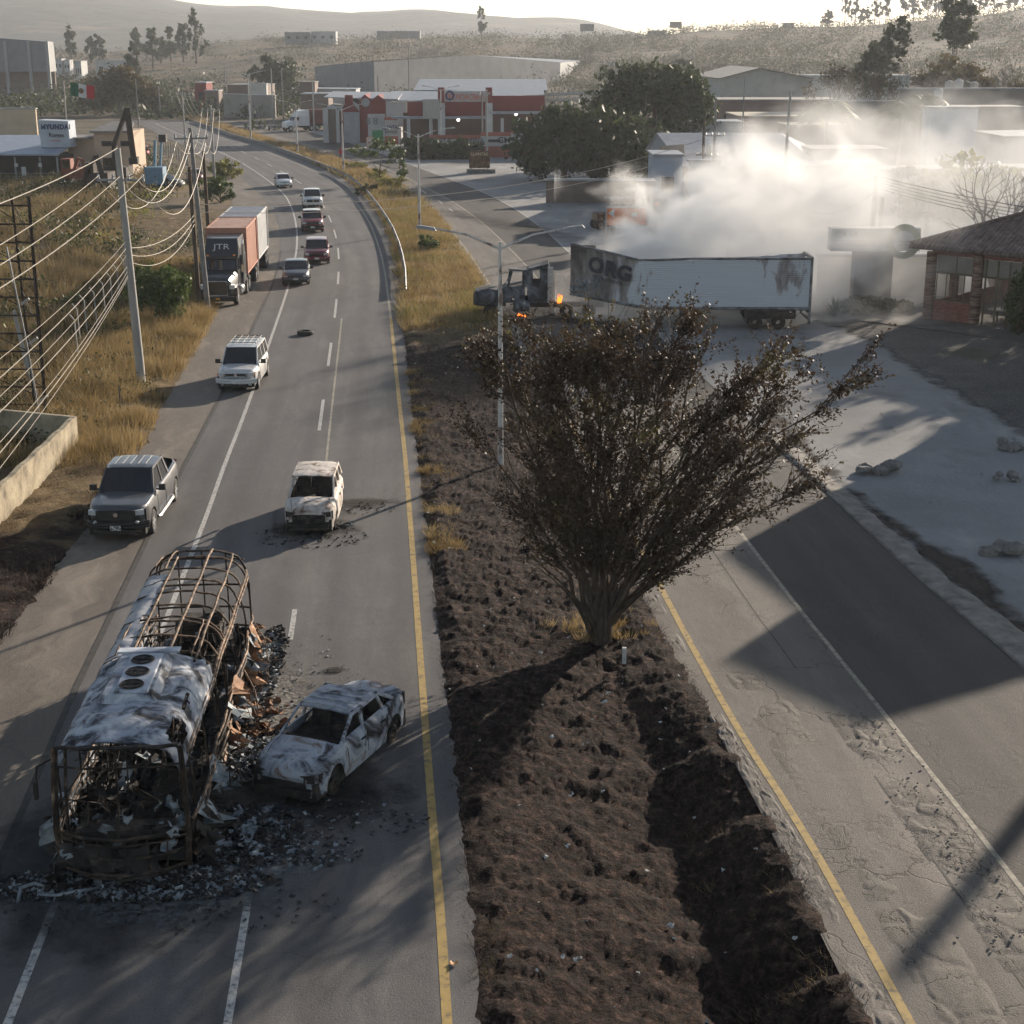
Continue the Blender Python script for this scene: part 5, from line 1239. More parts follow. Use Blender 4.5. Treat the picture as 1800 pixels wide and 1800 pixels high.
# window pillars, bent
for sg in (-1, 1):
    for y in (.55, 2.3, 4.0, 5.7, 7.4, 9.1, 10.5, 11.2):
        a, b = prof(sg * .60, y), prof(sg * .86, y + rb.uniform(-.1, .3)); mid_ = a.lerp(b, .5) + Vector((sg * rb.uniform(.0, .07), rb.uniform(-.1, .1), 0))
        MB().tube([a, a.lerp(mid_, .5) + Vector((sg * .02, 0, 0)), mid_, b, prof(sg * 1.0, y)], .022, 5).build('window_pillar', rustd_m, bus, smooth=40)
    for k, (s, r_) in enumerate(((.84, .035), (.88, .03), (.92, .03), (.97, .035), (1.0, .05))):
        pts = [prof(sg * s, y) + Vector((sg * (rb.uniform(0, .11) + .05 * math.sin(y + k) if sg > 0 else 0), 0, rb.gauss(0, .025) - (.12 * math.sin(y * .55 + k) if k < 3 and sg > 0 else 0))) for y in np.linspace(.3, 11.2, 16)]
        MB().tube(pts, r_, 5).build('waist_rail', rust_m if k % 2 == 0 else rustd_m, bus, smooth=40)
    for i in range(9):
        y = .8 + i * 1.2; s_ = 1 if i % 2 else -1
        MB().tube([prof(sg * .86, y - .4 * s_) + Vector((sg * .03, 0, 0)), prof(sg * .99, y + .4 * s_) + Vector((sg * .03, 0, 0))], .02, 5).build('side_brace', rust_m, bus)
# loose strips hanging off the right side
for i in range(26):
    y = rb.uniform(2.5, 11); a = prof(rb.uniform(.84, .96), y) + Vector((.05, 0, 0)); b = a + Vector((rb.uniform(.1, .55), rb.uniform(-.9, .5), -a.z + rb.uniform(.05, .5)))
    MB().tube([a, a.lerp(b, .5) + Vector((rb.uniform(.05, .2), 0, rb.uniform(-.1, .2))), b], rb.uniform(.008, .02), 4).build('hanging_strip', rust_m if y > 4 else rustd_m, bus)
# skin that is left: roof front, left shoulder
def skin(name, s0, s1, y0, y1, mat, hole=None, ragg=.12, ns=34, ny=40, sag=.05, th=.03):
    mb = MB(); V = []
    for k in (0, 1):
        for i in range(ny + 1):
            for j in range(ns + 1):
                s = s0 + (s1 - s0) * j / ns; y = y0 + (y1 - y0) * i / ny
                if i == ny: y += rb.uniform(-ragg, ragg) * 1.2
                if j in (0, ns): s += rb.uniform(-ragg, ragg) * .12
                p = prof(s, max(.02, y)); w = mnoise.noise(Vector((s * 5, y * 1.6, 2))) * sag + mnoise.noise(Vector((s * 17, y * 5, 7))) * sag * .35
                q = Vector((0, 0, w - k * th)); V.append(p + q + Vector((math.copysign(.01, s), 0, .012)))
    N = (ny + 1) * (ns + 1); F = []
    for i in range(ny):
        for j in range(ns):
            c = (s0 + (s1 - s0) * (j + .5) / ns, y0 + (y1 - y0) * (i + .5) / ny)
            if hole and any(((c[0] - h[0]) / h[2]) ** 2 + ((c[1] - h[1]) / h[3]) ** 2 < 1 + .3 * mnoise.noise(Vector((c[0] * 20, c[1] * 6, 0))) for h in hole): continue
            a = i * (ns + 1) + j; F.append((a, a + 1, a + ns + 2, a + ns + 1)); F.append((N + a, N + a + ns + 1, N + a + ns + 2, N + a + 1))
    mb.v = [tuple(v) for v in V]; mb.f = F
    return mb.build(name, mat, bus, smooth=50)
bus_skin = M('burnt_bus_skin', [(.35, (.010, .010, .012)), (.42, (.06, .065, .078)), (.48, (.22, .24, .28)), (.56, (.36, .39, .44)), (.66, (.52, .54, .57))], 1.9, .8, metal=.05, bump=.45, bscale=7, detail=11, dist=.7)
skin('roof_skin', -.64, .60, .03, 4.15, bus_skin, hole=[(.40, .75, .10, .52), (.37, 2.05, .03, .4), (-.30, 4.1, .1, .25)], sag=.10)
bus_skin2 = M('burnt_pale_skin', [(.34, (.06, .065, .08)), (.42, (.22, .24, .28)), (.52, (.36, .37, .40)), (.7, (.50, .48, .46))], 1.1, .75, bump=.4, bscale=7, detail=11, dist=.5)
skin('side_skin', -.99, -.84, .3, 11.0, bus_skin, hole=[(-.92, 3.0, .03, .6), (-.92, 7.5, .04, .8)], sag=.08, ns=8, ny=50)
skin('side_skin', .86, .99, .3, 3.9, char_m, hole=[(.92, 1.2, .03, .4)], sag=.10, ns=8, ny=20)
skin('side_skin', .88, 1.0, 4.6, 10.8, char_m, hole=[(.94, 6, .03, .5), (.93, 8.4, .04, .7)], sag=.16, ns=8, ny=34)
skin('shoulder_skin', -.80, -.17, 4.1, 9.7, bus_skin2, hole=[(-.18, 6.3, .05, .3), (-.2, 9.6, .1, .3)], sag=.06, ns=14, ny=50)
MB().tube([prof(-.56, y) + Vector((0, 0, .04)) for y in np.linspace(4.2, 9.6, 14)], .018, 5).build('drip_rail', bus_skin2, bus)
# roof air conditioner with three fan openings
ac = link('air_conditioner', None, bus, (-.06, 0, 0))
ap = M('scorched_white_panel', [(.33, (.05, .055, .065)), (.42, (.30, .33, .38)), (.6, (.46, .50, .56)), (.8, (.55, .58, .62))], 1.6, .7, detail=9)
q = MB(); q.hexa([(-.62, 1.65, 2.93), (.55, 1.65, 2.93), (.55, 3.8, 2.93), (-.62, 3.8, 2.93)], [(-.5, 1.72, 3.09), (.42, 1.72, 3.09), (.42, 3.78, 3.10), (-.5, 3.78, 3.10)]); q.build('unit_housing', bus_skin, ac)
MB().hexa([(-.30, 1.78, 3.095), (.36, 1.78, 3.095), (.36, 3.7, 3.105), (-.30, 3.7, 3.105)], [(-.28, 1.80, 3.135), (.34, 1.80, 3.135), (.34, 3.68, 3.145), (-.28, 3.68, 3.145)]).build('top_panel', ap, ac)
MB().box((.02, 3.97, 3.10), (1.25, .34, .04), rot=Matrix.Rotation(R(-6), 4, 'X')).build('rear_panel', ap, ac)
for i, y in enumerate((2.08, 2.72, 3.34)):
    f = MB().lathe([(.001, 3.14), (.20, 3.145)], 24, 'z', (.0, y, .012)); f.build('fan_opening', charp, ac)
    g = MB().lathe([(.20, 3.15), (.22, 3.175), (.24, 3.15)], 24, 'z', (0, y, 0))
    for k in range(6):
        a = k * math.pi / 3 + i; g.tube([(0, y, 3.165), (math.cos(a) * .2, y + math.sin(a) * .2, 3.165)], .006 + .006 * (i == 2), 4)
    g.build('fan_guard', charp if i else rustd_m, ac)
# front frame
def arc(z, w, bulge, n=16, dz=0, y0=0.0): return [Vector((w * (2 * i / n - 1), y0 - bulge * (1 - (2 * i / n - 1) ** 2) + .0, z + dz * math.sin(i * 1.3))) for i in range(n + 1)]
for z, w, bl, r_, m_ in ((2.80, 1.12, .06, .04, char_m), (2.42, 1.12, .12, .02, rustd_m), (1.12, 1.17, .42, .035, rustd_m), (.98, 1.15, .40, .02, rustd_m), (.72, 1.16, .42, .025, rustd_m), (.40, 1.17, .42, .04, rustd_m), (.30, 1.0, .40, .02, rustd_m)):
    MB().tube(arc(z, w, bl, dz=.012, y0=.02), r_, 6).build('front_bar', m_, bus, smooth=40)
for x, m_ in ((-1.18, rust_m), (-1.12, rustd_m), (1.16, rustd_m), (1.21, rustd_m), (-.95, rustd_m)):
    MB().tube([(x * .97, .05, 2.78), (x * 1.01, -.02, 2.0), (x * 1.03, -.04, 1.2), (x * 1.0, .0, .35)], .032, 6).build('corner_post', m_, bus, smooth=40)
MB().tube([(-.02, -.06, 2.8), (.02, -.2, 1.9), (0, -.38, 1.14)], .022, 6).build('windscreen_post', rustd_m, bus)
for x in (-.8, -.4, .1, .5, .85): MB().tube([(x, -.38 * (1 - x * x * .7), 1.1), (x + rb.uniform(-.05, .05), -.38 * (1 - x * x * .7), .4)], .016, 5).build('front_stay', rustd_m, bus)
MB().tube([(-1.2, .1, 2.55), (-1.42, -.12, 2.5), (-1.45, -.15, 2.15)], .022, 6).box((-1.46, -.16, 2.05), (.07, .1, .34)).build('mirror_arm', char_m, bus)
# rear end
for z, w in ((2.6, 1.06), (1.9, 1.16), (1.3, 1.18), (.8, 1.18), (.45, 1.16)):
    MB().tube([Vector((w * (2 * i / 12 - 1), 11.3 + .12 * (1 - (2 * i / 12 - 1) ** 4), z)) for i in range(13)], .028, 6).build('rear_bar', rustd_m, bus, smooth=40)
for x in (-.6, 0, .6): MB().tube([(x, 11.35, 2.8), (x, 11.45, 1.2), (x, 11.4, .45)], .02, 5).build('rear_post', rustd_m, bus)
# floor, engine, axles, seats
q = MB(); P = []
for i in range(40):
    y = .25 + i * .28; P.append([(x, y, .62 + mnoise.noise(Vector((x * 2, y * 2, 3))) * .10) for x in np.linspace(-1.15, 1.15, 13)])
q.grid(P); q.build('floor', char_m, bus, smooth=40)
MB().bb(-1.1, 1.1, .3, 11.1, .3, .5).build('chassis', charp, bus)
MB().bb(-.55, .55, 10.0, 11.0, .65, 1.3).tube([(-.5, 9.9, 1.35), (.5, 10.2, 1.42)], .12, 8).box((.3, 10.6, 1.4), (.4, .5, .25), rz=.3).build('engine', char_m, bus)
for y in (2.4, 8.6):
    for sg in (-1, 1):
        MB().lathe([(.12, -.12), (.30, -.1), (.34, -.12), (.34, .12), (.30, .1), (.12, .12)], 18, 'x', (sg * 1.05, y, .34)).build('wheel_rim', rustd_m, bus, smooth=35)
for i in range(9):
    for x in (-.95, -.5, .5, .95):
        if rb.random() < .22: continue
        y = 2.3 + i * .85 + rb.gauss(0, .05); l_ = rb.gauss(0, .12)
        s = MB(); s.tube([(x - .19, y, .65), (x - .19, y, 1.0), (x - .19 + l_, y + .28, 1.6 + rb.gauss(0, .07)), (x + .19 + l_, y + .28, 1.6), (x + .19, y, 1.0), (x + .19, y, .65)], .017, 5)
        s.tube([(x - .19, y, 1.0), (x - .19, y - .4, 1.0), (x + .19, y - .4, 1.0), (x + .19, y, 1.0)], .015, 5); s.tube([(x - .18 + l_ * .6, y + .17, 1.36), (x + .18 + l_ * .6, y + .17, 1.36)], .012, 4)
        s.build('seat_frame', rustd_m if rb.random() < .6 else char_m, bus)
q = MB(); q2 = MB()
for i in range(170): crumple(q, (rb.uniform(-1.05, 1.05), rb.uniform(.2, 11), rb.uniform(.7, .95)), rb.uniform(.1, .5), rb, .5, .8)
for i in range(60): crumple(q2, (rb.uniform(-1.0, 1.05), rb.uniform(.0, 10.5) if i > 26 else rb.uniform(-.2, 1.2), rb.uniform(.75, 1.15) if i > 14 else rb.uniform(.5, 1.1)), rb.uniform(.1, .42), rb, .5, .8)
for i in range(56):    # torn sheet hanging from the frame, mostly on the right flank and round the front
    sg = 1 if i % 3 else -1; y = rb.uniform(.1, 10.8); a = prof(sg * rb.uniform(.80, .98), y); pt = MB(); w_ = rb.uniform(.25, .8); dz = rb.uniform(.25, .8)
    pt.grid([[a + Vector((sg * (.04 + rb.gauss(.04, .05) * k), w_ * (j / 4 - .5) + rb.gauss(0, .04), -dz * k / 4 + rb.gauss(0, .04))) for j in range(5)] for k in range(5)])
    pt.build('torn_panel', (char_m, ashp, rustp)[i % 3 if y > 3 else i % 2], bus, smooth=30)
for i in range(7): x = rb.uniform(-1, 1); pt = MB(); pt.grid([[Vector((x + .4 * (j / 3 - .5) + rb.gauss(0, .04), -.32 * (1 - x * x * .7) + rb.gauss(-.03, .05), rb.uniform(.85, 1.0) - .5 * k / 3)) for j in range(4)] for k in range(4)]); pt.build('torn_panel', (char_m, charp)[i % 2], bus, smooth=30)
q.build('charred_debris', charp, bus, smooth=30, kind='stuff'); q2.build('ash_debris', ashp, bus, smooth=30, kind='stuff')
q = MB()
for i in range(7):
    x = rb.uniform(-1, 1); q.tube([(x, rb.uniform(.3, 1.5), rb.uniform(1.0, 1.4)), (x + rb.uniform(-.5, .5), rb.uniform(.2, 1), rb.uniform(1.2, 1.8)), (x + rb.uniform(-.6, .6), rb.uniform(.3, 1.6), rb.uniform(.8, 2.6))], .016, 5)
q.build('loose_wires', rustd_m, bus, kind='stuff')
MB().bb(-.9, .9, .15, .6, .85, 1.02).tube([(-.75, .35, 1.0), (-.65, .3, 1.5)], .03, 6).lathe([(.2, 1.0), (.22, 1.015), (.2, 1.03)], 16, 'z', (-.62, .45, .4)).build('dashboard_frame', char_m, bus)
# bent metal loop on the road in front of the bus
p = G(55, 1575); MB().tube([(-.45, -.2, .03), (-.5, .15, .12), (-.3, .35, .10), (-.1, .3, .04), (-.15, .05, .03), (.2, .0, .05), (.6, .15, .06), (.95, .3, .03)], .035, 6).build('bent_metal_strip', ashp, None, smooth=40, loc=(p.x + .3, p.y - .1, .02), label='bent pale metal strip lying left of the bus front', category='scrap metal')

# ------------------------------------------------------------------ the burning refrigerated trailer and its tractor
A0, A1, B0 = Vector((3.35, 88.2, 0)), Vector((7.35, 85.3, 0)), Vector((16.45, 84.6, 0))
tl = thing('burned_trailer', 'long white box trailer with charred, buckled front and smoke pouring out', 'trailer', A1, 0)
def wall_mat(name, seam=False):
    m = bpy.data.materials.new(name); m.use_nodes = True; n, l = nt(m); b = n['Principled BSDF']; tc = n.new('ShaderNodeTexCoord')
    sep = n.new('ShaderNodeSeparateXYZ'); l.new(tc.outputs['Object'], sep.inputs[0])
    w = n.new('ShaderNodeMath'); w.operation = 'MULTIPLY'; l.new(sep.outputs[2], w.inputs[0]); w.inputs[1].default_value = 62
    si = n.new('ShaderNodeMath'); si.operation = 'SINE'; l.new(w.outputs[0], si.inputs[0])
    nz = n.new('ShaderNodeTexNoise'); nz.inputs['Scale'].default_value = .8; nz.inputs['Detail'].default_value = 8; nz.inputs['Roughness'].default_value = .6; nz.inputs['Distortion'].default_value = .4
    mp = n.new('ShaderNodeMapping'); mp.inputs['Scale'].default_value = (1.6, 1.6, .55); l.new(tc.outputs['Object'], mp.inputs[0]); l.new(mp.outputs[0], nz.inputs['Vector'])
    # char grows towards the cab (object x below zero) and along a patch near the tail
    mr = n.new('ShaderNodeMapRange'); mr.inputs[1].default_value = 1.3; mr.inputs[2].default_value = -1.6; mr.inputs[3].default_value = -.16; mr.inputs[4].default_value = .155; l.new(sep.outputs[0], mr.inputs[0])
    ad = n.new('ShaderNodeMath'); ad.operation = 'ADD'; l.new(nz.outputs['Fac'], ad.inputs[0]); l.new(mr.outputs[0], ad.inputs[1])
    vm = n.new('ShaderNodeVectorMath'); vm.operation = 'DISTANCE'; l.new(tc.outputs['Object'], vm.inputs[0]); vm.inputs[1].default_value = (7.6, -.7, 2.9)
    m2 = n.new('ShaderNodeMapRange'); m2.inputs[1].default_value = 1.5; m2.inputs[2].default_value = .3; m2.inputs[3].default_value = 0; m2.inputs[4].default_value = .24; l.new(vm.outputs['Value'], m2.inputs[0])
    m3 = n.new('ShaderNodeMapRange'); m3.inputs[1].default_value = 3.35; m3.inputs[2].default_value = 4.0; m3.inputs[3].default_value = 0; m3.inputs[4].default_value = .10; l.new(sep.outputs[2], m3.inputs[0])
    m4 = n.new('ShaderNodeMapRange'); m4.inputs[1].default_value = 8.0; m4.inputs[2].default_value = 9.2; m4.inputs[3].default_value = 0; m4.inputs[4].default_value = .14; l.new(sep.outputs[0], m4.inputs[0])
    a3 = n.new('ShaderNodeMath'); a3.operation = 'ADD'; l.new(m3.outputs[0], a3.inputs[0]); l.new(m4.outputs[0], a3.inputs[1]); a4 = n.new('ShaderNodeMath'); a4.operation = 'ADD'; l.new(a3.outputs[0], a4.inputs[0]); l.new(m2.outputs[0], a4.inputs[1])
    a2 = n.new('ShaderNodeMath'); a2.operation = 'ADD'; l.new(ad.outputs[0], a2.inputs[0]); l.new(a4.outputs[0], a2.inputs[1])
    rp = ramp(n, [(.50, (.50, .52, .56)), (.56, (.30, .28, .28)), (.66, (.17, .15, .145)), (.80, (.05, .042, .04))]); l.new(a2.outputs[0], rp.inputs[0])
    l.new(rp.outputs[0], b.inputs['Base Color']); b.inputs['Roughness'].default_value = .6
    bp = n.new('ShaderNodeBump'); bp.inputs['Strength'].default_value = .3; bp.inputs['Distance'].default_value = .03; l.new(si.outputs[0], bp.inputs['Height']); l.new(bp.outputs[0], b.inputs['Normal'])
    return m
side_m = wall_mat('charred_white_siding')
def tside(P0, P1, z00, z01, z10, z11, off_=0, n=18, nz_=8, th=.08, ragged=0, inward=(0, 1, 0)):
    rows_ = []; iv = Vector(inward)
    for i in range(n + 1):
        t = i / n; b_ = P0.lerp(P1, t) - A1; lo = z00 + (z10 - z00) * t; hi = z01 + (z11 - z01) * t - (ragged * abs(mnoise.noise(Vector((t * 9, 1, off_)))))
        rows_.append([(b_.x, b_.y + off_ + mnoise.noise(Vector((t * 4, j * .5, 3))) * ragged * .4, lo + (hi - lo) * j / nz_) for j in range(nz_ + 1)])
    mb = MB().grid(rows_); mb.grid([[(x + iv.x * th, y + iv.y * th, z) for x, y, z in r_] for r_ in rows_]); return mb
LW = Vector((0, 2.5, 0)); fdir = (A1 - A0).normalized(); fn = Vector((-fdir.y, fdir.x, 0)) * 2.5
tside(A0, A1, 1.55, 4.35, 1.2, 3.75, ragged=.12).build('front_side_wall', side_m, tl, smooth=40)
tside(A1, B0, 1.2, 3.75, 1.25, 3.95, ragged=.05).build('side_wall', side_m, tl, smooth=40)
tside(A0 + fn, A1 + LW, 1.55, 3.9, 1.2, 3.3, ragged=.5, n=22).build('far_side_wall', side_m, tl, smooth=40)
tside(A1 + LW, B0 + LW, 1.2, 3.3, 1.25, 3.95, ragged=.3, n=22).build('far_side_wall', side_m, tl, smooth=40)
tside(A0, A0 + fn, 1.55, 4.3, 1.55, 4.0, ragged=.3, inward=(1, 0, 0)).build('front_wall', char_m, tl)
MB().slab([A0 - A1 + Vector((0, 0, 1.45)), Vector((0, 0, 1.1)), LW + Vector((0, 0, 1.1)), A0 - A1 + fn + Vector((0, 0, 1.45))], (0, 0, .14)).slab([Vector((0, 0, 1.1)), B0 - A1 + Vector((0, 0, 1.15)), B0 - A1 + LW + Vector((0, 0, 1.15)), LW + Vector((0, 0, 1.1))], (0, 0, .14)).build('trailer_floor', char_m, tl)
rail = M('sooty_aluminium', [(.35, (.06, .055, .055)), (.6, (.24, .24, .25))], 2, .6, metal=.3)
MB().tube([A0 - A1 + Vector((0, -.04, 4.36)), Vector((-2.0, 1.38, 4.06)), Vector((-.3, .2, 3.76)), Vector((.6, -.06, 3.80)), Vector((2.6, -.2, 3.90)), B0 - A1 + Vector((0, -.04, 3.98))], .07, 6).build('top_rail', rail, tl)
MB().tube([A0 - A1 + Vector((0, -.05, 1.5)), Vector((0, -.05, 1.16)), B0 - A1 + Vector((0, -.05, 1.2))], .09, 6).build('bottom_rail', rail, tl)
# open rear frame with burnt doors
e = B0 - A1; q = MB()
for yy in (0.02, 2.48): q.bb(e.x - .06, e.x + .08, yy - .07 + e.y, yy + .07 + e.y, .35 if yy < 1 else .55, 4.0)
q.bb(e.x - .06, e.x + .08, e.y, e.y + 2.5, 3.9, 4.05); q.bb(e.x - .06, e.x + .1, e.y, e.y + 2.5, .95, 1.2); q.bb(e.x + .02, e.x + .1, e.y + .1, e.y + 2.4, .5, .62)
q.build('rear_frame', rail, tl)
dm = M('burnt_door_lining', [(.38, (.03, .026, .024)), (.55, (.15, .13, .13)), (.7, (.30, .28, .28))], 2.4, .8, stretch=(1, 1, .3))
for k in (0, 1): MB().bb(e.x + .0, e.x + .05, e.y + .1 + k * 1.2, e.y + 1.22 + k * 1.16, 1.22, 3.88 - .3 * k).build('rear_door', dm, tl)
for x in (12.0 - A1.x + 1.5, 13.3 - A1.x + 1.5):
    for yy in (.3, 2.2): MB().lathe([(.14, -.18), (.34, -.16), (.40, -.18), (.40, .18), (.34, .16), (.14, .18)], 18, 'y', (x, e.y + yy, .42)).build('wheel', rustd_m, tl, smooth=35)
MB().bb(5.6, 8.4, .2 + e.y, 2.3 + e.y, .6, 1.08).build('axle_frame', char_m, tl)
MB().bb(2.2, 2.35, .3, .45, .02, 1.15).bb(2.2, 2.35, 2.0, 2.15, .02, 1.15).build('landing_leg', rail, tl)
lm = M('sooty_navy_letters', [(.3, (.015, .018, .03)), (.7, (.03, .035, .05))], 4, .7)
ang = math.atan2(fdir.y, fdir.x)
def onfront(t, z): v = (A0 - A1) * (1 - t); return v - fn.normalized() * .2 + Vector((0, 0, z))
text('ORG', 1.15, lm, tl, onfront(.56, 3.10), (R(90), R(9), ang), .01, name='logo_lettering', sx=1.1, bold=.05)
text('REFRIGERADOS', .26, lm, tl, onfront(.53, 2.52), (R(90), R(9), ang), .01, sx=1.1)
# hanging shreds of inner lining
q = MB(); rq = random.Random(3)
for i in range(26): crumple(q, Vector((-3.0 + rq.uniform(-.9, .7), 1.5 + rq.uniform(-.1, .1), 2.1 + rq.uniform(-.2, .5))) + Vector((0, -.1, 0)), rq.uniform(.12, .4), rq, .4, 1.4)
q.build('torn_lining', ashp, tl, kind='stuff')
bt = thing('burned_tractor', 'burnt-out truck tractor with a collapsed roof in front of the trailer', 'truck', (-2.25, 89.6, .015), R(-90))
P = []
for yy, w, z0, z1 in ((0, .65, .75, 1.3), (.15, .85, .7, 1.55), (.9, .98, .7, 1.75), (1.5, 1.0, .7, 1.62), (1.9, 1.05, .7, 1.85)):
    P.append([(-w, yy, z0), (-w - .02, yy, z1 - .3), (-w + .15, yy, z1 - .05), (0, yy, z1 + .02), (w - .15, yy, z1 - .05), (w + .02, yy, z1 - .3), (w, yy, z0)])
ash_d = M('burnt_dark_steel', [(.36, (.012, .012, .013)), (.48, (.045, .048, .055)), (.6, (.14, .15, .17)), (.75, (.30, .30, .31))], 1.3, .8, bump=.5, bscale=8, detail=10, dist=.7)
MB().grid(P).build('bonnet', ash_d, bt, smooth=40)
q = MB(); q.bb(-1.12, 1.12, 1.9, 3.0, .9, 1.85)
for sg in (-1, 1):
    q.hexa([(sg * 1.1, 1.95, 1.84), (sg * 1.1, 2.08, 1.84), (sg * 1.02, 2.3, 2.7), (sg * 1.02, 2.15, 2.7)], [(sg * 1.02, 1.95, 1.84), (sg * 1.02, 2.08, 1.84), (sg * .94, 2.3, 2.7), (sg * .94, 2.15, 2.7)])
    q.bb(sg * 1.07 - .05, sg * 1.07 + .05, 2.85, 3.15, 1.8, 2.7); q.bb(sg * 1.07 - .05, sg * 1.07 + .05, 3.15, 4.3, .9, 2.0); q.bb(sg * 1.07 - .05, sg * 1.07 + .05, 3.15, 3.45, 2.0, 2.7); q.bb(sg * 1.07 - .05, sg * 1.07 + .05, 3.9, 4.3, 2.0, 2.9)
q.build('cab', ash_d, bt)
MB().hexa([(-1.05, 2.1, 2.62), (1.05, 2.1, 2.75), (1.1, 3.2, 2.7), (-1.1, 3.2, 2.6)], [(-1.0, 2.05, 2.70), (1.0, 2.0, 2.85), (1.1, 3.2, 2.78), (-1.1, 3.2, 2.68)]).hexa([(-1.1, 3.2, 2.6), (1.1, 3.2, 2.7), (1.12, 4.35, 3.0), (-1.12, 4.35, 2.95)], [(-1.0, 3.2, 2.72), (1.0, 3.2, 2.86), (1.1, 4.35, 3.15), (-1.1, 4.35, 3.1)]).build('roof', ash_d, bt)
MB().bb(-1.1, 1.1, 4.3, 4.4, .9, 3.0).bb(1.0, 1.25, 4.4, 4.62, .6, 2.95).build('rear_wall', ash_w, bt)
MB().bb(-.5, .5, 3.0, 7.6, .55, .85).bb(-.4, .4, .3, 1.8, .6, 1.2).build('chassis', char_m, bt)
for sg in (-1, 1):
    for yy in (1.0, 5.4, 6.7): MB().lathe([(.14, -.14), (.34, -.12), (.40, -.14), (.40, .14), (.34, .12), (.14, .14)], 18, 'x', (sg * 1.0, yy, .42)).build('wheel', rustd_m, bt, smooth=35)
    MB().lathe([(.001, 0), (.30, .02), (.32, .1), (.32, .95), (.001, 1.0)], 14, 'y', (sg * 1.02, 2.3, .7)).build('fuel_tank', ash_d, bt, smooth=40)
# two small flames
def flame(label, p, h, seed):
    rn = random.Random(seed); mb = MB()
    for i in range(5):
        x, y = rn.gauss(0, .08), rn.gauss(0, .06); hh = h * rn.uniform(.5, 1)
        mb.tube([(x, y, 0), (x + rn.gauss(0, .05), y, hh * .35), (x + rn.gauss(0, .08), y, hh * .7), (x + rn.gauss(0, .12), y, hh)], [.04, .07, .035, .004], 7)
    mb.build('flame', M('fire', [(.35, (1, .12, .01)), (.65, (1, .45, .08))], 4, 1, emit=((1.0, .20, .02), 1.5)), None, smooth=60, loc=p, label=label, category='flame')
flame('orange flame between the tractor and the trailer front', (2.7, 88.2, .95), .6, 1)
flame('small yellow flame under the burnt tractor', tuple(G(916, 557)), .25, 2)
# ------------------------------------------------------------------ poles, lamps, wires, guardrail
conc = M('pale_concrete', [(.3, (.26, .25, .235)), (.7, (.38, .37, .35))], 3, .85, stretch=(1, 1, .2))
conc_d = M('grey_concrete', [(.3, (.15, .145, .14)), (.7, (.25, .24, .23))], 2, .9, bump=.2)
wood = M('weathered_pole_wood', [(.3, (.05, .035, .026)), (.7, (.12, .085, .06))], 4, .9, stretch=(1, 1, .15))
galv = M('galvanised_steel', [(.3, (.18, .185, .19)), (.7, (.30, .31, .32))], 3, .55, metal=.4)
pale_paint = M('peeling_white_paint', [(.40, (.16, .11, .09)), (.48, (.50, .48, .46)), (.7, (.60, .59, .57))], 2.6, .7, stretch=(1, 1, .4))
wire_m = M('bare_wire', [(.3, (.26, .23, .19)), (.7, (.38, .34, .28))], 3, .5, metal=.2)
wire_d = M('dark_cable', [(.3, (.03, .028, .026)), (.7, (.06, .055, .05))], 3, .7)
def pole(label, loc, h, r, mat, arms=(), cat='utility pole', name='utility_pole', group='utility poles beside the left road', lean=(0, 0), trafo=()):
    t = thing(name, label, cat, loc, 0, group); lx, ly = lean
    MB().tube([(0, 0, -.2), (lx * .5, ly * .5, h * .5), (lx, ly, h)], [r, r * .85, r * .62], 10).build('pole', mat, t, smooth=50)
    for (z, w, rz) in arms:
        m = Matrix.Rotation(rz, 3, 'Z'); MB().box((lx * z / h, ly * z / h + .0, z), (w, .1, .1), rz=rz).build('crossarm', galv if mat is not wood else wood, t)
        for k in (-1, -.35, .35, 1):
            c = m @ Vector((k * w * .47, 0, 0)) + Vector((lx * z / h, ly * z / h, z))
            MB().lathe([(.05, .05), (.07, .1), (.04, .14), (.07, .18), (.03, .24), (.001, .25)], 10, 'z', c).build('insulator', chrome_m, t)
    for (x, z) in trafo: MB().lathe([(.001, 0), (.2, .02), (.22, .1), (.22, .7), (.2, .78), (.06, .82), (.05, .95), (.001, .96)], 14, 'z', (x, .1, z)).build('transformer', conc, t, smooth=40)
    return t
P1 = G(250, 681); h1 = ztop(215, 260, P1.y + .2)
pole('tall pale concrete pole with a crossarm, nearest on the left', P1, h1, .21, conc, arms=((h1 - 1.38, 2.1, 0),), lean=(-.35, 0))
for dx in (-.62, -.25): MB()
P2 = G(366, 548); h2 = ztop(352, 214, P2.y)
pole('brown wooden pole left of the grey one beside the semi truck', G(351, 545), 8.4, .15, wood, lean=(-.12, 0))
pole('grey leaning pole beside the parked semi truck', P2, h2 * .97, .17, conc_d, arms=((h2 * .97 - .6, 1.9, .25),), lean=(-.45, 0))
pole('wooden pole just behind the semi truck cab', G(372, 500), 8.6, .15, wood, lean=(-.1, .3))
P3 = G(378, 332); h3 = ztop(377, 186, P3.y)
pole('slim concrete pole in the yellow bushes', P3, h3, .17, conc, arms=((h3 - .5, 2.0, .3), (h3 - 1.6, 1.2, .3)))
pole('short thin pole in front of the road bend', G(328, 290), 9.5, .14, conc, arms=((9.2, 1.8, .3),))
pole('slender pole at the far left road edge', G(245, 238), 9.8, .13, conc_d)
P0 = Vector((-12.6, 28.5, 0))
pole('concrete pole just outside the left edge of the photo', P0, 11, .2, conc, arms=((9.5, 2.1, 0),))
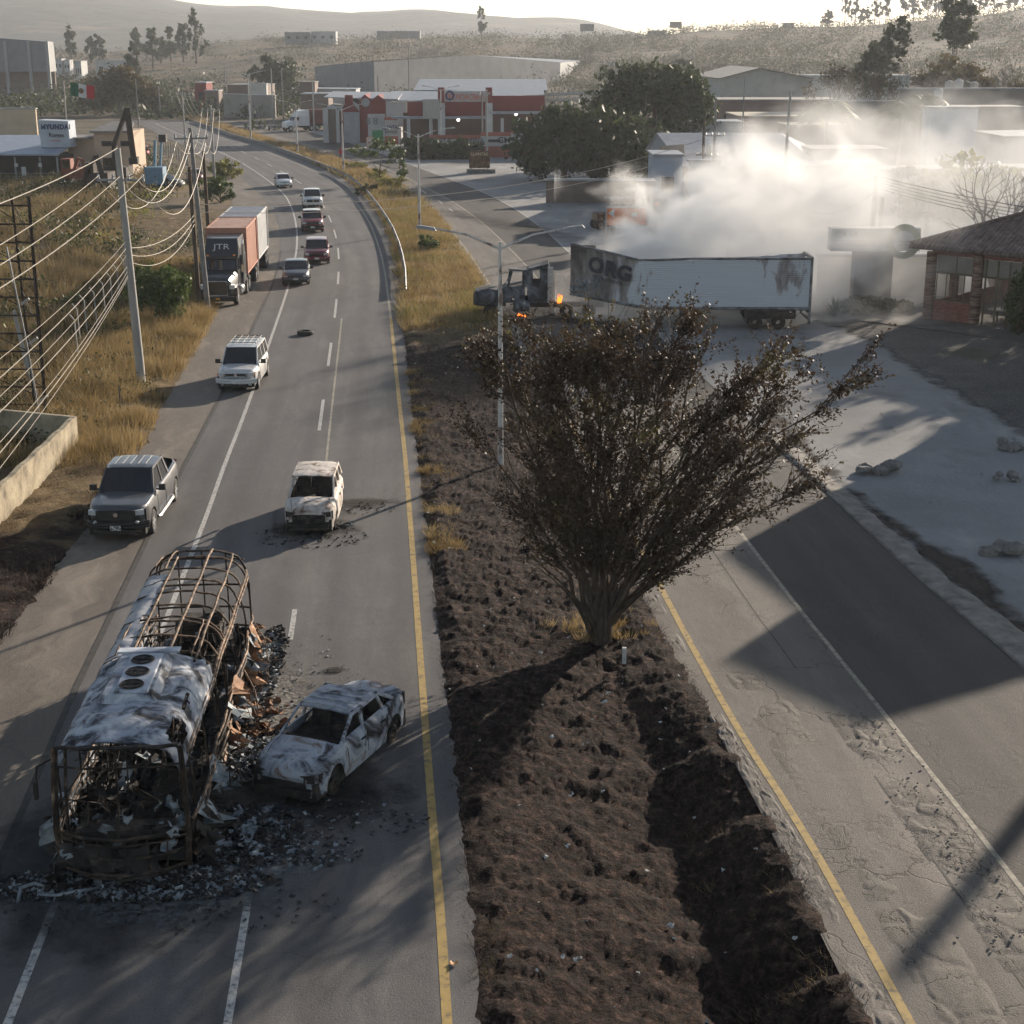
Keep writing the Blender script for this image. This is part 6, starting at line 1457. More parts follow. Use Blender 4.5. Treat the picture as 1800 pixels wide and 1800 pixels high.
def wire(a, b, sag, r=.018, mat=None, label='pale overhead wire strung from the concrete pole to the left', group='overhead wires along the left road', n=18):
    a, b = Vector(a), Vector(b); pts = [a.lerp(b, i / n) - Vector((0, 0, sag * 4 * (i / n) * (1 - i / n))) for i in range(n + 1)]
    MB().tube(pts, r, 5, cap=False).build('overhead_wire', mat or wire_m, None, smooth=60, label=label, category='wire', group=group)
T1 = P1 + Vector((-.35, 0, h1)); arm1 = P1 + Vector((-.3, 0, h1 - 1.2))
wire(T1, P0 + Vector((-1.3, 0, 10.9)), .35, .018)
for k, dz in ((-1, 0), (-.0, 0), (1, 0)):
    wire(arm1 + Vector((k * .98, 0, 0)), P0 + Vector((k * 1.0 - .3, 0, 9.4)), .4, .016)
for k, (z, z0, sg) in enumerate(((6.7, 7.2, .5), (6.4, 6.6, .45), (6.1, 6.3, .6), (5.6, 5.9, .5), (5.4, 5.2, .7), (5.2, 4.9, .6), (5.1, 4.4, .5))):
    wire(P1 + Vector((-.25, -.1, z)), P0 + Vector((.1 * k - .4, 0, z0)), sg, .011 + .005 * (k % 2), label='pale low cable of the bundle between concrete pole and left edge', group='low cable bundle')
T2 = P2 + Vector((-.43, 0, h2 * .95)); T3 = P3 + Vector((0, 0, h3))
lab = 'pale sagging wire between the concrete pole and the pole group'
for k, (z1, z2, sg) in enumerate(((0, 0, 2.6), (-1.3, -.6, 2.4), (-1.3, -.6, 2.1), (-1.3, -.6, 2.7))):
    wire(T1 + Vector(((k - 2) * .95 if k else 0, 0, z1)), T2 + Vector(((k - 2) * .85 if k else 0, 0, z2)), sg, .017, label=lab, group='wires sagging between the left poles')
for k in range(4): wire(T2 + Vector(((k - 1.5) * .6, 0, -.6)), T3 + Vector(((k - 1.5) * .65, 0, -.5)), 2.2, .022, label='pale wire running on to the slim pole in the yellow bushes', group='wires to the slim pole')
for k in range(4): wire(T3 + Vector(((k - 1.5) * .65, 0, -.5)), G(328, 290) + Vector(((k - 1.5) * .5, 0, 9.3)), 2.0, .022, label='pale wire between the slim pole and the thin one at the bend', group='wires at the bend')
for k in range(3): wire(P1 + Vector((-.2, 0, 6.4 - .3 * k)), G(351, 545) + Vector((0, 0, 5.6 - .25 * k)), .5 + .25 * k, .013, label='thin pale drop cable left of the parked semi truck', group='drop cables left of the semi')
PR = G(1232, 420)
for k in (0, 1): wire(P2 + Vector((-.3, 0, 6.3 - k * .45)), W3(1232, 246 + k * 20, 128), 1.5, .022, label='grey cable crossing high over both roads', group='cables crossing the roads')
# street lamps on the median
def lamp(label, px, py, pyt, arm=2.4, peel=False, both=True, rz=0.0, r=.09):
    p = G(px, py); h = ztop(px, pyt, p.y); t = thing('street_lamp', label, 'street lamp', p, rz, 'double-armed street lamps along the median')
    MB().tube([(0, 0, 0), (0, 0, h * .5), (0, 0, h)], [r * 1.25, r, r * .7], 10).build('pole', pale_paint, t, smooth=50)
    MB().lathe([(.2, 0), (.2, .04), (.12, .06)], 10).build('base_plate', galv, t)
    for sg in ((-1, 1) if both else (1,)):
        MB().tube([(0, 0, h - .25), (sg * arm * .5, 0, h + .25), (sg * arm, 0, h + .48)], [.05, .04, .035], 7).build('lamp_arm', pale_paint, t, smooth=50)
        MB().box((sg * (arm + .3), 0, h + .5), (.75, .26, .11), rot=Matrix.Rotation(-sg * R(8), 4, 'Y'), taper=.8).build('lamp_head', galv, t)
    return t
lamp('white peeling double-armed lamp rising behind the big tree', 880, 822, 425, 2.35, rz=R(0))
lamp('double-armed lamp post standing in the dry grass by the cables', 738, 408, 236, 2.4, r=.10)
lamp('lamp post behind the guardrail near the motorcyclist', 604, 306, 190, 2.4, r=.11)
lamp('lamp post right of the parked white truck', 523, 272, 182, 2.4, r=.12)
lamp('thin lamp post left of the far white truck', 441, 246, 130, 2.4, r=.13)
lamp('lamp post in front of the shops hedge', 776, 266, 157, 2.2, r=.12)
# guardrail
gr = thing('guardrail', 'galvanised guardrail curving along the outside of the bend', 'guardrail', (0, 0, 0))
gp = [G(*q) for q in [(582, 303), (605, 314), (625, 327), (645, 346), (665, 373), (680, 396), (690, 414), (700, 440), (706, 462), (711, 490), (712, 522)]]
def railmesh(pts, z0=.45):
    mb = MB(); prof_ = [(0, -.15), (.06, -.10), (0, -.03), (0, .03), (.06, .10), (0, .15)]; rows_ = []
    for i, p in enumerate(pts):
        t = (pts[min(i + 1, len(pts) - 1)] - pts[max(0, i - 1)]).normalized(); nrm = Vector((t.y, -t.x, 0))
        rows_.append([p + nrm * (-o - .05) + Vector((0, 0, z0 + dz)) for o, dz in prof_])
    return mb.grid(rows_).grid([[v + Vector((.012, .012, 0)) for v in r_] for r_ in rows_])
railmesh(gp, .58).build('rail', galv, gr, smooth=30)
for a, b in zip(gp[:-1], gp[1:]):
    for f in (0, .5):
        p = a.lerp(b, f); MB().bb(p.x - .06, p.x + .06, p.y + .03, p.y + .15, 0, .72).build('post', galv, gr)
# low kerb wall farther up the bend
KW = [G(*q) for q in [(340, 216), (413, 242), (460, 255), (500, 269), (540, 284), (580, 300)]]
rows_ = [[p + Vector((0, -.15, 0)), p + Vector((0, -.15, .55)), p + Vector((.12, .15, .55)), p + Vector((.12, .15, 0))] for p in KW]
MB().grid(rows_).build('low_barrier', conc_d, None, label='low dark concrete barrier along the far median', category='barrier')
# dark poles in the smoke on the right
dkw = M('tarred_pole_wood', [(.3, (.018, .014, .012)), (.7, (.045, .036, .03))], 4, .9)
pr1 = G(1527, 500); hh = ztop(1529, 308, pr1.y)
pole('dark wooden pole rising above the round sign', pr1, hh, .17, dkw, arms=(), group='dark poles behind the sign')
pole('shorter dark pole right of the one above the sign', G(1541, 495), ztop(1543, 346, G(1541, 495).y), .17, dkw, group='dark poles behind the sign')
for k, (px, py, Y) in enumerate(((1378, 318, 122), (1420, 370, 104), (1380, 322, 122))):
    wire(pr1 + Vector((0, 0, hh - .1 - .9 * k)), W3(px, py, Y), .7, .03, wire_d, 'dark cable sagging left of the sign pole', 'dark cables at the sign pole')
for k in range(5):
    wire(pr1 + Vector((0, 0, hh - .05 - .18 * k)), (36 + k, 72 + k * 3, 6.6 - .3 * k), .5 + .1 * k, .02 + .008 * (k == 0), wire_d, 'dark cable descending over the tiled roof', 'dark cables over the tiled roof')
pole('grey pole with a transformer platform left of the smoke', G(1250, 408), ztop(1248, 172, G(1250, 408).y), .15, conc_d, arms=((8.0, 1.6, .1), (6.3, 1.5, .1)), trafo=((.5, 5.2), (-.45, 6.45)), group='poles left of the smoke')
pole('dark pole with a bracket left of the transformer pole', G(1233, 400), ztop(1229, 205, G(1233, 400).y), .16, wood, arms=((6.2, 1.3, .2),), group='poles left of the smoke', lean=(-.1, 0))
pole('tall slim pole beside the beige wall', Vector((xat(1375, 320, 122), 122, 0)), ztop(1381, 160, 122), .15, conc, group='poles left of the smoke', lean=(.3, 0))
pole('thin pole in front of the gabled warehouse', Vector((xat(1306, 210, 215), 215, 0)), ztop(1308, 134, 215), .13, conc_d, group='poles left of the smoke')
for k, (px, Y, pyt, lab) in enumerate(((856, 216, 157, 'leaning utility pole before the red shop'), (848, 232, 160, 'pale utility pole left of the leaning one'), (721, 300, 70, 'thin tall mast behind the red gables'), (667, 330, 133, 'pale pole rising behind the red gables'), (1053, 260, 128, 'pole at the end of the roof truss'), (500, 330, 122, 'pole by the dark tree near the bend'), (482, 330, 120, 'left one of the pair before the dark tree'), (401, 390, 112, 'dark pole above the far shops'), (553, 300, 142, 'pole left of the red gables'), (285, 360, 150, 'thin pole left of the road bend'), (148, 420, 128, 'thin pole behind the flag'), (170, 420, 130, 'thin pole right of the flag'), (444, 330, 128, 'pale pole above the long white wall'))):
    p = Vector((xat(px, 250, Y), Y, 0)); pole(lab, p, max(5, ztop(px, pyt, Y)), .14 + Y * .0001, conc_d if k % 2 else conc, arms=((max(5, ztop(px, pyt, Y)) - .6, 1.8, .2),) if k < 2 else (), group='distant utility poles')
# off-frame mast and block on the right whose shadows cross the frontage road
t = thing('steel_mast', 'thick steel mast standing right of the photo', 'mast', (32.2, 59.2, 0)); MB().tube([(0, 0, 0), (0, 0, 12)], [.28, .24], 14).build('pole', galv, t, smooth=50)
blk = thing('shadow_casting_block', 'unseen two-height block shaped to cast the stepped road shadow', 'building', (0, 0, 0))  # unseen block, its outline shaped to cast the stepped shadow on the road
d1 = Vector((.28, -.96, 0)); d2 = Vector((.54, -.84, 0)); Q1 = Vector((25.7, 72.6, 0)); Q2 = Q1 + Vector((1.4, -4.85, 0)); Q2b = Q2 + Vector((.05, -.1, 0)); Q3 = Q2b + Vector((2.6, -4.1, 0)); W_ = Vector((5, 3, 0))
MB().hexa([Q1, Q2, Q2 + W_, Q1 + W_], [q + Vector((0, 0, 9)) for q in (Q1, Q2, Q2 + W_, Q1 + W_)]).hexa([Q2b, Q3, Q3 + W_, Q2b + W_], [q + Vector((0, 0, 10.2)) for q in (Q2b, Q3, Q3 + W_, Q2b + W_)]).build('wall', conc, blk)

# ------------------------------------------------------------------ near left: lattice frame, block wall, fence posts, rocks
lat = thing('lattice_frame', 'dark rusty lattice frame of an old billboard at the left edge', 'steel frame', (0, 0, 0))
La, Lb = G(82, 742), G(22, 742)
ld = M('dark_rusty_steel', [(.3, (.018, .014, .012)), (.7, (.06, .042, .032))], 4, .8)
ta, tb_, tc_ = W3(50, 345, La.y + .4), W3(20, 345, La.y + 1.4), W3(-80, 345, La.y + 1.2)
ba, bb_, bc_ = La, Vector((xat(64, 742, La.y + 1.3), La.y + 1.3, 0)), Vector((xat(-60, 742, La.y), La.y, 0))
for a, b, r_ in ((ba, ta, .07), (bb_, tb_, .05), (bc_, tc_, .07)): MB().tube([a, b], r_, 4).build('upright', ld, lat)
for i in range(13):
    f = i / 12.5; MB().tube([ba.lerp(ta, f), bc_.lerp(tc_, f)], .035, 4).build('rung', ld, lat)
    if i % 2 == 0: MB().tube([ba.lerp(ta, f), bb_.lerp(tb_, f)], .025, 4).build('rung', ld, lat)
for i in range(5): MB().tube([ba.lerp(ta, i * .2), bb_.lerp(tb_, i * .2 + .18)], .022, 4).tube([bb_.lerp(tb_, i * .2 + .1), bc_.lerp(tc_, i * .2 + .26)], .02, 4).build('brace', ld, lat)
fl_ = thing('floodlight_mast', 'thin pale mast with small floodlights beside the lattice', 'mast', Vector((xat(70, 720, La.y - .8), La.y - .8, 0)))
MB().tube([(0, 0, 0), (-.3, 0, 3.6), (-.75, 0, 7.4)], .035, 6).build('pole', galv, fl_)
for z, x in ((1.2, .25), (3.6, .05), (5.2, -.15)): MB().box((x - .05, 0, z), (.42, .12, .1), rot=Matrix.Rotation(R(-35), 4, 'Y')).build('floodlight', conc, fl_)
ww = thing('weathered_post', 'pale slanting concrete post behind the lattice', 'post', G(56, 678)); MB().tube([(0, 0, 0), (-.5, 0, 3.5)], [.12, .1], 4).build('post', conc, ww)
wa, wb_, wcn = G(2, 930), G(137, 792), G(88, 766)
wall_m = M('weathered_block_wall', [(.32, (.12, .10, .07)), (.46, (.26, .22, .155)), (.62, (.36, .31, .22)), (.8, (.42, .38, .29))], 1.3, .95, bump=.5, bscale=8, detail=9)
bw = thing('block_wall', 'weathered beige block wall running out of the left edge', 'wall', (0, 0, 0))
dW = (wa - wb_).normalized(); wn2 = Vector((-dW.y, dW.x, 0)) * .2; rows_ = []
for i in range(31):
    p = wb_ + (wa + dW * 8 - wb_) * (i / 30); h = 1.32 + .03 * math.sin(i * 1.7)
    rows_.append([p + Vector((0, 0, -.1)), p + Vector((0, 0, h)), p - wn2 + Vector((0, 0, h)), p - wn2 + Vector((0, 0, -.1))])
m = MB().grid(rows_); m.f.append((0, 1, 2, 3)); m.build('wall', wall_m, bw)
MB().hexa([wb_, wb_ + Vector((0, .2, 0)), wcn + Vector((-5, .4, 0)), wcn + Vector((-5, .2, 0))], [p + Vector((0, 0, 1.33)) for p in (wb_, wb_ + Vector((0, .2, 0)), wcn + Vector((-5, .4, 0)), wcn + Vector((-5, .2, 0)))]).build('return_wall', wall_m, bw)
for i, (x, y) in enumerate([(143, 618), (155, 600), (172, 585), (187, 567), (200, 553), (212, 538), (223, 520), (139, 640)]):
    t = thing('fence_post', 'thin pale fence post in a row left of the concrete pole', 'fence post', G(x, y), 0, 'fence posts left of the concrete pole'); MB().tube([(0, 0, 0), (-.06, 0, 2.2), (-.25, -.1, 2.5)], .04, 5).build('post', conc, t)
t = thing('bare_stick', 'dark stick standing in the gold verge grass', 'stick', G(213, 730)); MB().tube([(0, 0, 0), (0, 0, 1.3)], [.04, .03], 5).build('stem', dkw, t)
rk = M('broken_concrete', [(.3, (.10, .095, .09)), (.6, (.21, .20, .19)), (.8, (.30, .285, .265))], 3, .95, bump=.5)
def rock(mb, c, s, seed):
    import bmesh
    bm = bmesh.new(); bmesh.ops.create_icosphere(bm, subdivisions=2, radius=1); rn = random.Random(seed); sc = Vector((s * rn.uniform(.7, 1.2), s * rn.uniform(.6, 1), s * rn.uniform(.45, .7)))
    ro = Matrix.Rotation(rn.uniform(0, 6), 3, 'Z'); vs = []
    for v in bm.verts:
        q = v.co * (1 + .35 * mnoise.noise(v.co * 1.6 + Vector((seed, 0, 0)))); q = Vector((round(q.x * 2.2) / 2.2 * .5 + q.x * .5, round(q.y * 2.2) / 2.2 * .5 + q.y * .5, q.z))
        vs.append(Vector(c) + ro @ Vector((q.x * sc.x, q.y * sc.y, q.z * sc.z)))
    mb.add(vs, [tuple(v.index for v in f.verts) for f in bm.faces]); bm.free()
for k, (px, py, w, nn, lab) in enumerate([(1545, 830, .55, 8, 'low heap of broken concrete near the lane edge'), (1769, 845, .30, 6, 'small dark heap of rubble on the pale lot'), (1778, 790, .45, 8, 'rubble heap at the right edge above the small one'), (1762, 975, .48, 9, 'largest rubble heap with upright slabs on the right')]):
    p = G(px, py); t = thing('rubble_heap', lab, 'rubble', p, 0, 'rubble heaps on the pale lot'); rn = random.Random(k)
    for i in range(nn):
        m = MB(); rock(m, (0, 0, 0), rn.uniform(.16, .34) * (1.1 if w > .4 else .8), k * 31 + i); m.build('chunk', rk, t, smooth=25, loc=(rn.gauss(0, w * .6), rn.gauss(0, w * .35), rn.uniform(.04, .3)))
for k, (px, py, s) in enumerate([(203, 797, .2), (175, 805, .12), (180, 640, .1)]):
    p = G(px, py); m = MB(); rock(m, (0, 0, 0), s, 70 + k); m.build('stone', rk, None, smooth=30, loc=(p.x, p.y, s * .35), label=['pale boulder behind the dark grey pickup', 'small stone beside the pale boulder', 'small stone in the verge grass'][k], category='stone')
# litter scattered on the burnt strip
lit = M('white_litter', [(.3, (.35, .35, .34)), (.7, (.6, .6, .58))], 9, .8); rn = random.Random(12); k = 0
m = MB()
for i in range(150):
    y = rn.uniform(21, 75); x = float(LR(y)) + rn.random() * float(RL(y) - LR(y)); crumple(m, (x, y, .22 + median_z(x, y, float(LR(y)), float(RL(y)))), rn.uniform(.03, .09), rn, .5, .5)
LITTER_Z = True
for (px, py) in [(950, 1152), (1070, 1212), (1062, 1228), (880, 892), (862, 1080), (1000, 1122), (1060, 1366), (970, 1292), (1005, 1380), (998, 1468), (1140, 1488), (895, 1692), (990, 1677), (1245, 1737), (1180, 1582)]:
    p = G(px, py); crumple(m, (p.x, p.y, .22 + median_z(p.x, p.y, float(LR(p.y)), float(RL(p.y)))), rn.uniform(.08, .15), rn, .5, .5)
m.build('litter', lit, None, kind='stuff')
p = G(1097, 1172); MB().bb(-.05, .05, -.05, .05, 0, .42).build('marker_stake', lit, None, loc=(p.x, p.y, .1), label='short white stake standing in front of the big tree', category='stake')
p = G(797, 1697); m = MB(); crumple(m, (0, 0, .03), .16, rn, .5, .4); m.build('wrapper', M('orange_foil', [(.3, (.5, .25, .08)), (.7, (.6, .35, .12))], 9, .6), None, loc=(p.x, p.y, .01), label='small orange wrapper beside the near yellow line', category='litter')
# broken strip along the joint of the old lane: tilted slabs and crumbled hollows in real relief
def broken(name, fl, fr, y0, y1, amp, cell, mat, z=.013, nu=30, step=.075, dens=.12):
    Y = np.arange(y0, y1, step); L, Rr = fl(Y), fr(Y); V = []; UV = []
    for i, y in enumerate(Y):
        for j in range(nu + 1):
            t = j / nu; x = L[i] + (Rr[i] - L[i]) * t; w = Vector((x + .25 * mnoise.noise(Vector((x * 2, y * 2, 1))), y + .25 * mnoise.noise(Vector((x * 2, y * 2, 9))), 0)) / cell
            d, pts = mnoise.voronoi(w); h = mnoise.noise(pts[0] * 7.3); tilt = (w - pts[0]).x * mnoise.noise(pts[0] * 3.1) * 1.6
            gap = max(0, 1 - (d[1] - d[0]) / .10) if h > -.25 else 0
            e = min(1, t * 6, (1 - t) * 6, (y - y0) / .8, (y1 - y) / .8); zz = (h + tilt) * amp - gap * amp * .8
            zone = max(0, min(1, (mnoise.noise(Vector((x * .5, y * .45, 12))) + .22) * 4))
            V.append((x, y, z + e * zone * (zz + amp * .5) - (1 - e * zone) * .008)); UV.append((x - L[i], y))
    n = nu + 1; F = [(i * n + j, i * n + j + 1, (i + 1) * n + j + 1, (i + 1) * n + j) for i in range(len(Y) - 1) for j in range(nu)]
    o = npmesh(name, V, F, mat, kind='structure'); me = o.data; uv = me.uv_layers.new(name='road'); li = np.zeros(len(me.loops), 'i4'); me.loops.foreach_get('vertex_index', li); uv.data.foreach_set('uv', np.asarray(UV, 'f4')[li].ravel())
asph_b = road_mat('broken_asphalt', (.075, .07, .065), (.15, .135, .115), (), crack=1.0, dust=.6, seed=6, patch=1.2, cscale=1.1, streak=.6)
broken('broken_pavement', off(RC, -1.45), off(RC, -.1), 19, 33.5, .035, .55, asph_b)
broken('broken_pavement', lambda y: RY(y) + .35, lambda y: RY(y) + 1.7, 19, 36, .028, .9, asph_b)
broken('broken_pavement', lambda y: RL(y) - .1, lambda y: RY(y) - .15, 18, 48, .03, .35, asph_r)
rn = random.Random(44); m = MB()
for i in range(150):
    y = rn.uniform(20, 34); x = float(RC(y)) - abs(rn.gauss(.6, .5)); s_ = rn.uniform(.008, .022)
    m.box((x, y, .045 + s_), (s_ * 2, s_ * 2.4, s_ * 1.6), rz=rn.random() * 3, taper=.7)
m.build('gravel', kerb_m, None, kind='stuff')
# ------------------------------------------------------------------ buildings
def wallm(name, c, c2=None, rough=.85): return M(name, [(.3, tuple(x * .8 for x in c)), (.5, c), (.75, c2 or tuple(min(1, x * 1.12) for x in c))], .5, rough, detail=8)
white_w = wallm('whitewashed_wall', (.40, .40, .40)); beige_w = wallm('beige_wall', (.42, .36, .28)); grey_w = wallm('grey_block_wall', (.20, .19, .18)); brown_w = wallm('brown_block_wall', (.16, .12, .10))
red_w = wallm('dark_red_wall', (.17, .022, .02)); brick_r = wallm('brick_red_band', (.32, .10, .07)); tin = M('pale_tin_roof', [(.3, (.20, .215, .24)), (.7, (.30, .315, .34))], .8, .5, metal=.2)
tin_d = M('blue_grey_cladding', [(.3, (.11, .12, .135)), (.7, (.17, .18, .195))], .3, .6); dark_in = M('dark_interior', [(.3, (.012, .011, .011)), (.7, (.03, .027, .025))], 1, .9)
blk_t = M('black_lettering', [(.3, (.02, .02, .02)), (.7, (.03, .03, .03))], 3, .7); red_t = M('red_lettering', [(.3, (.45, .10, .06)), (.7, (.55, .14, .08))], 3, .7); blue_t = M('navy_lettering', [(.3, (.015, .03, .11)), (.7, (.02, .04, .14))], 3, .7)
green_t = M('green_paint', [(.3, (.02, .18, .07)), (.7, (.03, .25, .10))], 3, .7)
def base_y(pyb): return G(900, pyb).y
def block(name, label, px0, px1, Y, pyt, depth=12, mat=white_w, cat='building', roof=None, pyt1=None, group=None, z0=0.0, windows=0, slope=0.0, parapet=True, wm=None):
    x0, x1 = xat(px0, pyt, Y), xat(px1, pyt, Y); zA, zB = ztop(px0, pyt, Y), ztop(px1, pyt1 or pyt, Y); g = float(terrain((x0 + x1) / 2, Y)) + z0
    t = thing(name, label, cat, ((x0 + x1) / 2, Y, g), 0, group); h = (x1 - x0) / 2; zA -= g; zB -= g; dy = slope * 2 * h
    MB().hexa([(-h, 0, -.5), (h, dy, -.5), (h, dy + depth, -.5), (-h, depth, -.5)], [(-h, 0, zA), (h, dy, zB), (h, dy + depth, zB), (-h, depth, zA)]).build('wall', mat, t)
    MB().hexa([(-h - .15, -.15, zA + .02), (h + .15, dy - .15, zB + .02), (h + .15, dy + depth + .15, zB + .02), (-h - .15, depth + .15, zA + .02)], [(-h - .15, -.15, zA + .2), (h + .15, dy - .15, zB + .2), (h + .15, dy + depth + .15, zB + .2), (-h - .15, depth + .15, zA + .2)]).build('roof', roof or tin, t)
    for i in range(windows):
        x = -h + 2 * h * (i + .5) / windows; w = min(.7, h / windows * .45); MB().bb(x - w, x + w, -.03 + dy * (i + .5) / windows, .04 + dy * (i + .5) / windows, zA * .42, zA * .68).build('window', wm or dark_in, t)
    return t, h, zA
def gable(name, label, px0, px1, Y, pye, pyr, depth, wall, roof, cat='building', group=None, ridge='x', peak=.5, fascia=True):
    """shed; ridge 'y' shows its gable end to the camera, 'x' shows a roof slope"""
    x0, x1 = xat(px0, pye, Y), xat(px1, pye, Y); ze = ztop(900, pye, Y); g = float(terrain((x0 + x1) / 2, Y)); ze -= g
    t = thing(name, label, cat, ((x0 + x1) / 2, Y, g), 0, group); h = (x1 - x0) / 2
    if ridge == 'y':
        zr = ztop(900, pyr, Y) - g; pk = -h + 2 * h * peak
        m = MB().bb(-h, h, 0, depth, -.5, ze); m.add([(-h, 0, ze), (h, 0, ze), (pk, 0, zr), (-h, depth, ze), (h, depth, ze), (pk, depth, zr)], [(0, 1, 2), (5, 4, 3)]); m.build('wall', wall, t)
        MB().slab([(-h - .5, -.6, ze - .1), (pk, -.6, zr + .08), (pk, depth + .4, zr + .08), (-h - .5, depth + .4, ze - .1)], (0, 0, .14)).slab([(pk, -.6, zr + .085), (h + .5, -.6, ze - .1), (h + .5, depth + .4, ze - .1), (pk, depth + .4, zr + .085)], (0, 0, .14)).build('roof', roof, t)
    else:
        zr = ztop(900, pyr, Y + depth / 2) - g
        m = MB().bb(-h, h, 0, depth, -.5, ze); m.add([(-h, 0, ze), (-h, depth, ze), (-h, depth / 2, zr), (h, 0, ze), (h, depth, ze), (h, depth / 2, zr)], [(2, 1, 0), (3, 4, 5)]); m.build('wall', wall, t)
        MB().slab([(-h - .3, -.5, ze - .12), (h + .3, -.5, ze - .12), (h + .3, depth / 2, zr), (-h - .3, depth / 2, zr)], (0, 0, .12)).slab([(-h - .3, depth / 2, zr + .003), (h + .3, depth / 2, zr + .003), (h + .3, depth + .5, ze - .12), (-h - .3, depth + .5, ze - .12)], (0, 0, .12)).build('roof', roof, t)
    return t, h, ze
FR = (R(90), 0, 0)
# --- centre
wh = thing('warehouse', 'large grey windowless warehouse behind the red shops', 'building', (xat(657, 107, 430), 430, 0))
x0, x1, x2 = xat(553, 117, 505) - wh.location.x, 0, xat(985, 110, 520) - wh.location.x; z0_, z1_, z2_, zp = ztop(553, 117, 505), ztop(657, 107, 430), ztop(985, 110, 520), ztop(825, 97, 475)
MB().add([(x0, 75, -1), (x0, 75, z0_), (0, 0, z1_), (0, 0, -1), (x2, 90, -1), (x2, 90, z2_), ((x2) * .48, 43, zp), (x0 + 40, 160, -1), (x0 + 40, 160, z0_), (x2 + 10, 170, -1), (x2 + 10, 170, z2_)], [(0, 3, 2, 1), (3, 4, 5, 6, 2), (0, 1, 8, 7), (4, 9, 10, 5)]).build('wall', tin_d, wh)
MB().add([(x0, 75, z0_ + .05), (0, -.2, z1_ + .05), (x2 * .48, 43, zp + .05), (x2, 90, z2_ + .05), (x2 + 10, 170, z2_ + .05), (x0 + 40, 160, z0_ + .05)], [(0, 1, 2, 5), (2, 3, 4, 5)]).build('roof', tin, wh)
gable('metal_shed', 'low pale metal shed rising behind the red shop', 730, 960, 300, 158, 140, 40, tin_d, tin, ridge='x')
# red gabled hall with white panels
Yh = 262
rg = thing('gabled_hall', 'dark red and white hall with two pointed gables', 'building', (xat(655, 230, Yh), Yh, 0))
X = lambda px, py=200: xat(px, py, Yh) - rg.location.x; Z = lambda py: ztop(655, py, Yh)
m = MB(); poly = [(X(632), 0, 0), (X(678), 0, 0), (X(678), 0, Z(176)), (X(665), 0, Z(167)), (X(654), 0, Z(176)), (X(642), 0, Z(166)), (X(632), 0, Z(177))]
m.slab([Vector(p) for p in poly], (0, 12, 0)); m.build('gable_wall', red_w, rg)
MB().slab([(X(575), .2, 0), (X(632), .2, 0), (X(632), .2, Z(186)), (X(620), .2, Z(176)), (X(606), .2, Z(176)), (X(600), .2, Z(188)), (X(575), .2, Z(186))], (0, 11, 0)).build('white_wall', white_w, rg)
MB().slab([(X(597), -.1, Z(197)), (X(632), -.1, Z(197)), (X(622), -.1, Z(184)), (X(606), -.1, Z(184))], (0, .28, 0)).bb(X(607), X(621), -.2, .3, Z(184), Z(167)).bb(X(597), X(604), -.1, .19, 0, Z(197)).build('red_porch', red_w, rg)
MB().bb(X(604), X(632), -.5, .1, 0, Z(197)).build('roller_door', tin, rg)
MB().bb(X(577), X(590), -.08, .19, 0, Z(192)).build('gate', brown_w, rg)
for a, b in ((568, 577), (591, 597)): MB().bb(X(a), X(b), -.6, .19, 0, Z(190)).build('white_pier', white_w, rg)
MB().slab([(X(570), .1, Z(172)), (X(700), .1, Z(176)), (X(700), 14, Z(168)), (X(570), 14, Z(166))], (0, 0, .15)).build('roof', tin, rg)
MB().lathe([(.001, 0), (.7, 0)], 20, 'y', (X(643), -.06, Z(180))).build('round_emblem', tin, rg)
MB().bb(X(649), X(679), -3.0, -2.8, 0, Z(199)).build('boundary_wall', white_w, rg); MB().bb(X(656), X(675), -3.1, -3.0, .1, Z(227)).build('green_panel', green_t, rg)
text('8 8  8', 1.6, M('grey_lettering', [(.3, (.1, .12, .12)), (.7, (.15, .16, .16))], 3), rg, (X(665), -3.12, Z(212)), FR, .02, sx=1.0)
MB().bb(X(679), X(715), -.3, .2, 0, Z(179)).build('white_infill', white_w, rg); MB().bb(X(679), X(702), -4.2, -4.0, 0, Z(204)).bb(X(702), X(708), -4.2, 0, 0, Z(222)).build('painted_wall', white_w, rg)
MB().bb(X(679), X(702), -4.32, -4.21, 0, Z(237)).build('painted_band', brick_r, rg); MB().bb(X(679), X(702), -4.32, -4.21, Z(209), Z(204)).build('painted_band', brick_r, rg)
text('LLANTAS', .95, blue_t, rg, (X(690), -4.34, Z(222)), FR, .02, sx=.7, bold=.01); text('Servicio', .9, blk_t, rg, (X(690), -4.34, Z(229)), FR, .02, sx=.7)
MB().slab([(X(676), .1, Z(178)), (X(778), .1, Z(178)), (X(775), 16, Z(167)), (X(676), 16, Z(166))], (0, 0, .15)).build('side_roof', tin, rg)
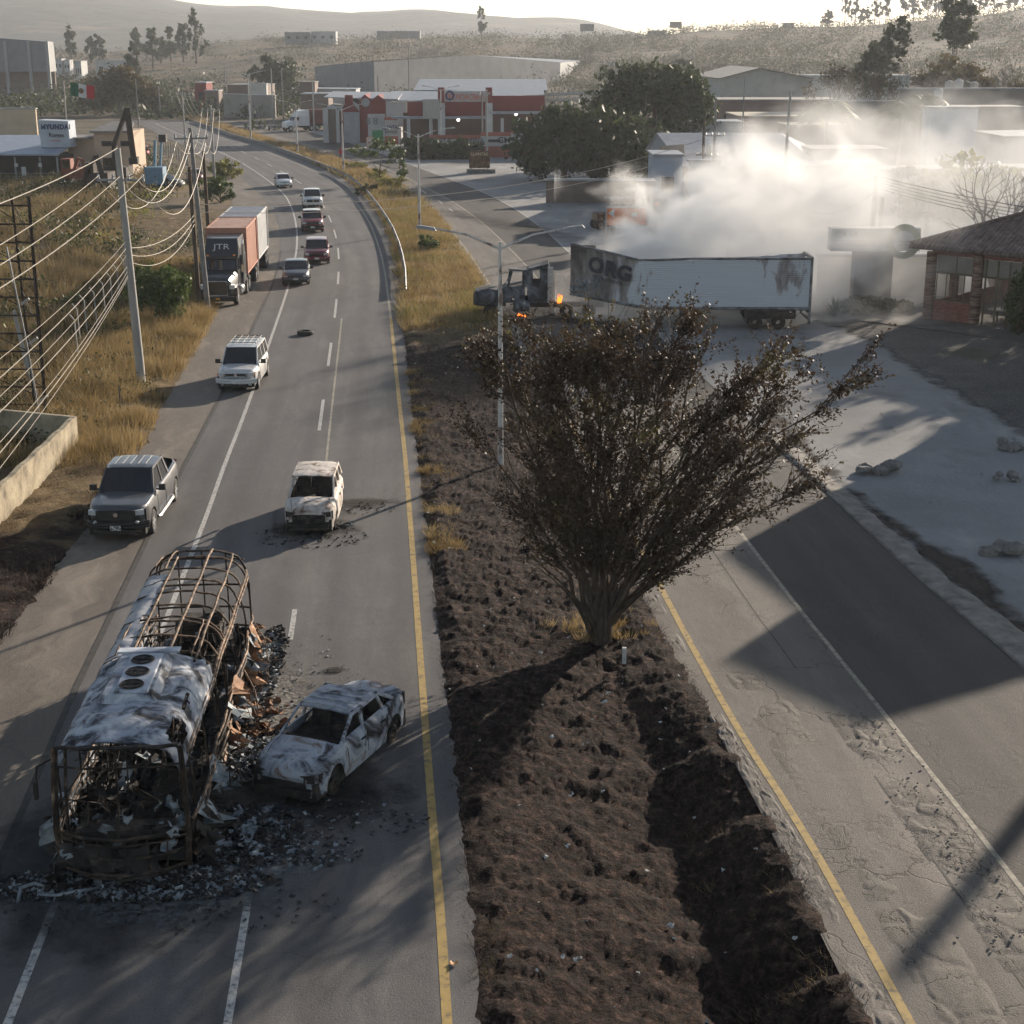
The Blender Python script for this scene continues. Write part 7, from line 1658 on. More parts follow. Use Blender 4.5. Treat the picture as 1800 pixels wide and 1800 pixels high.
# long dark-red shop
Ys = 248
sh = thing('red_shop', 'long dark red shop front with a pale canopy and open bays', 'building', (xat(835, 230, Ys), Ys, 0)); X = lambda px, py=200: xat(px, py, Ys) - sh.location.x; Z = lambda py: ztop(835, py, Ys)
MB().bb(X(716), X(855), 0, .4, Z(205), Z(179)).bb(X(863), X(957), -.6, -.2, Z(196), Z(168)).build('fascia', red_w, sh)
MB().bb(X(778), X(857), .1, .5, Z(179) + .02, Z(160)).build('white_gable', white_w, sh)
MB().slab([(X(716), .45, Z(179)), (X(957), .45, Z(168)), (X(957), 14, Z(158)), (X(716), 14, Z(168))], (0, 0, .15)).build('roof', tin, sh)
MB().bb(X(690), X(860), -2.2, -.01, Z(208), Z(204)).bb(X(860), X(1000), -2.8, -.61, Z(199), Z(195)).build('canopy', tin, sh)
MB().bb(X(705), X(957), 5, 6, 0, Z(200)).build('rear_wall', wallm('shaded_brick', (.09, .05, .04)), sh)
for px in (719, 758, 883, 912, 941): MB().bb(X(px) - .25, X(px) + .25, -1.9, -1.5, 0, Z(207)).build('column', white_w, sh)
for px, pt in ((777, 153), (860, 153)):
    MB().bb(X(px) - .55, X(px) + .55, -2.6, -1.9, 0, Z(180)).build('pylon', white_w, sh); MB().bb(X(px) - .5, X(px) + .5, -2.55, -1.95, Z(180), Z(pt)).build('pylon_top', red_w, sh)
text('TECNOACERO', 1.25, red_t, sh, (X(817), .05, Z(171)), FR, .02, sx=.72, bold=.02); MB().lathe([(.45, -.02), (.75, -.02), (.75, .05)], 16, 'y', (X(791), .04, Z(168))).build('logo_ring', blue_t, sh)
for k, (px, py) in enumerate(((806, 210), (907, 200))): MB().lathe([(.001, -.15), (.22, -.1), (.22, .1)], 10, 'y', (X(px), -1.2, Z(py))).build('lamp', M('lit_lamp', (.9, .9, .85), emit=((1, .95, .85), 5)), sh)
fw = thing('painted_wall', 'low white and red advertising wall in front of the red shop', 'wall', (xat(890, 250, 226), 226, 0)); X = lambda px, py=250: xat(px, py, 226) - fw.location.x; Z = lambda py: ztop(890, py, 226)
for a, b, t0 in ((755, 845, 238), (845, 898, 233), (898, 1035, 228)):
    MB().bb(X(a), X(b) - .02, 0, .3, 0, Z(t0)).build('wall', white_w, fw); MB().bb(X(a), X(b) - .02, -.05, -.003, Z(t0) - .5, Z(t0) + .06).build('red_coping', brick_r, fw)
    if b > 850: MB().bb(X(a), X(b) - .02, -.05, -.003, 0, Z(t0 + 24)).build('red_base', brick_r, fw)
text('VENTA', 1.0, blk_t, fw, (X(773), -.06, Z(247)), FR, .02, sx=1.1); text('LAMINA', 1.0, blk_t, fw, (X(829), -.06, Z(248)), FR, .02, sx=1.0)
MB().bb(X(858), X(880), -.06, -.003, Z(250), Z(245)).build('sign_bar', blk_t, fw); text('GM', 1.15, blk_t, fw, (X(886), -.06, Z(247)), FR, .02, sx=1.1, bold=.02); text('LAMINADO', .9, blk_t, fw, (X(925), -.06, Z(241)), FR, .02)
crown('clipped_hedge', [(xat(px, 262, 222), 222 - abs(px - 780) * .0, 1.2, 1.9, 1.2, 1.5) for px in range(712, 840, 12)], 4200, .32, leaf_dark, label='dark clipped hedge before the white advertising wall', category='hedge')
# truss canopy
tr_ = thing('roof_truss', 'white open steel trusses right of the red shop', 'steel frame', (xat(1000, 170, 250), 250, 0)); X = lambda px: xat(px, 170, 250) - tr_.location.x; Z = lambda py: ztop(1000, py, 250)
for y_ in (0, 8):
    m = MB().tube([(X(948), y_, Z(168)), (X(1058), y_, Z(164))], .14, 4).tube([(X(948), y_, Z(177)), (X(1032), y_, Z(177))], .14, 4)
    for i in range(15):
        a = X(948) + (X(1032) - X(948)) * i / 14; b = X(948) + (X(1032) - X(948)) * (i + .5) / 14; m.tube([(a, y_, Z(177)), (b, y_, Z(168)), (b + (b - a), y_, Z(177))], .09, 4)
    m.build('truss', conc, tr_)
for px in (952, 972, 1000, 1034, 1056): MB().bb(X(px) - .3, X(px) + .3, -.2, .3, 0, Z(178 if px < 1030 else 164)).build('column', conc, tr_)
# small signs in the dry grass
def board(name, label, px, pyb, w, z0, z1, mat, legs=2, rz=0.0, cat='sign', post=galv, Y=None, z=0.0):
    p = G(px, pyb) if Y is None else Vector((xat(px, pyb, Y), Y, z)); t = thing(name, label, cat, p, rz)
    MB().bb(-w / 2, w / 2, -.05, .05, z0, z1).build('panel', mat, t)
    for x in ([0] if legs == 1 else [-w * .4, w * .4]): MB().bb(x - .06, x + .06, .055, .17, -.1, z1 - .1).build('post', post, t)
    return t
bd = board('road_sign', 'small orange and white roadside board in the gold grass', 651, 266, 1.1, .5, 2.1, M('orange_board', [(.3, (.55, .30, .20)), (.7, (.65, .40, .28))], 3, .7)); 
for z in (.85, 1.3, 1.75): MB().bb(-.45, .45, -.07, -.055, z - .13, z + .13).build('white_strip', lit, bd)
bd = board('shop_sign', 'dark hand-painted board standing on a stone base', 843, 304, 2.6, .6, 2.7, M('dark_painted_board', [(.35, (.04, .025, .018)), (.55, (.14, .07, .035)), (.7, (.30, .18, .10))], 2, .8), post=dkw)
text('LLANTAS', .5, M('cream_lettering', [(.3, (.5, .42, .25)), (.7, (.6, .5, .3))], 3), bd, (0, -.06, 2.3), FR, .01, sx=1.05, bold=.008); MB().bb(-1.6, 2.0, -.9, .9, 0, .5).build('stone_base', rk, bd)
board('basketball_backboard', 'pale square board on a post before the red shop', 759, 262, 2.6, 7.6 - 3, 7.6 - .1, conc, 1)
for k, (px, Y, w, pyt, pyb, lab) in enumerate(((1188, 870, 6.5, 38, 49, 'distant billboard on the ridge above the plateau'), (1386, 875, 6.5, 40, 50, 'distant billboard tilted on the right-hand ridge'), (1032, 800, 7, 42, 55, 'hazy billboard below the end of the mountain'))):
    g = float(terrain(xat(px, pyt, Y), Y)); board('billboard', lab, px, pyt, w, ztop(px, pyb, Y) - g, ztop(px, pyt, Y) - g, grey_w, 1, Y=Y, z=g, cat='billboard')
# guard hut and wall by the dark trees
ht = thing('guard_hut', 'small white hut at the left foot of the dark trees', 'hut', G(948, 314)); MB().bb(-.7, .7, 0, 1.4, 0, 2.4).build('wall', white_w, ht); MB().bb(-.9, .9, -.2, 1.6, 2.4, 2.5).build('roof', tin, ht); MB().bb(-.4, .4, -.02, .0, 1.2, 2.0).build('window', dark_in, ht)
block('boundary_wall', 'dark brown low wall running under the dark trees', 960, 1140, 158, 318, .3, brown_w, 'wall')
# --- long pale walls and shops at the far bend
block('boundary_wall', 'long whitish wall at the far bend before the shops', 392, 483, 355, 166, 1, wallm('dirty_white_wall', (.26, .245, .23)), 'wall', pyt1=169)
block('low_building', 'low whitish building with a grey top left of the long wall', 360, 384, 372, 160, 5, brown_w, windows=2); block('low_building', 'small dark red shop at the far end of the road', 342, 362, 375, 146, 8, red_w, windows=1)
block('low_building', 'brown roofed sheds behind the long whitish wall', 400, 470, 385, 150, 12, brown_w, roof=conc_d); block('low_building', 'pale sign building above the long wall', 441, 468, 372, 148, 2, white_w)
block('low_building', 'white flat-roofed building left of the red gables', 527, 625, 345, 157, 10, white_w, pyt1=158); block('low_building', 'brown brick building under the white flat roof', 530, 577, 322, 166, 8, brown_w)
block('low_building', 'dark shed at the foot of the grey warehouse', 527, 553, 340, 145, 6, brown_w, roof=conc_d)
# --- far structures in the fields
for k, (a, b, Y, t_, mt_, lab) in enumerate(((167, 226, 560, 107, white_w, 'long white far shed under the mountain'), (131, 142, 540, 108, white_w, 'white cube house left of the long far shed'), (500, 545, 760, 57, tin_d, 'pale blue far hall on the plateau edge'), (545, 590, 765, 56, white_w, 'white far hall beside the pale blue one'), (662, 738, 860, 55, tin_d, 'long hazy far roof on the plateau'), (1140, 1170, 880, 54, grey_w, 'low dark far roofs on the ridge left'), (1230, 1310, 880, 54, grey_w, 'low dark far roofs on the ridge middle'), (1328, 1400, 880, 52, grey_w, 'low dark far roofs on the ridge right'))):
    block('distant_building', lab, a, b, Y, t_, 8, mt_, windows=0 if k > 3 else 3)
for k, (a, b, Y, t_) in enumerate(((1030, 1043, 620, 107), (1056, 1066, 600, 112), (1071, 1086, 590, 108), (1088, 1100, 600, 116), (1100, 1112, 585, 119), (1187, 1194, 600, 121), (95, 108, 600, 104), (112, 122, 600, 106))):
    block('distant_house', ['far house left of the white cluster', 'first small house of the white cluster', 'tallest house of the white cluster', 'low house of the white cluster', 'rightmost house of the white cluster', 'lone far house above the flat-topped tree', 'far white house beside the grey shed', 'second far house beside the grey shed'][k], a, b, Y, t_, 5, white_w, windows=2, group='far white houses')
# --- left
Yl = 470
ls = thing('industrial_shed', 'tall blue-grey open-sided shed at the left edge', 'building', (xat(40, 130, Yl), Yl, 0)); X = lambda px: xat(px, 130, Yl) - ls.location.x; Z = lambda py: ztop(40, py, Yl)
MB().add([(X(-60), 0, Z(126)), (X(88), 0, Z(126)), (X(86), 0, Z(73)), (X(-60), 0, Z(62)), (X(-60), 7, Z(126)), (X(88), 7, Z(126)), (X(86), 7, Z(73)), (X(-60), 7, Z(62))], [(0, 1, 2, 3), (1, 5, 6, 2), (3, 2, 6, 7), (4, 7, 6, 5)]).build('cladding', tin_d, ls)
for px in (-30, 14, 55, 87): MB().bb(X(px) - .45, X(px) + .45, -.6, -.05, 0, Z(72)).build('column', galv, ls)
MB().bb(X(-60), X(86), 6, 6.9, 0, Z(126)).build('rear_wall', brown_w, ls)
Yy = base_y(317)
hy = thing('dealer_building', 'blue-grey roofed dealer building with a dark open front and sign tower', 'building', (xat(50, 317, Yy), Yy, 0)); X = lambda px, py=290: xat(px, py, Yy) - hy.location.x; Z = lambda py: ztop(50, py, Yy)
zt_ = ztop(50, 240, Yy + 12)
MB().slab([(X(-80), -.6, Z(273)), (X(106), -.6, Z(273)), (X(104), 12, zt_), (X(-80), 12, zt_)], (0, 0, .2)).build('roof', M('blue_grey_sheet_roof', [(.3, (.22, .26, .33)), (.7, (.32, .36, .43))], 1, .5), hy)
MB().bb(X(-80), X(105), 3, 12, 0, Z(276)).build('wall', dark_in, hy); MB().bb(X(-80), X(-78), 0, 3, 0, Z(276)).build('end_wall', white_w, hy)
MB().bb(X(108), X(125), 2, 2.3, 0, Z(290)).build('side_fence', grey_w, hy)
for px in (28, 72, 102): MB().bb(X(px) - .09, X(px) + .09, -.3, -.1, 0, Z(276)).build('post', galv, hy)
MB().bb(X(-80), X(104), -.3, -.24, .8, .86).bb(X(-80), X(104), -.3, -.24, .4, .46).build('railing', galv, hy)
MB().bb(X(30) - .2, X(30) + .2, -.4, -.3, 1.6, 2.0).bb(X(72) - .2, X(72) + .2, -.4, -.3, 1.6, 2.0).build('lamp', lit, hy); MB().bb(X(39), X(47), -.5, -.4, .6, 1.6).build('notice_board', lit, hy)
MB().hexa([(X(62), 3, Z(262)), (X(114), 3, Z(262)), (X(114), 6, Z(262)), (X(62), 6, Z(262))], [(X(60), 3, Z(213)), (X(113), 3, Z(215)), (X(113), 6, Z(215)), (X(60), 6, Z(213))]).build('sign_tower', wallm('pale_blue_panel', (.40, .44, .50)), hy)
text('HYUNDAI', .78, blue_t, hy, (X(91), 2.9, Z(225.5)), FR, .02, sx=.92, bold=.03); MB().add([(X(66), 2.88, Z(228)), (X(73), 2.88, Z(228)), (X(71), 2.88, Z(222))], [(0, 1, 2)]).build('logo_triangle', green_t, hy)
text('Kumex', .7, blk_t, hy, (X(91), 2.9, Z(240)), FR, .02, sx=.9); MB().bb(X(80), X(97), 2.92, 2.98, Z(250), Z(249)).build('small_print', red_t, hy)
block('block_wall', 'sunlit tan wall in the field above the dealer building', -60, 62, 260, 192, .6, wallm('sunlit_tan_wall', (.46, .38, .28)), 'wall')
hs = thing('house', 'pale house with terracotta walls behind the diggers', 'house', (xat(180, 280, 192), 192, 0)); X = lambda px: xat(px, 260, 192) - hs.location.x; Z = lambda py: ztop(180, py, 192)
MB().bb(X(120), X(185), 0, 6, 0, Z(245)).bb(X(170), X(235), -1, 6, 0, Z(230)).build('wall', wallm('peach_wall', (.48, .36, .27)), hs); MB().bb(X(116), X(160), -1, 6, Z(244), Z(241)).slab([(X(165), -1.6, Z(232)), (X(238), -1.6, Z(232)), (X(225), 4, Z(219)), (X(185), 4, Z(219))], (0, 0, .2)).build('roof', conc_d, hs)
for px in (192, 225): MB().bb(X(px) - .6, X(px) + .6, -1.1, -.98, Z(256), Z(247)).build('window', dark_in, hs)
# flag
fg = thing('flag', 'large green, white and red tricolour flag flying from a thin pole', 'flag', (xat(120, 250, 215), 215, 0)); X = lambda px: xat(px, 155, 215) - fg.location.x; Z = lambda py: ztop(120, py, 215)
MB().tube([(0, 0, 0), (0, 0, Z(142))], .1, 6).build('pole', conc, fg)
for k, (a, b, c) in enumerate(((123, 137, (.0, .10, .05)), (137, 151, (.6, .6, .58)), (151, 164, (.42, .02, .03)))):
    P = [];
    for i in range(5):
        px = a + (b - a) * i / 4; w = math.sin((px - 123) * .22) * .35; dy = (px - 123) * .16
        P.append([(X(px), w + .1 * j, ztop(px, 145 + dy + (168 - 145) * (1 - j / 4) , 215)) for j in range(5)])
    g_ = MB().grid(P); g_.build('cloth_' + ('green', 'white', 'red')[k], flat('flag_cloth_' + str(k), c, .8), fg, smooth=60)
MB().lathe([(.001, 0), (.34, 0), (.36, .02)], 14, 'y', (X(143.5), -.42, Z(159.5))).build('emblem', flat('emblem_brown', (.13, .07, .03)), fg)
# --- diggers, crane truck and cars in the yard
def digger(label, px, Y, pyb, s, mat, arm, group='machines parked in the yard'):
    t = thing('excavator', label, 'excavator', (xat(px, pyb, Y), Y, 0), 0, group)
    for sg in (-1, 1): MB().bb(sg * 1.1 - .3, sg * 1.1 + .3, -1.8, 1.8, 0, .85).build('track', blackp, t)
    MB().bb(-1.3, 1.3, -1.2, 2.2, .95, 2.0).build('body', mat, t); MB().bb(-1.25, -.2, -1.2, .3, 2.0, 3.1).build('cab', mat, t); MB().bb(-1.15, -.3, -1.24, -1.2, 2.1, 2.95).build('window', glass_m, t)
    A = [Vector(a) for a in arm]; MB().tube(A[:3], [.22 * s, .26 * s, .16 * s], 5).build('boom', mat, t); MB().tube(A[2:], [.24 * s] * (len(A) - 2), 5).build('dipper', mat, t)
    e = A[-1]; MB().hexa([e + Vector((-.5, -.4, -.6)), e + Vector((.5, -.4, -.6)), e + Vector((.5, .3, -.5)), e + Vector((-.5, .3, -.5))], [e + Vector((-.5, -.5, .1)), e + Vector((.5, -.5, .1)), e + Vector((.5, .5, .2)), e + Vector((-.5, .5, .2))]).build('bucket', blackp, t)
digger('black excavator with a very tall raised boom', 205, 180, 285, 1.5, ld, [(0, -1, 1.8), (.2, -1.2, 4.5), (1.9, -1.2, 8.6), (2.3, -1.2, 3.0)])
digger('rusty red small excavator in front of the pale canopy', 132, 178, 290, .9, M('rusty_red', [(.3, (.14, .035, .02)), (.7, (.24, .07, .04))], 3, .7), [(0, -1, 1.6), (.8, -1.4, 3.2), (1.4, -1.8, 3.0), (1.8, -1.8, .9)])
digger('dark backhoe with its arm folded like an A', 172, 172, 292, 1.2, ld, [(-1.6, -1, .6), (-.8, -1.2, 2.4), (.2, -1.2, 3.9), (1.0, -1.2, .8)])
bc = thing('boom_truck', 'blue boom truck with a raised white arm behind the concrete pole', 'truck', G(272, 333)); MB().bb(-1, 1, 0, 2, .5, 2.4).build('cab', M('faded_blue', [(.3, (.08, .16, .24)), (.7, (.14, .25, .34))], 3, .6), bc); MB().bb(-1.1, 1.1, 2, 6, .5, 1.1).build('platform', ld, bc)
MB().tube([(-.5, 2.5, 1), (-.2, 2.6, 5.2)], .2, 5).tube([(.1, 2.5, 1), (.55, 2.6, 5.6)], .16, 5).build('boom', M('faded_blue', None), bc); MB().bb(.3, 1.1, 2.2, 3, 5.0, 5.8).build('bucket', blackp, bc)
for sg in (-1, 1):
    for yy in (.9, 4.8): wheel(bc, sg * .95, yy, .45, .3, sg, tyre_m, rim_m, spokes=5)
def yard_car(label, px, py, m_, rz, cat='car'):
    p = G(px, py); car('parked_car', label, cat, (p.x, p.y, .03), rz, 4.3, 1.75, 1.5, .8, .95, 1.0, .7, 1.15, 1.85, 3.3, 3.95, body=m_, wr=.31, pillars=((2.3, 2.3, .09, .07),), group='cars in the left yard', detail=False)
yard_car('dark green car beside the blue boom truck', 291, 330, paint('dark_green_paint', (.025, .035, .03)), R(70)); yard_car('red car parked beyond the wire fence', 252, 276, paint('bright_red_paint', (.35, .02, .03)), R(10))
yard_car('dark red van at the foot of the yellow bushes', 343, 320, paint('dark_red_paint', (.20, .03, .025)), R(15), 'van')
wf = thing('wire_fence', 'rusty wire fence around the machine yard', 'fence', (0, 0, 0))
for i in range(13): a = G(276, 265).lerp(G(330, 292), i / 12); MB().tube([a, a + Vector((0, 0, 2.2))], .05, 4).build('post', galv, wf)
a, b = G(276, 265), G(330, 292)
for z in (.5, 1.1, 1.7, 2.2): MB().tube([a + Vector((0, 0, z)), b + Vector((0, 0, z))], .02, 3).build('fence_wire', galv, wf)
# --- right
gb = thing('metal_shed', 'long grey gable-roofed metal shed behind the smoke', 'building', (0, 0, 0)); Yg = 150
z_e, zrg = ztop(1210, 290, Yg - 4), ztop(1160, 236, Yg + 8); e0, e1, rL, rR, wL = xat(1203, 290, Yg - 4), xat(1425, 282, Yg - 2), xat(1158, 236, Yg + 8), xat(1372, 236, Yg + 8), xat(1140, 290, Yg + 18)
wall_g = wallm('grey_sheet_wall', (.30, .32, .36))
MB().add([(e0, Yg - 4, 0), (e0, Yg - 4, z_e), (rL, Yg + 8, zrg), (wL, Yg + 18, z_e), (wL, Yg + 18, 0)], [(0, 1, 2, 3, 4)]).build('gable_wall', wall_g, gb)
MB().add([(e0, Yg - 3.9, 0), (e1, Yg - 3.9, 0), (e1, Yg - 3.9, z_e - .1), (e0, Yg - 3.9, z_e - .1)], [(0, 1, 2, 3)]).bb(e1 - .3, e1, Yg - 3.9, Yg + 16, 0, z_e - .1).build('wall', beige_w, gb)
MB().slab([(e0 - .3, Yg - 4.6, z_e - .2), (e1 + .3, Yg - 4.6, z_e - .2), (rR, Yg + 8, zrg), (rL - .2, Yg + 8, zrg)], (0, 0, .15)).slab([(rL - .2, Yg + 8.01, zrg), (rR, Yg + 8.01, zrg), (e1 + 1, Yg + 20, z_e - .2), (wL - .2, Yg + 20, z_e - .2)], (0, 0, .15)).slab([(rR + .02, Yg + 8, zrg), (e1 + .32, Yg - 4.6, z_e - .2), (e1 + 4, Yg + 8, z_e - .2)], (0, 0, .15)).build('roof', M('grey_blue_tin_roof', [(.3, (.20, .215, .25)), (.7, (.29, .305, .34))], .8, .6), gb)
MB().bb(e0 - .3, e1 + .3, Yg - 4.5, Yg - 4.1, z_e - 1.1, z_e - .25).build('fascia', brown_w, gb)
block('shop_house', 'white narrow building with an awning under the gable', 1150, 1200, 142, 275, 6, wallm('bluish_white_wall', (.34, .37, .43)), windows=1); block('low_building', 'white kiosk block beside the tipped-up lorry body', 1122, 1150, 135, 322, 3, white_w, windows=1)
block('pale_wall', 'pale wall left of the beige one behind the poles', 1212, 1262, 128, 285, .6, wallm('bluish_white_wall', None or (.34, .37, .43)), 'wall')
lb = thing('tipper_body', 'beige tipped-up lorry body with a round black hole', 'lorry body', G(1182, 372), R(8)); MB().box((0, 0, 3.2), (2.3, 1.4, 6.0), rot=Matrix.Rotation(R(-6), 4, 'X') @ Matrix.Rotation(R(-4), 4, 'Y'), taper=.92).build('tank', wallm('beige_sheet', (.36, .28, .22)), lb); MB().lathe([(.001, -.02), (.42, 0)], 18, 'y', (.1, -.95, 3.6)).build('round_hole', seam_m, lb); MB().bb(-1.2, 1.2, -1, 1.2, 0, .5).build('base', ld, lb)
gable('gabled_warehouse', 'pale gabled warehouse with a dark roof edge at the right', 1268, 1425, 300, 138, 121, 40, wallm('sunlit_grey_wall', (.34, .35, .33)), conc_d, ridge='y', peak=.42)
block('low_building', 'long tin roof behind the bare trees', 1425, 1600, 330, 134, 12, wallm('pale_grey_sheet', (.36, .37, .36)), roof=tin)
block('low_building', 'reddish-brown yard buildings below the gabled warehouse', 1215, 1480, 262, 177, 12, wallm('reddish_brown_wall', (.17, .11, .09)), roof=conc_d, windows=6)
block('low_building', 'white block with small dark windows right of the dark trees', 1200, 1305, 205, 216, 6, white_w, windows=7); block('low_building', 'brown flat-roofed building right of the white block', 1300, 1440, 225, 206, 14, wallm('brown_grey_wall', (.20, .15, .13)), roof=beige_w)
block('low_building', 'dark brown building behind the yellow palm', 1385, 1500, 215, 222, 8, brown_w, roof=brown_w)
block('boundary_wall', 'dark grey block wall behind the palms', 1462, 1582, 230, 179, 1, grey_w, 'wall'); block('boundary_wall', 'long grey-brown block wall below the water tanks', 1582, 1880, 225, 157, 1, wallm('grey_brown_wall', (.20, .175, .16)), 'wall')
block('low_building', 'grey block building right of the metal shed', 1428, 1560, 150, 265, 6, wallm('smoky_grey_wall', (.26, .26, .26)), roof=conc_d)
block('low_building', 'dark grey structure behind the white sign box', 1600, 1800, 205, 190, 6, grey_w, roof=conc_d)
sb = block('sign_box', 'white box-like rooftop block with a dark frame', 1635, 1720, 172, 191, 3, wallm('cool_white_panel', (.38, .42, .48)))[0]
for k, (px, Y, py0, py1, mt_) in enumerate(((1649, 222, 172, 154, white_w), (1669, 232, 154, 141, conc), (1685, 231, 155, 138, white_w), (1697, 232, 154, 142, seam_m), (1711, 233, 155, 143, conc))):
    z0_, z1_ = ztop(px, py0, Y), ztop(px, py1, Y); r_ = xat(px + 8, py0, Y) - xat(px, py0, Y)
    t = thing('water_tank', ['white water tank standing lowest and leftmost', 'pale water tank second from the left', 'white pointed water tank in the middle', 'black water tank between the pale ones', 'pale water tank rightmost of the group'][k], 'water tank', (xat(px, py0, Y), Y, z0_), 0, 'rooftop water tanks')
    MB().lathe([(r_, 0), (r_, (z1_ - z0_) * .75), (r_ * .3, (z1_ - z0_)), (.001, (z1_ - z0_))], 14).build('tank', mt_, t, smooth=30); MB().bb(-r_, r_, -r_, r_, -z0_, -.01).build('stand', grey_w, t)
block('long_wall', 'long bluish white building wall veiled by smoke', 1378, 1545, 135, 297, 5, wallm('bluish_white_wall', (.34, .37, .43)), 'wall', pyt1=290); block('long_wall', 'white wall running to the right edge behind the smoke', 1545, 1900, 138, 302, 4, wallm('cool_white_panel', (.38, .42, .48)), 'wall', pyt1=296)
block('white_house', 'white cube building at the right edge behind the smoke', 1768, 1900, 150, 243, 10, white_w, pyt1=241)
block('boundary_wall', 'cream boundary wall behind the round sign', 1440, 1700, 97, 452, .4, wallm('cream_wall', (.55, .52, .46)), 'wall')
# T-shaped sign
Yt = base_y(547); sg_ = thing('totem_sign', 'T-shaped grey sign with a round logo in the smoke', 'sign', (xat(1535, 547, Yt), Yt, 0)); X = lambda px, py=420: xat(px, py, Yt) - sg_.location.x; Z = lambda py: ztop(1535, py, Yt)
MB().bb(X(1500, 500), X(1567, 500), 0, .9, 0, Z(442)).build('pillar', wallm('mauve_grey_wall', (.26, .235, .23)), sg_); MB().bb(X(1461), X(1617), -.12, 1.0, Z(441), Z(401)).build('panel', wallm('pale_grey_panel', (.46, .47, .48)), sg_)
sgt = M('soft_grey_lettering', [(.3, (.20, .21, .21)), (.7, (.26, .27, .27))], 3, .7); olive = M('olive_disc', [(.3, (.30, .32, .25)), (.7, (.36, .38, .30))], 3, .7)
MB().lathe([(.62, -.01), (1.02, -.012), (1.02, .0)], 36, 'y', (X(1588), -.135, Z(424))).build('logo_ring', olive, sg_)
text('CASA', .50, sgt, sg_, (X(1466), -.135, Z(412.5)), FR, .006, align='LEFT', sx=1.15); text('CEREZOS', .50, sgt, sg_, (X(1466), -.135, Z(427.5)), FR, .006, align='LEFT', sx=1.15)
for s_, zz in (('Abarrotes', 424), ('de barrio', 430), ('vinos', 435)): text(s_, .22, sgt, sg_, (X(1593), -.15, Z(zz)), FR, .004)
# restaurant with a tiled roof
rs = thing('tiled_pavilion', 'brick pavilion with a brown tiled roof and tall windows', 'building', (0, 0, 0))
C1, dv, iv = Vector((24.0, 88.2, 0)), Vector((.74, -.67, 0)), Vector((.67, .74, 0))
brick = M('brick', [(.3, (.14, .055, .04)), (.55, (.24, .10, .075)), (.75, (.32, .17, .13))], 3, .9, bump=.4, bscale=14, stretch=(1, 1, 3)); brick_c = M('banded_brick', [(.36, (.06, .035, .028)), (.5, (.20, .12, .09)), (.66, (.34, .25, .20))], 2.2, .9, bump=.6, bscale=9, stretch=(.6, .6, 5))
tile = bpy.data.materials.new('roof_tile'); tile.use_nodes = True; n, l = nt(tile); b = n['Principled BSDF']; tc = n.new('ShaderNodeTexCoord'); mp = n.new('ShaderNodeMapping'); mp.inputs['Rotation'].default_value = (0, 0, R(42)); l.new(tc.outputs['Object'], mp.inputs[0])
w = n.new('ShaderNodeTexWave'); w.inputs['Scale'].default_value = 1.15; w.inputs['Distortion'].default_value = .6; w.inputs['Detail'].default_value = 2; l.new(mp.outputs[0], w.inputs['Vector'])
nz = n.new('ShaderNodeTexNoise'); nz.inputs['Scale'].default_value = 2.5; nz.inputs['Detail'].default_value = 6; l.new(tc.outputs['Object'], nz.inputs['Vector']); rp = ramp(n, [(.3, (.075, .05, .045)), (.55, (.15, .105, .09)), (.75, (.24, .18, .15))]); l.new(nz.outputs['Fac'], rp.inputs[0]); l.new(rp.outputs[0], b.inputs['Base Color']); b.inputs['Roughness'].default_value = .85
bp = n.new('ShaderNodeBump'); bp.inputs['Strength'].default_value = 1; bp.inputs['Distance'].default_value = .12; l.new(w.outputs['Fac'], bp.inputs['Height']); l.new(bp.outputs[0], b.inputs['Normal'])
C0 = Vector((22.7, 88.3, 4.15)); ap = Vector((36.5, 88.0, 7.9)); eR = C0 + dv * 15; eB = C0 + iv * 12
MB().slab([C0, eR, ap + dv * 8, ap], (0, 0, .16)).slab([C0, ap + Vector((0, 0, .002)), ap + iv * 3, eB], (0, 0, .16)).build('roof', tile, rs)
MB().tube([C0 + Vector((0, 0, .2)), ap + Vector((0, 0, .22))], .13, 6).tube([C0 + Vector((0, 0, .02)), eR + Vector((0, 0, .02))], .10, 5).build('ridge_tiles', tile, rs)
MB().hexa([C1 + iv * .02 + Vector((0, 0, 3.75)), C1 + dv * 13 + Vector((0, 0, 3.75)), C1 + dv * 13 + iv * .35 + Vector((0, 0, 3.75)), C1 + iv * .35 + Vector((0, 0, 3.75))], [p + Vector((0, 0, .5)) for p in (C1 + iv * .02, C1 + dv * 13, C1 + dv * 13 + iv * .35, C1 + iv * .35)] if False else [p + Vector((0, 0, 4.25)) for p in (C1 + iv * .02, C1 + dv * 13, C1 + dv * 13 + iv * .35, C1 + iv * .35)]).build('lintel', brick, rs)
for k in (0, 2.85, 5.7, 8.55, 11.4): c = C1 + dv * k; MB().tube([c + Vector((0, 0, 0)), c + Vector((0, 0, 3.9))], .30, 14).build('brick_column', brick_c, rs, smooth=50)
for k in (0, 3, 6): c = C1 + iv * (k + 3); MB().tube([c, c + Vector((0, 0, 3.9))], .28, 12).build('brick_column', brick_c, rs, smooth=50)
hz = lambda z: Vector((0, 0, z))
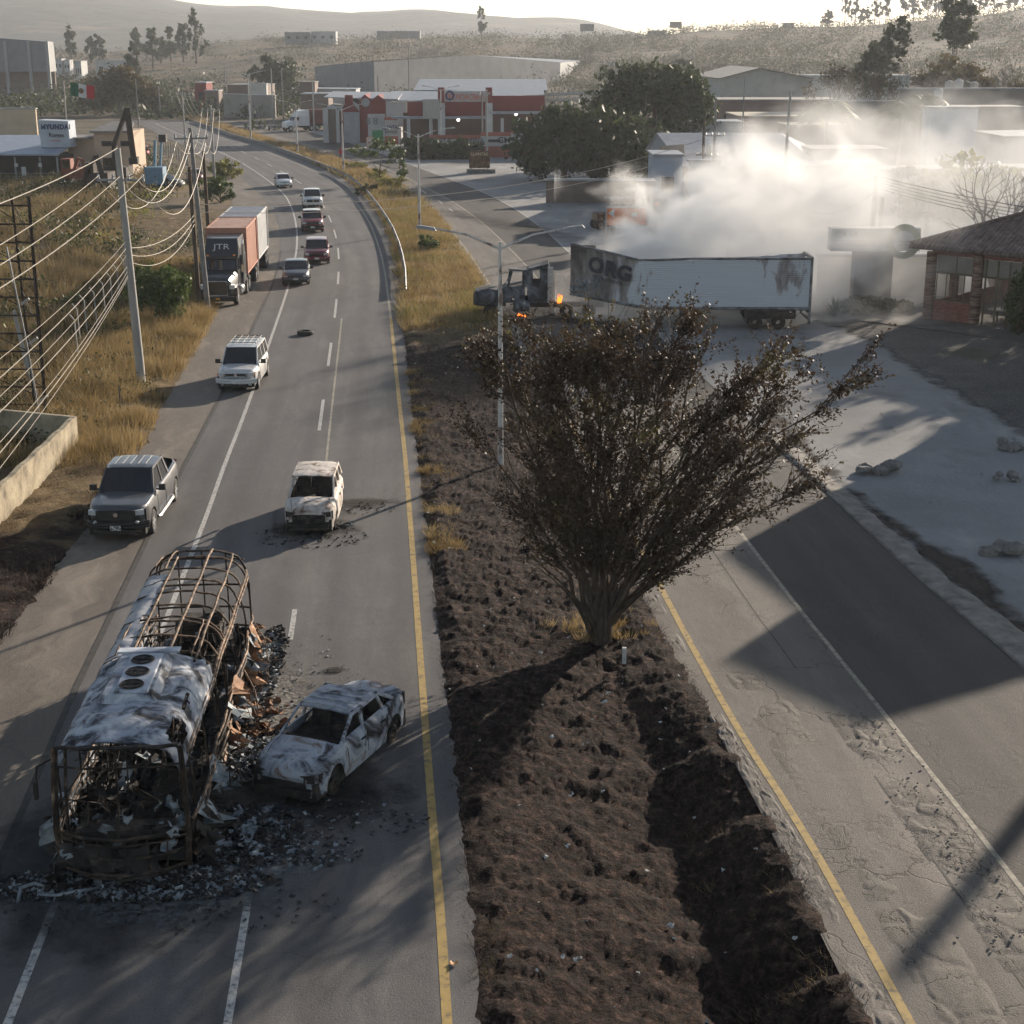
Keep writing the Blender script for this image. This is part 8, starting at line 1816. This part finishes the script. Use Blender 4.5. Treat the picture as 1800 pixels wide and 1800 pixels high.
MB().hexa([C1 + dv * .3, C1 + dv * 2.6, C1 + dv * 2.6 + iv * .2, C1 + dv * .3 + iv * .2], [p + hz(1.15) for p in (C1 + dv * .3, C1 + dv * 2.6, C1 + dv * 2.6 + iv * .2, C1 + dv * .3 + iv * .2)]).hexa([C1 + iv * .3, C1 + iv * 9, C1 + iv * 9 - dv * .15, C1 + iv * .3 - dv * .15], [p + hz(1.0) for p in (C1 + iv * .3, C1 + iv * 9, C1 + iv * 9 - dv * .15, C1 + iv * .3 - dv * .15)]).build('brick_wall', brick, rs)
MB().hexa([C1 + iv * 9, C1 + iv * 9 + dv * 14, C1 + iv * 9.2 + dv * 14, C1 + iv * 9.2], [p + hz(1.5) for p in (C1 + iv * 9, C1 + iv * 9 + dv * 14, C1 + iv * 9.2 + dv * 14, C1 + iv * 9.2)]).build('rear_wall', brick, rs)
wf_ = M('olive_window_frame', [(.3, (.10, .085, .05)), (.7, (.16, .13, .08))], 3, .7)
m = MB()
for k in (.35, .95, 1.5, 2.05, 2.55): c = C1 + dv * k + iv * .1; m.tube([c + hz(1.15), c + hz(2.75)], .035, 4)
for k in (3.3, 4.0, 4.7, 5.4, 6.3, 7.2): c = C1 + dv * k + iv * .1; m.tube([c + hz(.05), c + hz(3.7)], .06, 4)
m.tube([C1 + dv * .3 + iv * .1 + hz(2.75), C1 + dv * 13 + iv * .1 + hz(2.75)], .06, 4).tube([C1 + dv * 1.5 + iv * .1 + hz(2.75), C1 + dv * 1.5 + iv * .1 + hz(3.75)], .04, 4).tube([C1 + dv * .3 + iv * .1 + hz(1.18), C1 + dv * 2.6 + iv * .1 + hz(1.18)], .04, 4)
m.build('window_frame', wf_, rs)
mg = M('frosted_upper_glass', [(.3, (.16, .15, .13)), (.7, (.24, .22, .19))], 1.5, .4); MB().slab([C1 + dv * .3 + iv * .12 + hz(2.8), C1 + dv * 2.6 + iv * .12 + hz(2.8), C1 + dv * 2.6 + iv * .12 + hz(3.72), C1 + dv * .3 + iv * .12 + hz(3.72)], iv * .02).slab([C1 + dv * 3.1 + iv * .12 + hz(2.8), C1 + dv * 13 + iv * .12 + hz(2.8), C1 + dv * 13 + iv * .12 + hz(3.72), C1 + dv * 3.1 + iv * .12 + hz(3.72)], iv * .02).build('upper_glass', mg, rs)
for k in (1.6, 3.4, 4.8): c = C1 + dv * k + iv * 1.8; t = thing('dining_table', ['white table behind the brick wall of the pavilion', 'white table behind the second brick column', 'white table deepest in the pavilion'][int(k / 1.7)], 'table', c, 0, 'tables inside the pavilion'); MB().lathe([(.001, .72), (.55, .72), (.55, .76), (.001, .76)], 18).build('tabletop', white_w, t); MB().tube([(0, 0, 0), (0, 0, .72)], .05, 6).build('leg', ld, t)
pv = M('dark_pavement', [(.3, (.07, .068, .066)), (.7, (.12, .115, .11))], 1.5, .9, bump=.3)
rows_ = [[C1 - iv * 3.2 - dv * 3 + hz(.06), C1 + iv * 10 - dv * 3 + hz(.06)], [C1 - iv * 3.2 + dv * 15 + hz(.06), C1 + iv * 10 + dv * 15 + hz(.06)]]; MB().grid(rows_).build('pavement', pv, None, kind='structure')
c = C1 - iv * 1.4 + dv * 6.2; tree('clipped_shrub', 'rounded green conifer in front of the pavilion at the right edge', 0, 0, 3.2, [(0, 0, 1.6, .9, .9, 1.3), (0, 0, 2.7, .7, .7, .8), (.3, 0, 3.2, .5, .5, .5)], 3200, .09, leaf_green, 'shrub', base=c, trunk=.1)
# shrubs round the sign
bush('clipped_bush', 'dark oblong clipped bush at the foot of the sign', 1528, 551, 2.6, 1.2, 3000, .08, leaf_dark, 'bushes by the sign'); bush('clipped_bush', 'flat-topped clipped bush right of the sign foot', 1571, 549, 1.7, 1.0, 2200, .08, leaf_dark, 'bushes by the sign'); bush('clipped_bush', 'small round bush left of the sign foot', 1485, 552, .9, .9, 900, .07, leaf_dark, 'bushes by the sign')
p = G(1467, 555); t = thing('agave_plant', 'spiky agave between the trailer and the sign', 'plant', p); V = []; F = []; rn = random.Random(2)
for i in range(60):
    a = i * 2.399; el = rn.uniform(.2, 1.5); d = Vector((math.cos(a) * math.cos(el), math.sin(a) * math.cos(el), math.sin(el))); s = Vector((-math.sin(a), math.cos(a), 0)) * .05; o = len(V); L = rn.uniform(.9, 1.5)
    V += [s, -s, d * L * .6 - s * .8, d * L * .6 + s * .8, d * L + Vector((0, 0, -.12))]; F += [(o, o + 1, o + 2, o + 3)]; V += [d * L * .6 + s * .8, d * L * .6 - s * .8, d * L + Vector((0, 0, -.1)), d * L + Vector((0, 0, -.1))]; F += [(o + 5, o + 6, o + 7, o + 8)]
MB().add(V, F).build('leaves', leaf_dark, t); MB().tube([(0, 0, -.1), (0, 0, .3)], .12, 6).build('stem', bark, t)
bare_tree('pale leafless tree above the tiled roof at the right edge', 1775, 100, 9, 5, 77, group=None)
# road rollers / tractors with canopies and an orange trailer board
def tractor(label, px, py, mat, cm, rz):
    p = G(px, py); t = thing('tractor', label, 'tractor', p, rz, 'machines parked on the pale lot')
    MB().bb(-.5, .5, -1.6, 0, .7, 1.4).build('bonnet', mat, t); MB().bb(-.7, .7, 0, 1.3, .7, 1.2).build('body', mat, t)
    for sg in (-1, 1):
        for yy in (.0, 1.2): MB().tube([(sg * .6, yy, 1.1), (sg * .6, yy, 2.55)], .045, 5).build('canopy_post', ld, t)
        wheel(t, sg * .9, .8, .72, .4, sg, tyre_m, rust_m, spokes=5); wheel(t, sg * .75, -1.3, .42, .26, sg, tyre_m, rust_m, spokes=5)
    MB().bb(-.95, .95, -.4, 1.6, 2.55, 2.68).build('canopy', cm, t)
tractor('tractor with a dark flat canopy left of the orange trailer', 1075, 402, rust_m, conc_d, R(-75)); tractor('tractor with a white canopy behind the orange trailer', 1108, 384, rust_m, white_s, R(-80))
ot = thing('utility_trailer', 'orange painted trailer side with white shapes', 'trailer', G(1100, 415), R(2)); MB().bb(-1.6, 1.7, 0, .08, .9, 2.3).build('side_panel', M('bright_orange_panel', [(.3, (.50, .10, .02)), (.7, (.62, .15, .03))], 3, .6), ot)
MB().bb(-1.7, 1.8, -.03, .1, 2.3, 2.45).bb(-1.72, -1.6, -.03, .1, .2, 2.3).bb(1.7, 1.82, -.03, .1, .2, 2.3).build('frame', conc, ot); MB().add([(-1.5, -.01, 1.9), (-1.0, -.01, 1.5), (-1.0, -.01, 2.25)], [(0, 1, 2)]).add([(.4, -.01, 1.6), (.9, -.01, 1.6), (.9, -.01, 2.0), (.4, -.01, 1.85)], [(0, 1, 2, 3)]).build('white_shape', lit, ot)
MB().bb(-1.6, 1.7, .1, 1.9, .8, .9).build('bed', ld, ot)
for sg in (-1, 1): wheel(ot, sg * 1.0, .9, .4, .22, sg, tyre_m, rust_m, spokes=5)
hd = thing('scrap_machine', 'dark jumble of a machine beside the tipped lorry body', 'machine', G(1152, 395)); MB().bb(-1.3, 1.3, -.8, .8, .5, 1.5).box((.2, 0, 1.9), (1.2, 1, .9), rz=.3).tube([(-1.3, 0, 1.2), (-2, -.2, 2.2), (-1.5, -.4, .4)], .15, 6).build('body', ld, hd); MB().box((0, -.85, 1.9), (.4, .06, .35)).build('orange_plate', M('bright_orange_panel', None), hd)
for sg in (-1, 1): wheel(hd, sg * 1.1, 0, .5, .3, sg, tyre_m, rust_m, spokes=5)
# ------------------------------------------------------------------ smoke and haze
def vol_mat(name, dens, col=(.9, .9, .9), aniso=.3):
    m = bpy.data.materials.new(name); m.use_nodes = True; n, l = nt(m); n.remove(n['Principled BSDF'])
    v = n.new('ShaderNodeVolumePrincipled'); v.inputs['Color'].default_value = (*col, 1); v.inputs['Density'].default_value = dens; v.inputs['Anisotropy'].default_value = aniso
    l.new(v.outputs[0], n['Material Output'].inputs['Volume']); return m, n, l, v
hz_m, _, _, _ = vol_mat('thin_air', .00016, (.82, .87, .95), .3)
MB().bb(-2600, 2600, -90, 4300, -1.2, 172).build('haze', hz_m, None, kind='stuff')

sm_m, n, l, v = vol_mat('white_smoke', 0, (.975, .975, .975), .12)
def mth(op, a, b=0.0, c=0.0, clamp=False):
    q = n.new('ShaderNodeMath'); q.operation = op; q.use_clamp = clamp
    for i, x in enumerate((a, b, c)):
        if isinstance(x, (int, float)): q.inputs[i].default_value = x
        else: l.new(x, q.inputs[i])
    return q.outputs[0]
tc = n.new('ShaderNodeTexCoord'); sep = n.new('ShaderNodeSeparateXYZ'); l.new(tc.outputs['Object'], sep.inputs[0]); sx, sy, sz = sep.outputs
def vnz(s, d, off, st=(1, 1, 1.3), dist=.6):
    q = n.new('ShaderNodeMapping'); q.inputs['Location'].default_value = off; q.inputs['Scale'].default_value = st; l.new(tc.outputs['Object'], q.inputs[0])
    t = n.new('ShaderNodeTexNoise'); t.inputs['Scale'].default_value = s; t.inputs['Detail'].default_value = d; t.inputs['Distortion'].default_value = dist; l.new(q.outputs[0], t.inputs['Vector']); return t.outputs['Fac']
big = vnz(.13, 2, (3, 1, 0)); fine = vnz(.42, 4, (0, 4, 2))
nn_ = mth('MULTIPLY_ADD', fine, .5, mth('MULTIPLY', big, .9))          # about .7 on average
def sm(a, b, x):
    q = n.new('ShaderNodeMapRange'); q.interpolation_type = 'SMOOTHSTEP'; q.inputs[1].default_value = a; q.inputs[2].default_value = b; l.new(x, q.inputs[0]); return q.outputs[0]
# ceiling of the plume rises away from the trailer front
ceil = mth('MULTIPLY_ADD', sm(3, 17, sx), 3.2, 5.0)
ceil = mth('ADD', ceil, mth('MULTIPLY', sm(95, 140, sy), 2.5))
top = mth('MULTIPLY', mth('ADD', mth('SUBTRACT', ceil, sz), mth('MULTIPLY', mth('SUBTRACT', nn_, .7), 15)), .55, clamp=True)
left = mth('MULTIPLY', mth('ADD', mth('SUBTRACT', sx, mth('MULTIPLY_ADD', mth('SUBTRACT', sy, 86), .42, 1.9)), mth('MULTIPLY', mth('SUBTRACT', nn_, .7), 14)), .35, clamp=True)
src = mth('EXPONENT', mth('MULTIPLY', mth('ADD', mth('POWER', mth('DIVIDE', mth('SUBTRACT', sx, 8), 9.5), 2.0), mth('POWER', mth('DIVIDE', mth('SUBTRACT', sy, 89), 8), 2.0)), -1))
base = mth('MULTIPLY_ADD', src, 1.1, .05)
far = mth('SUBTRACT', 1.0, mth('MULTIPLY', sm(110, 160, sy), .6))
thin = sm(.62, .80, nn_)
dens = mth('MULTIPLY', mth('MULTIPLY', top, left), mth('MULTIPLY', mth('MULTIPLY', base, far), thin))
behind = sm(-.1, .5, mth('MINIMUM', mth('SUBTRACT', sy, 85.4), mth('ADD', sy, mth('MULTIPLY_ADD', sx, .725, -90.63))))   # nothing in front of the trailer's wall
l.new(mth('MULTIPLY', dens, behind), v.inputs['Density'])
sm_m.cycles.volume_step_rate = 1.0
MB().bb(2.5, 92, 85.6, 150, .05, 15).build('smoke', sm_m, None, kind='stuff')
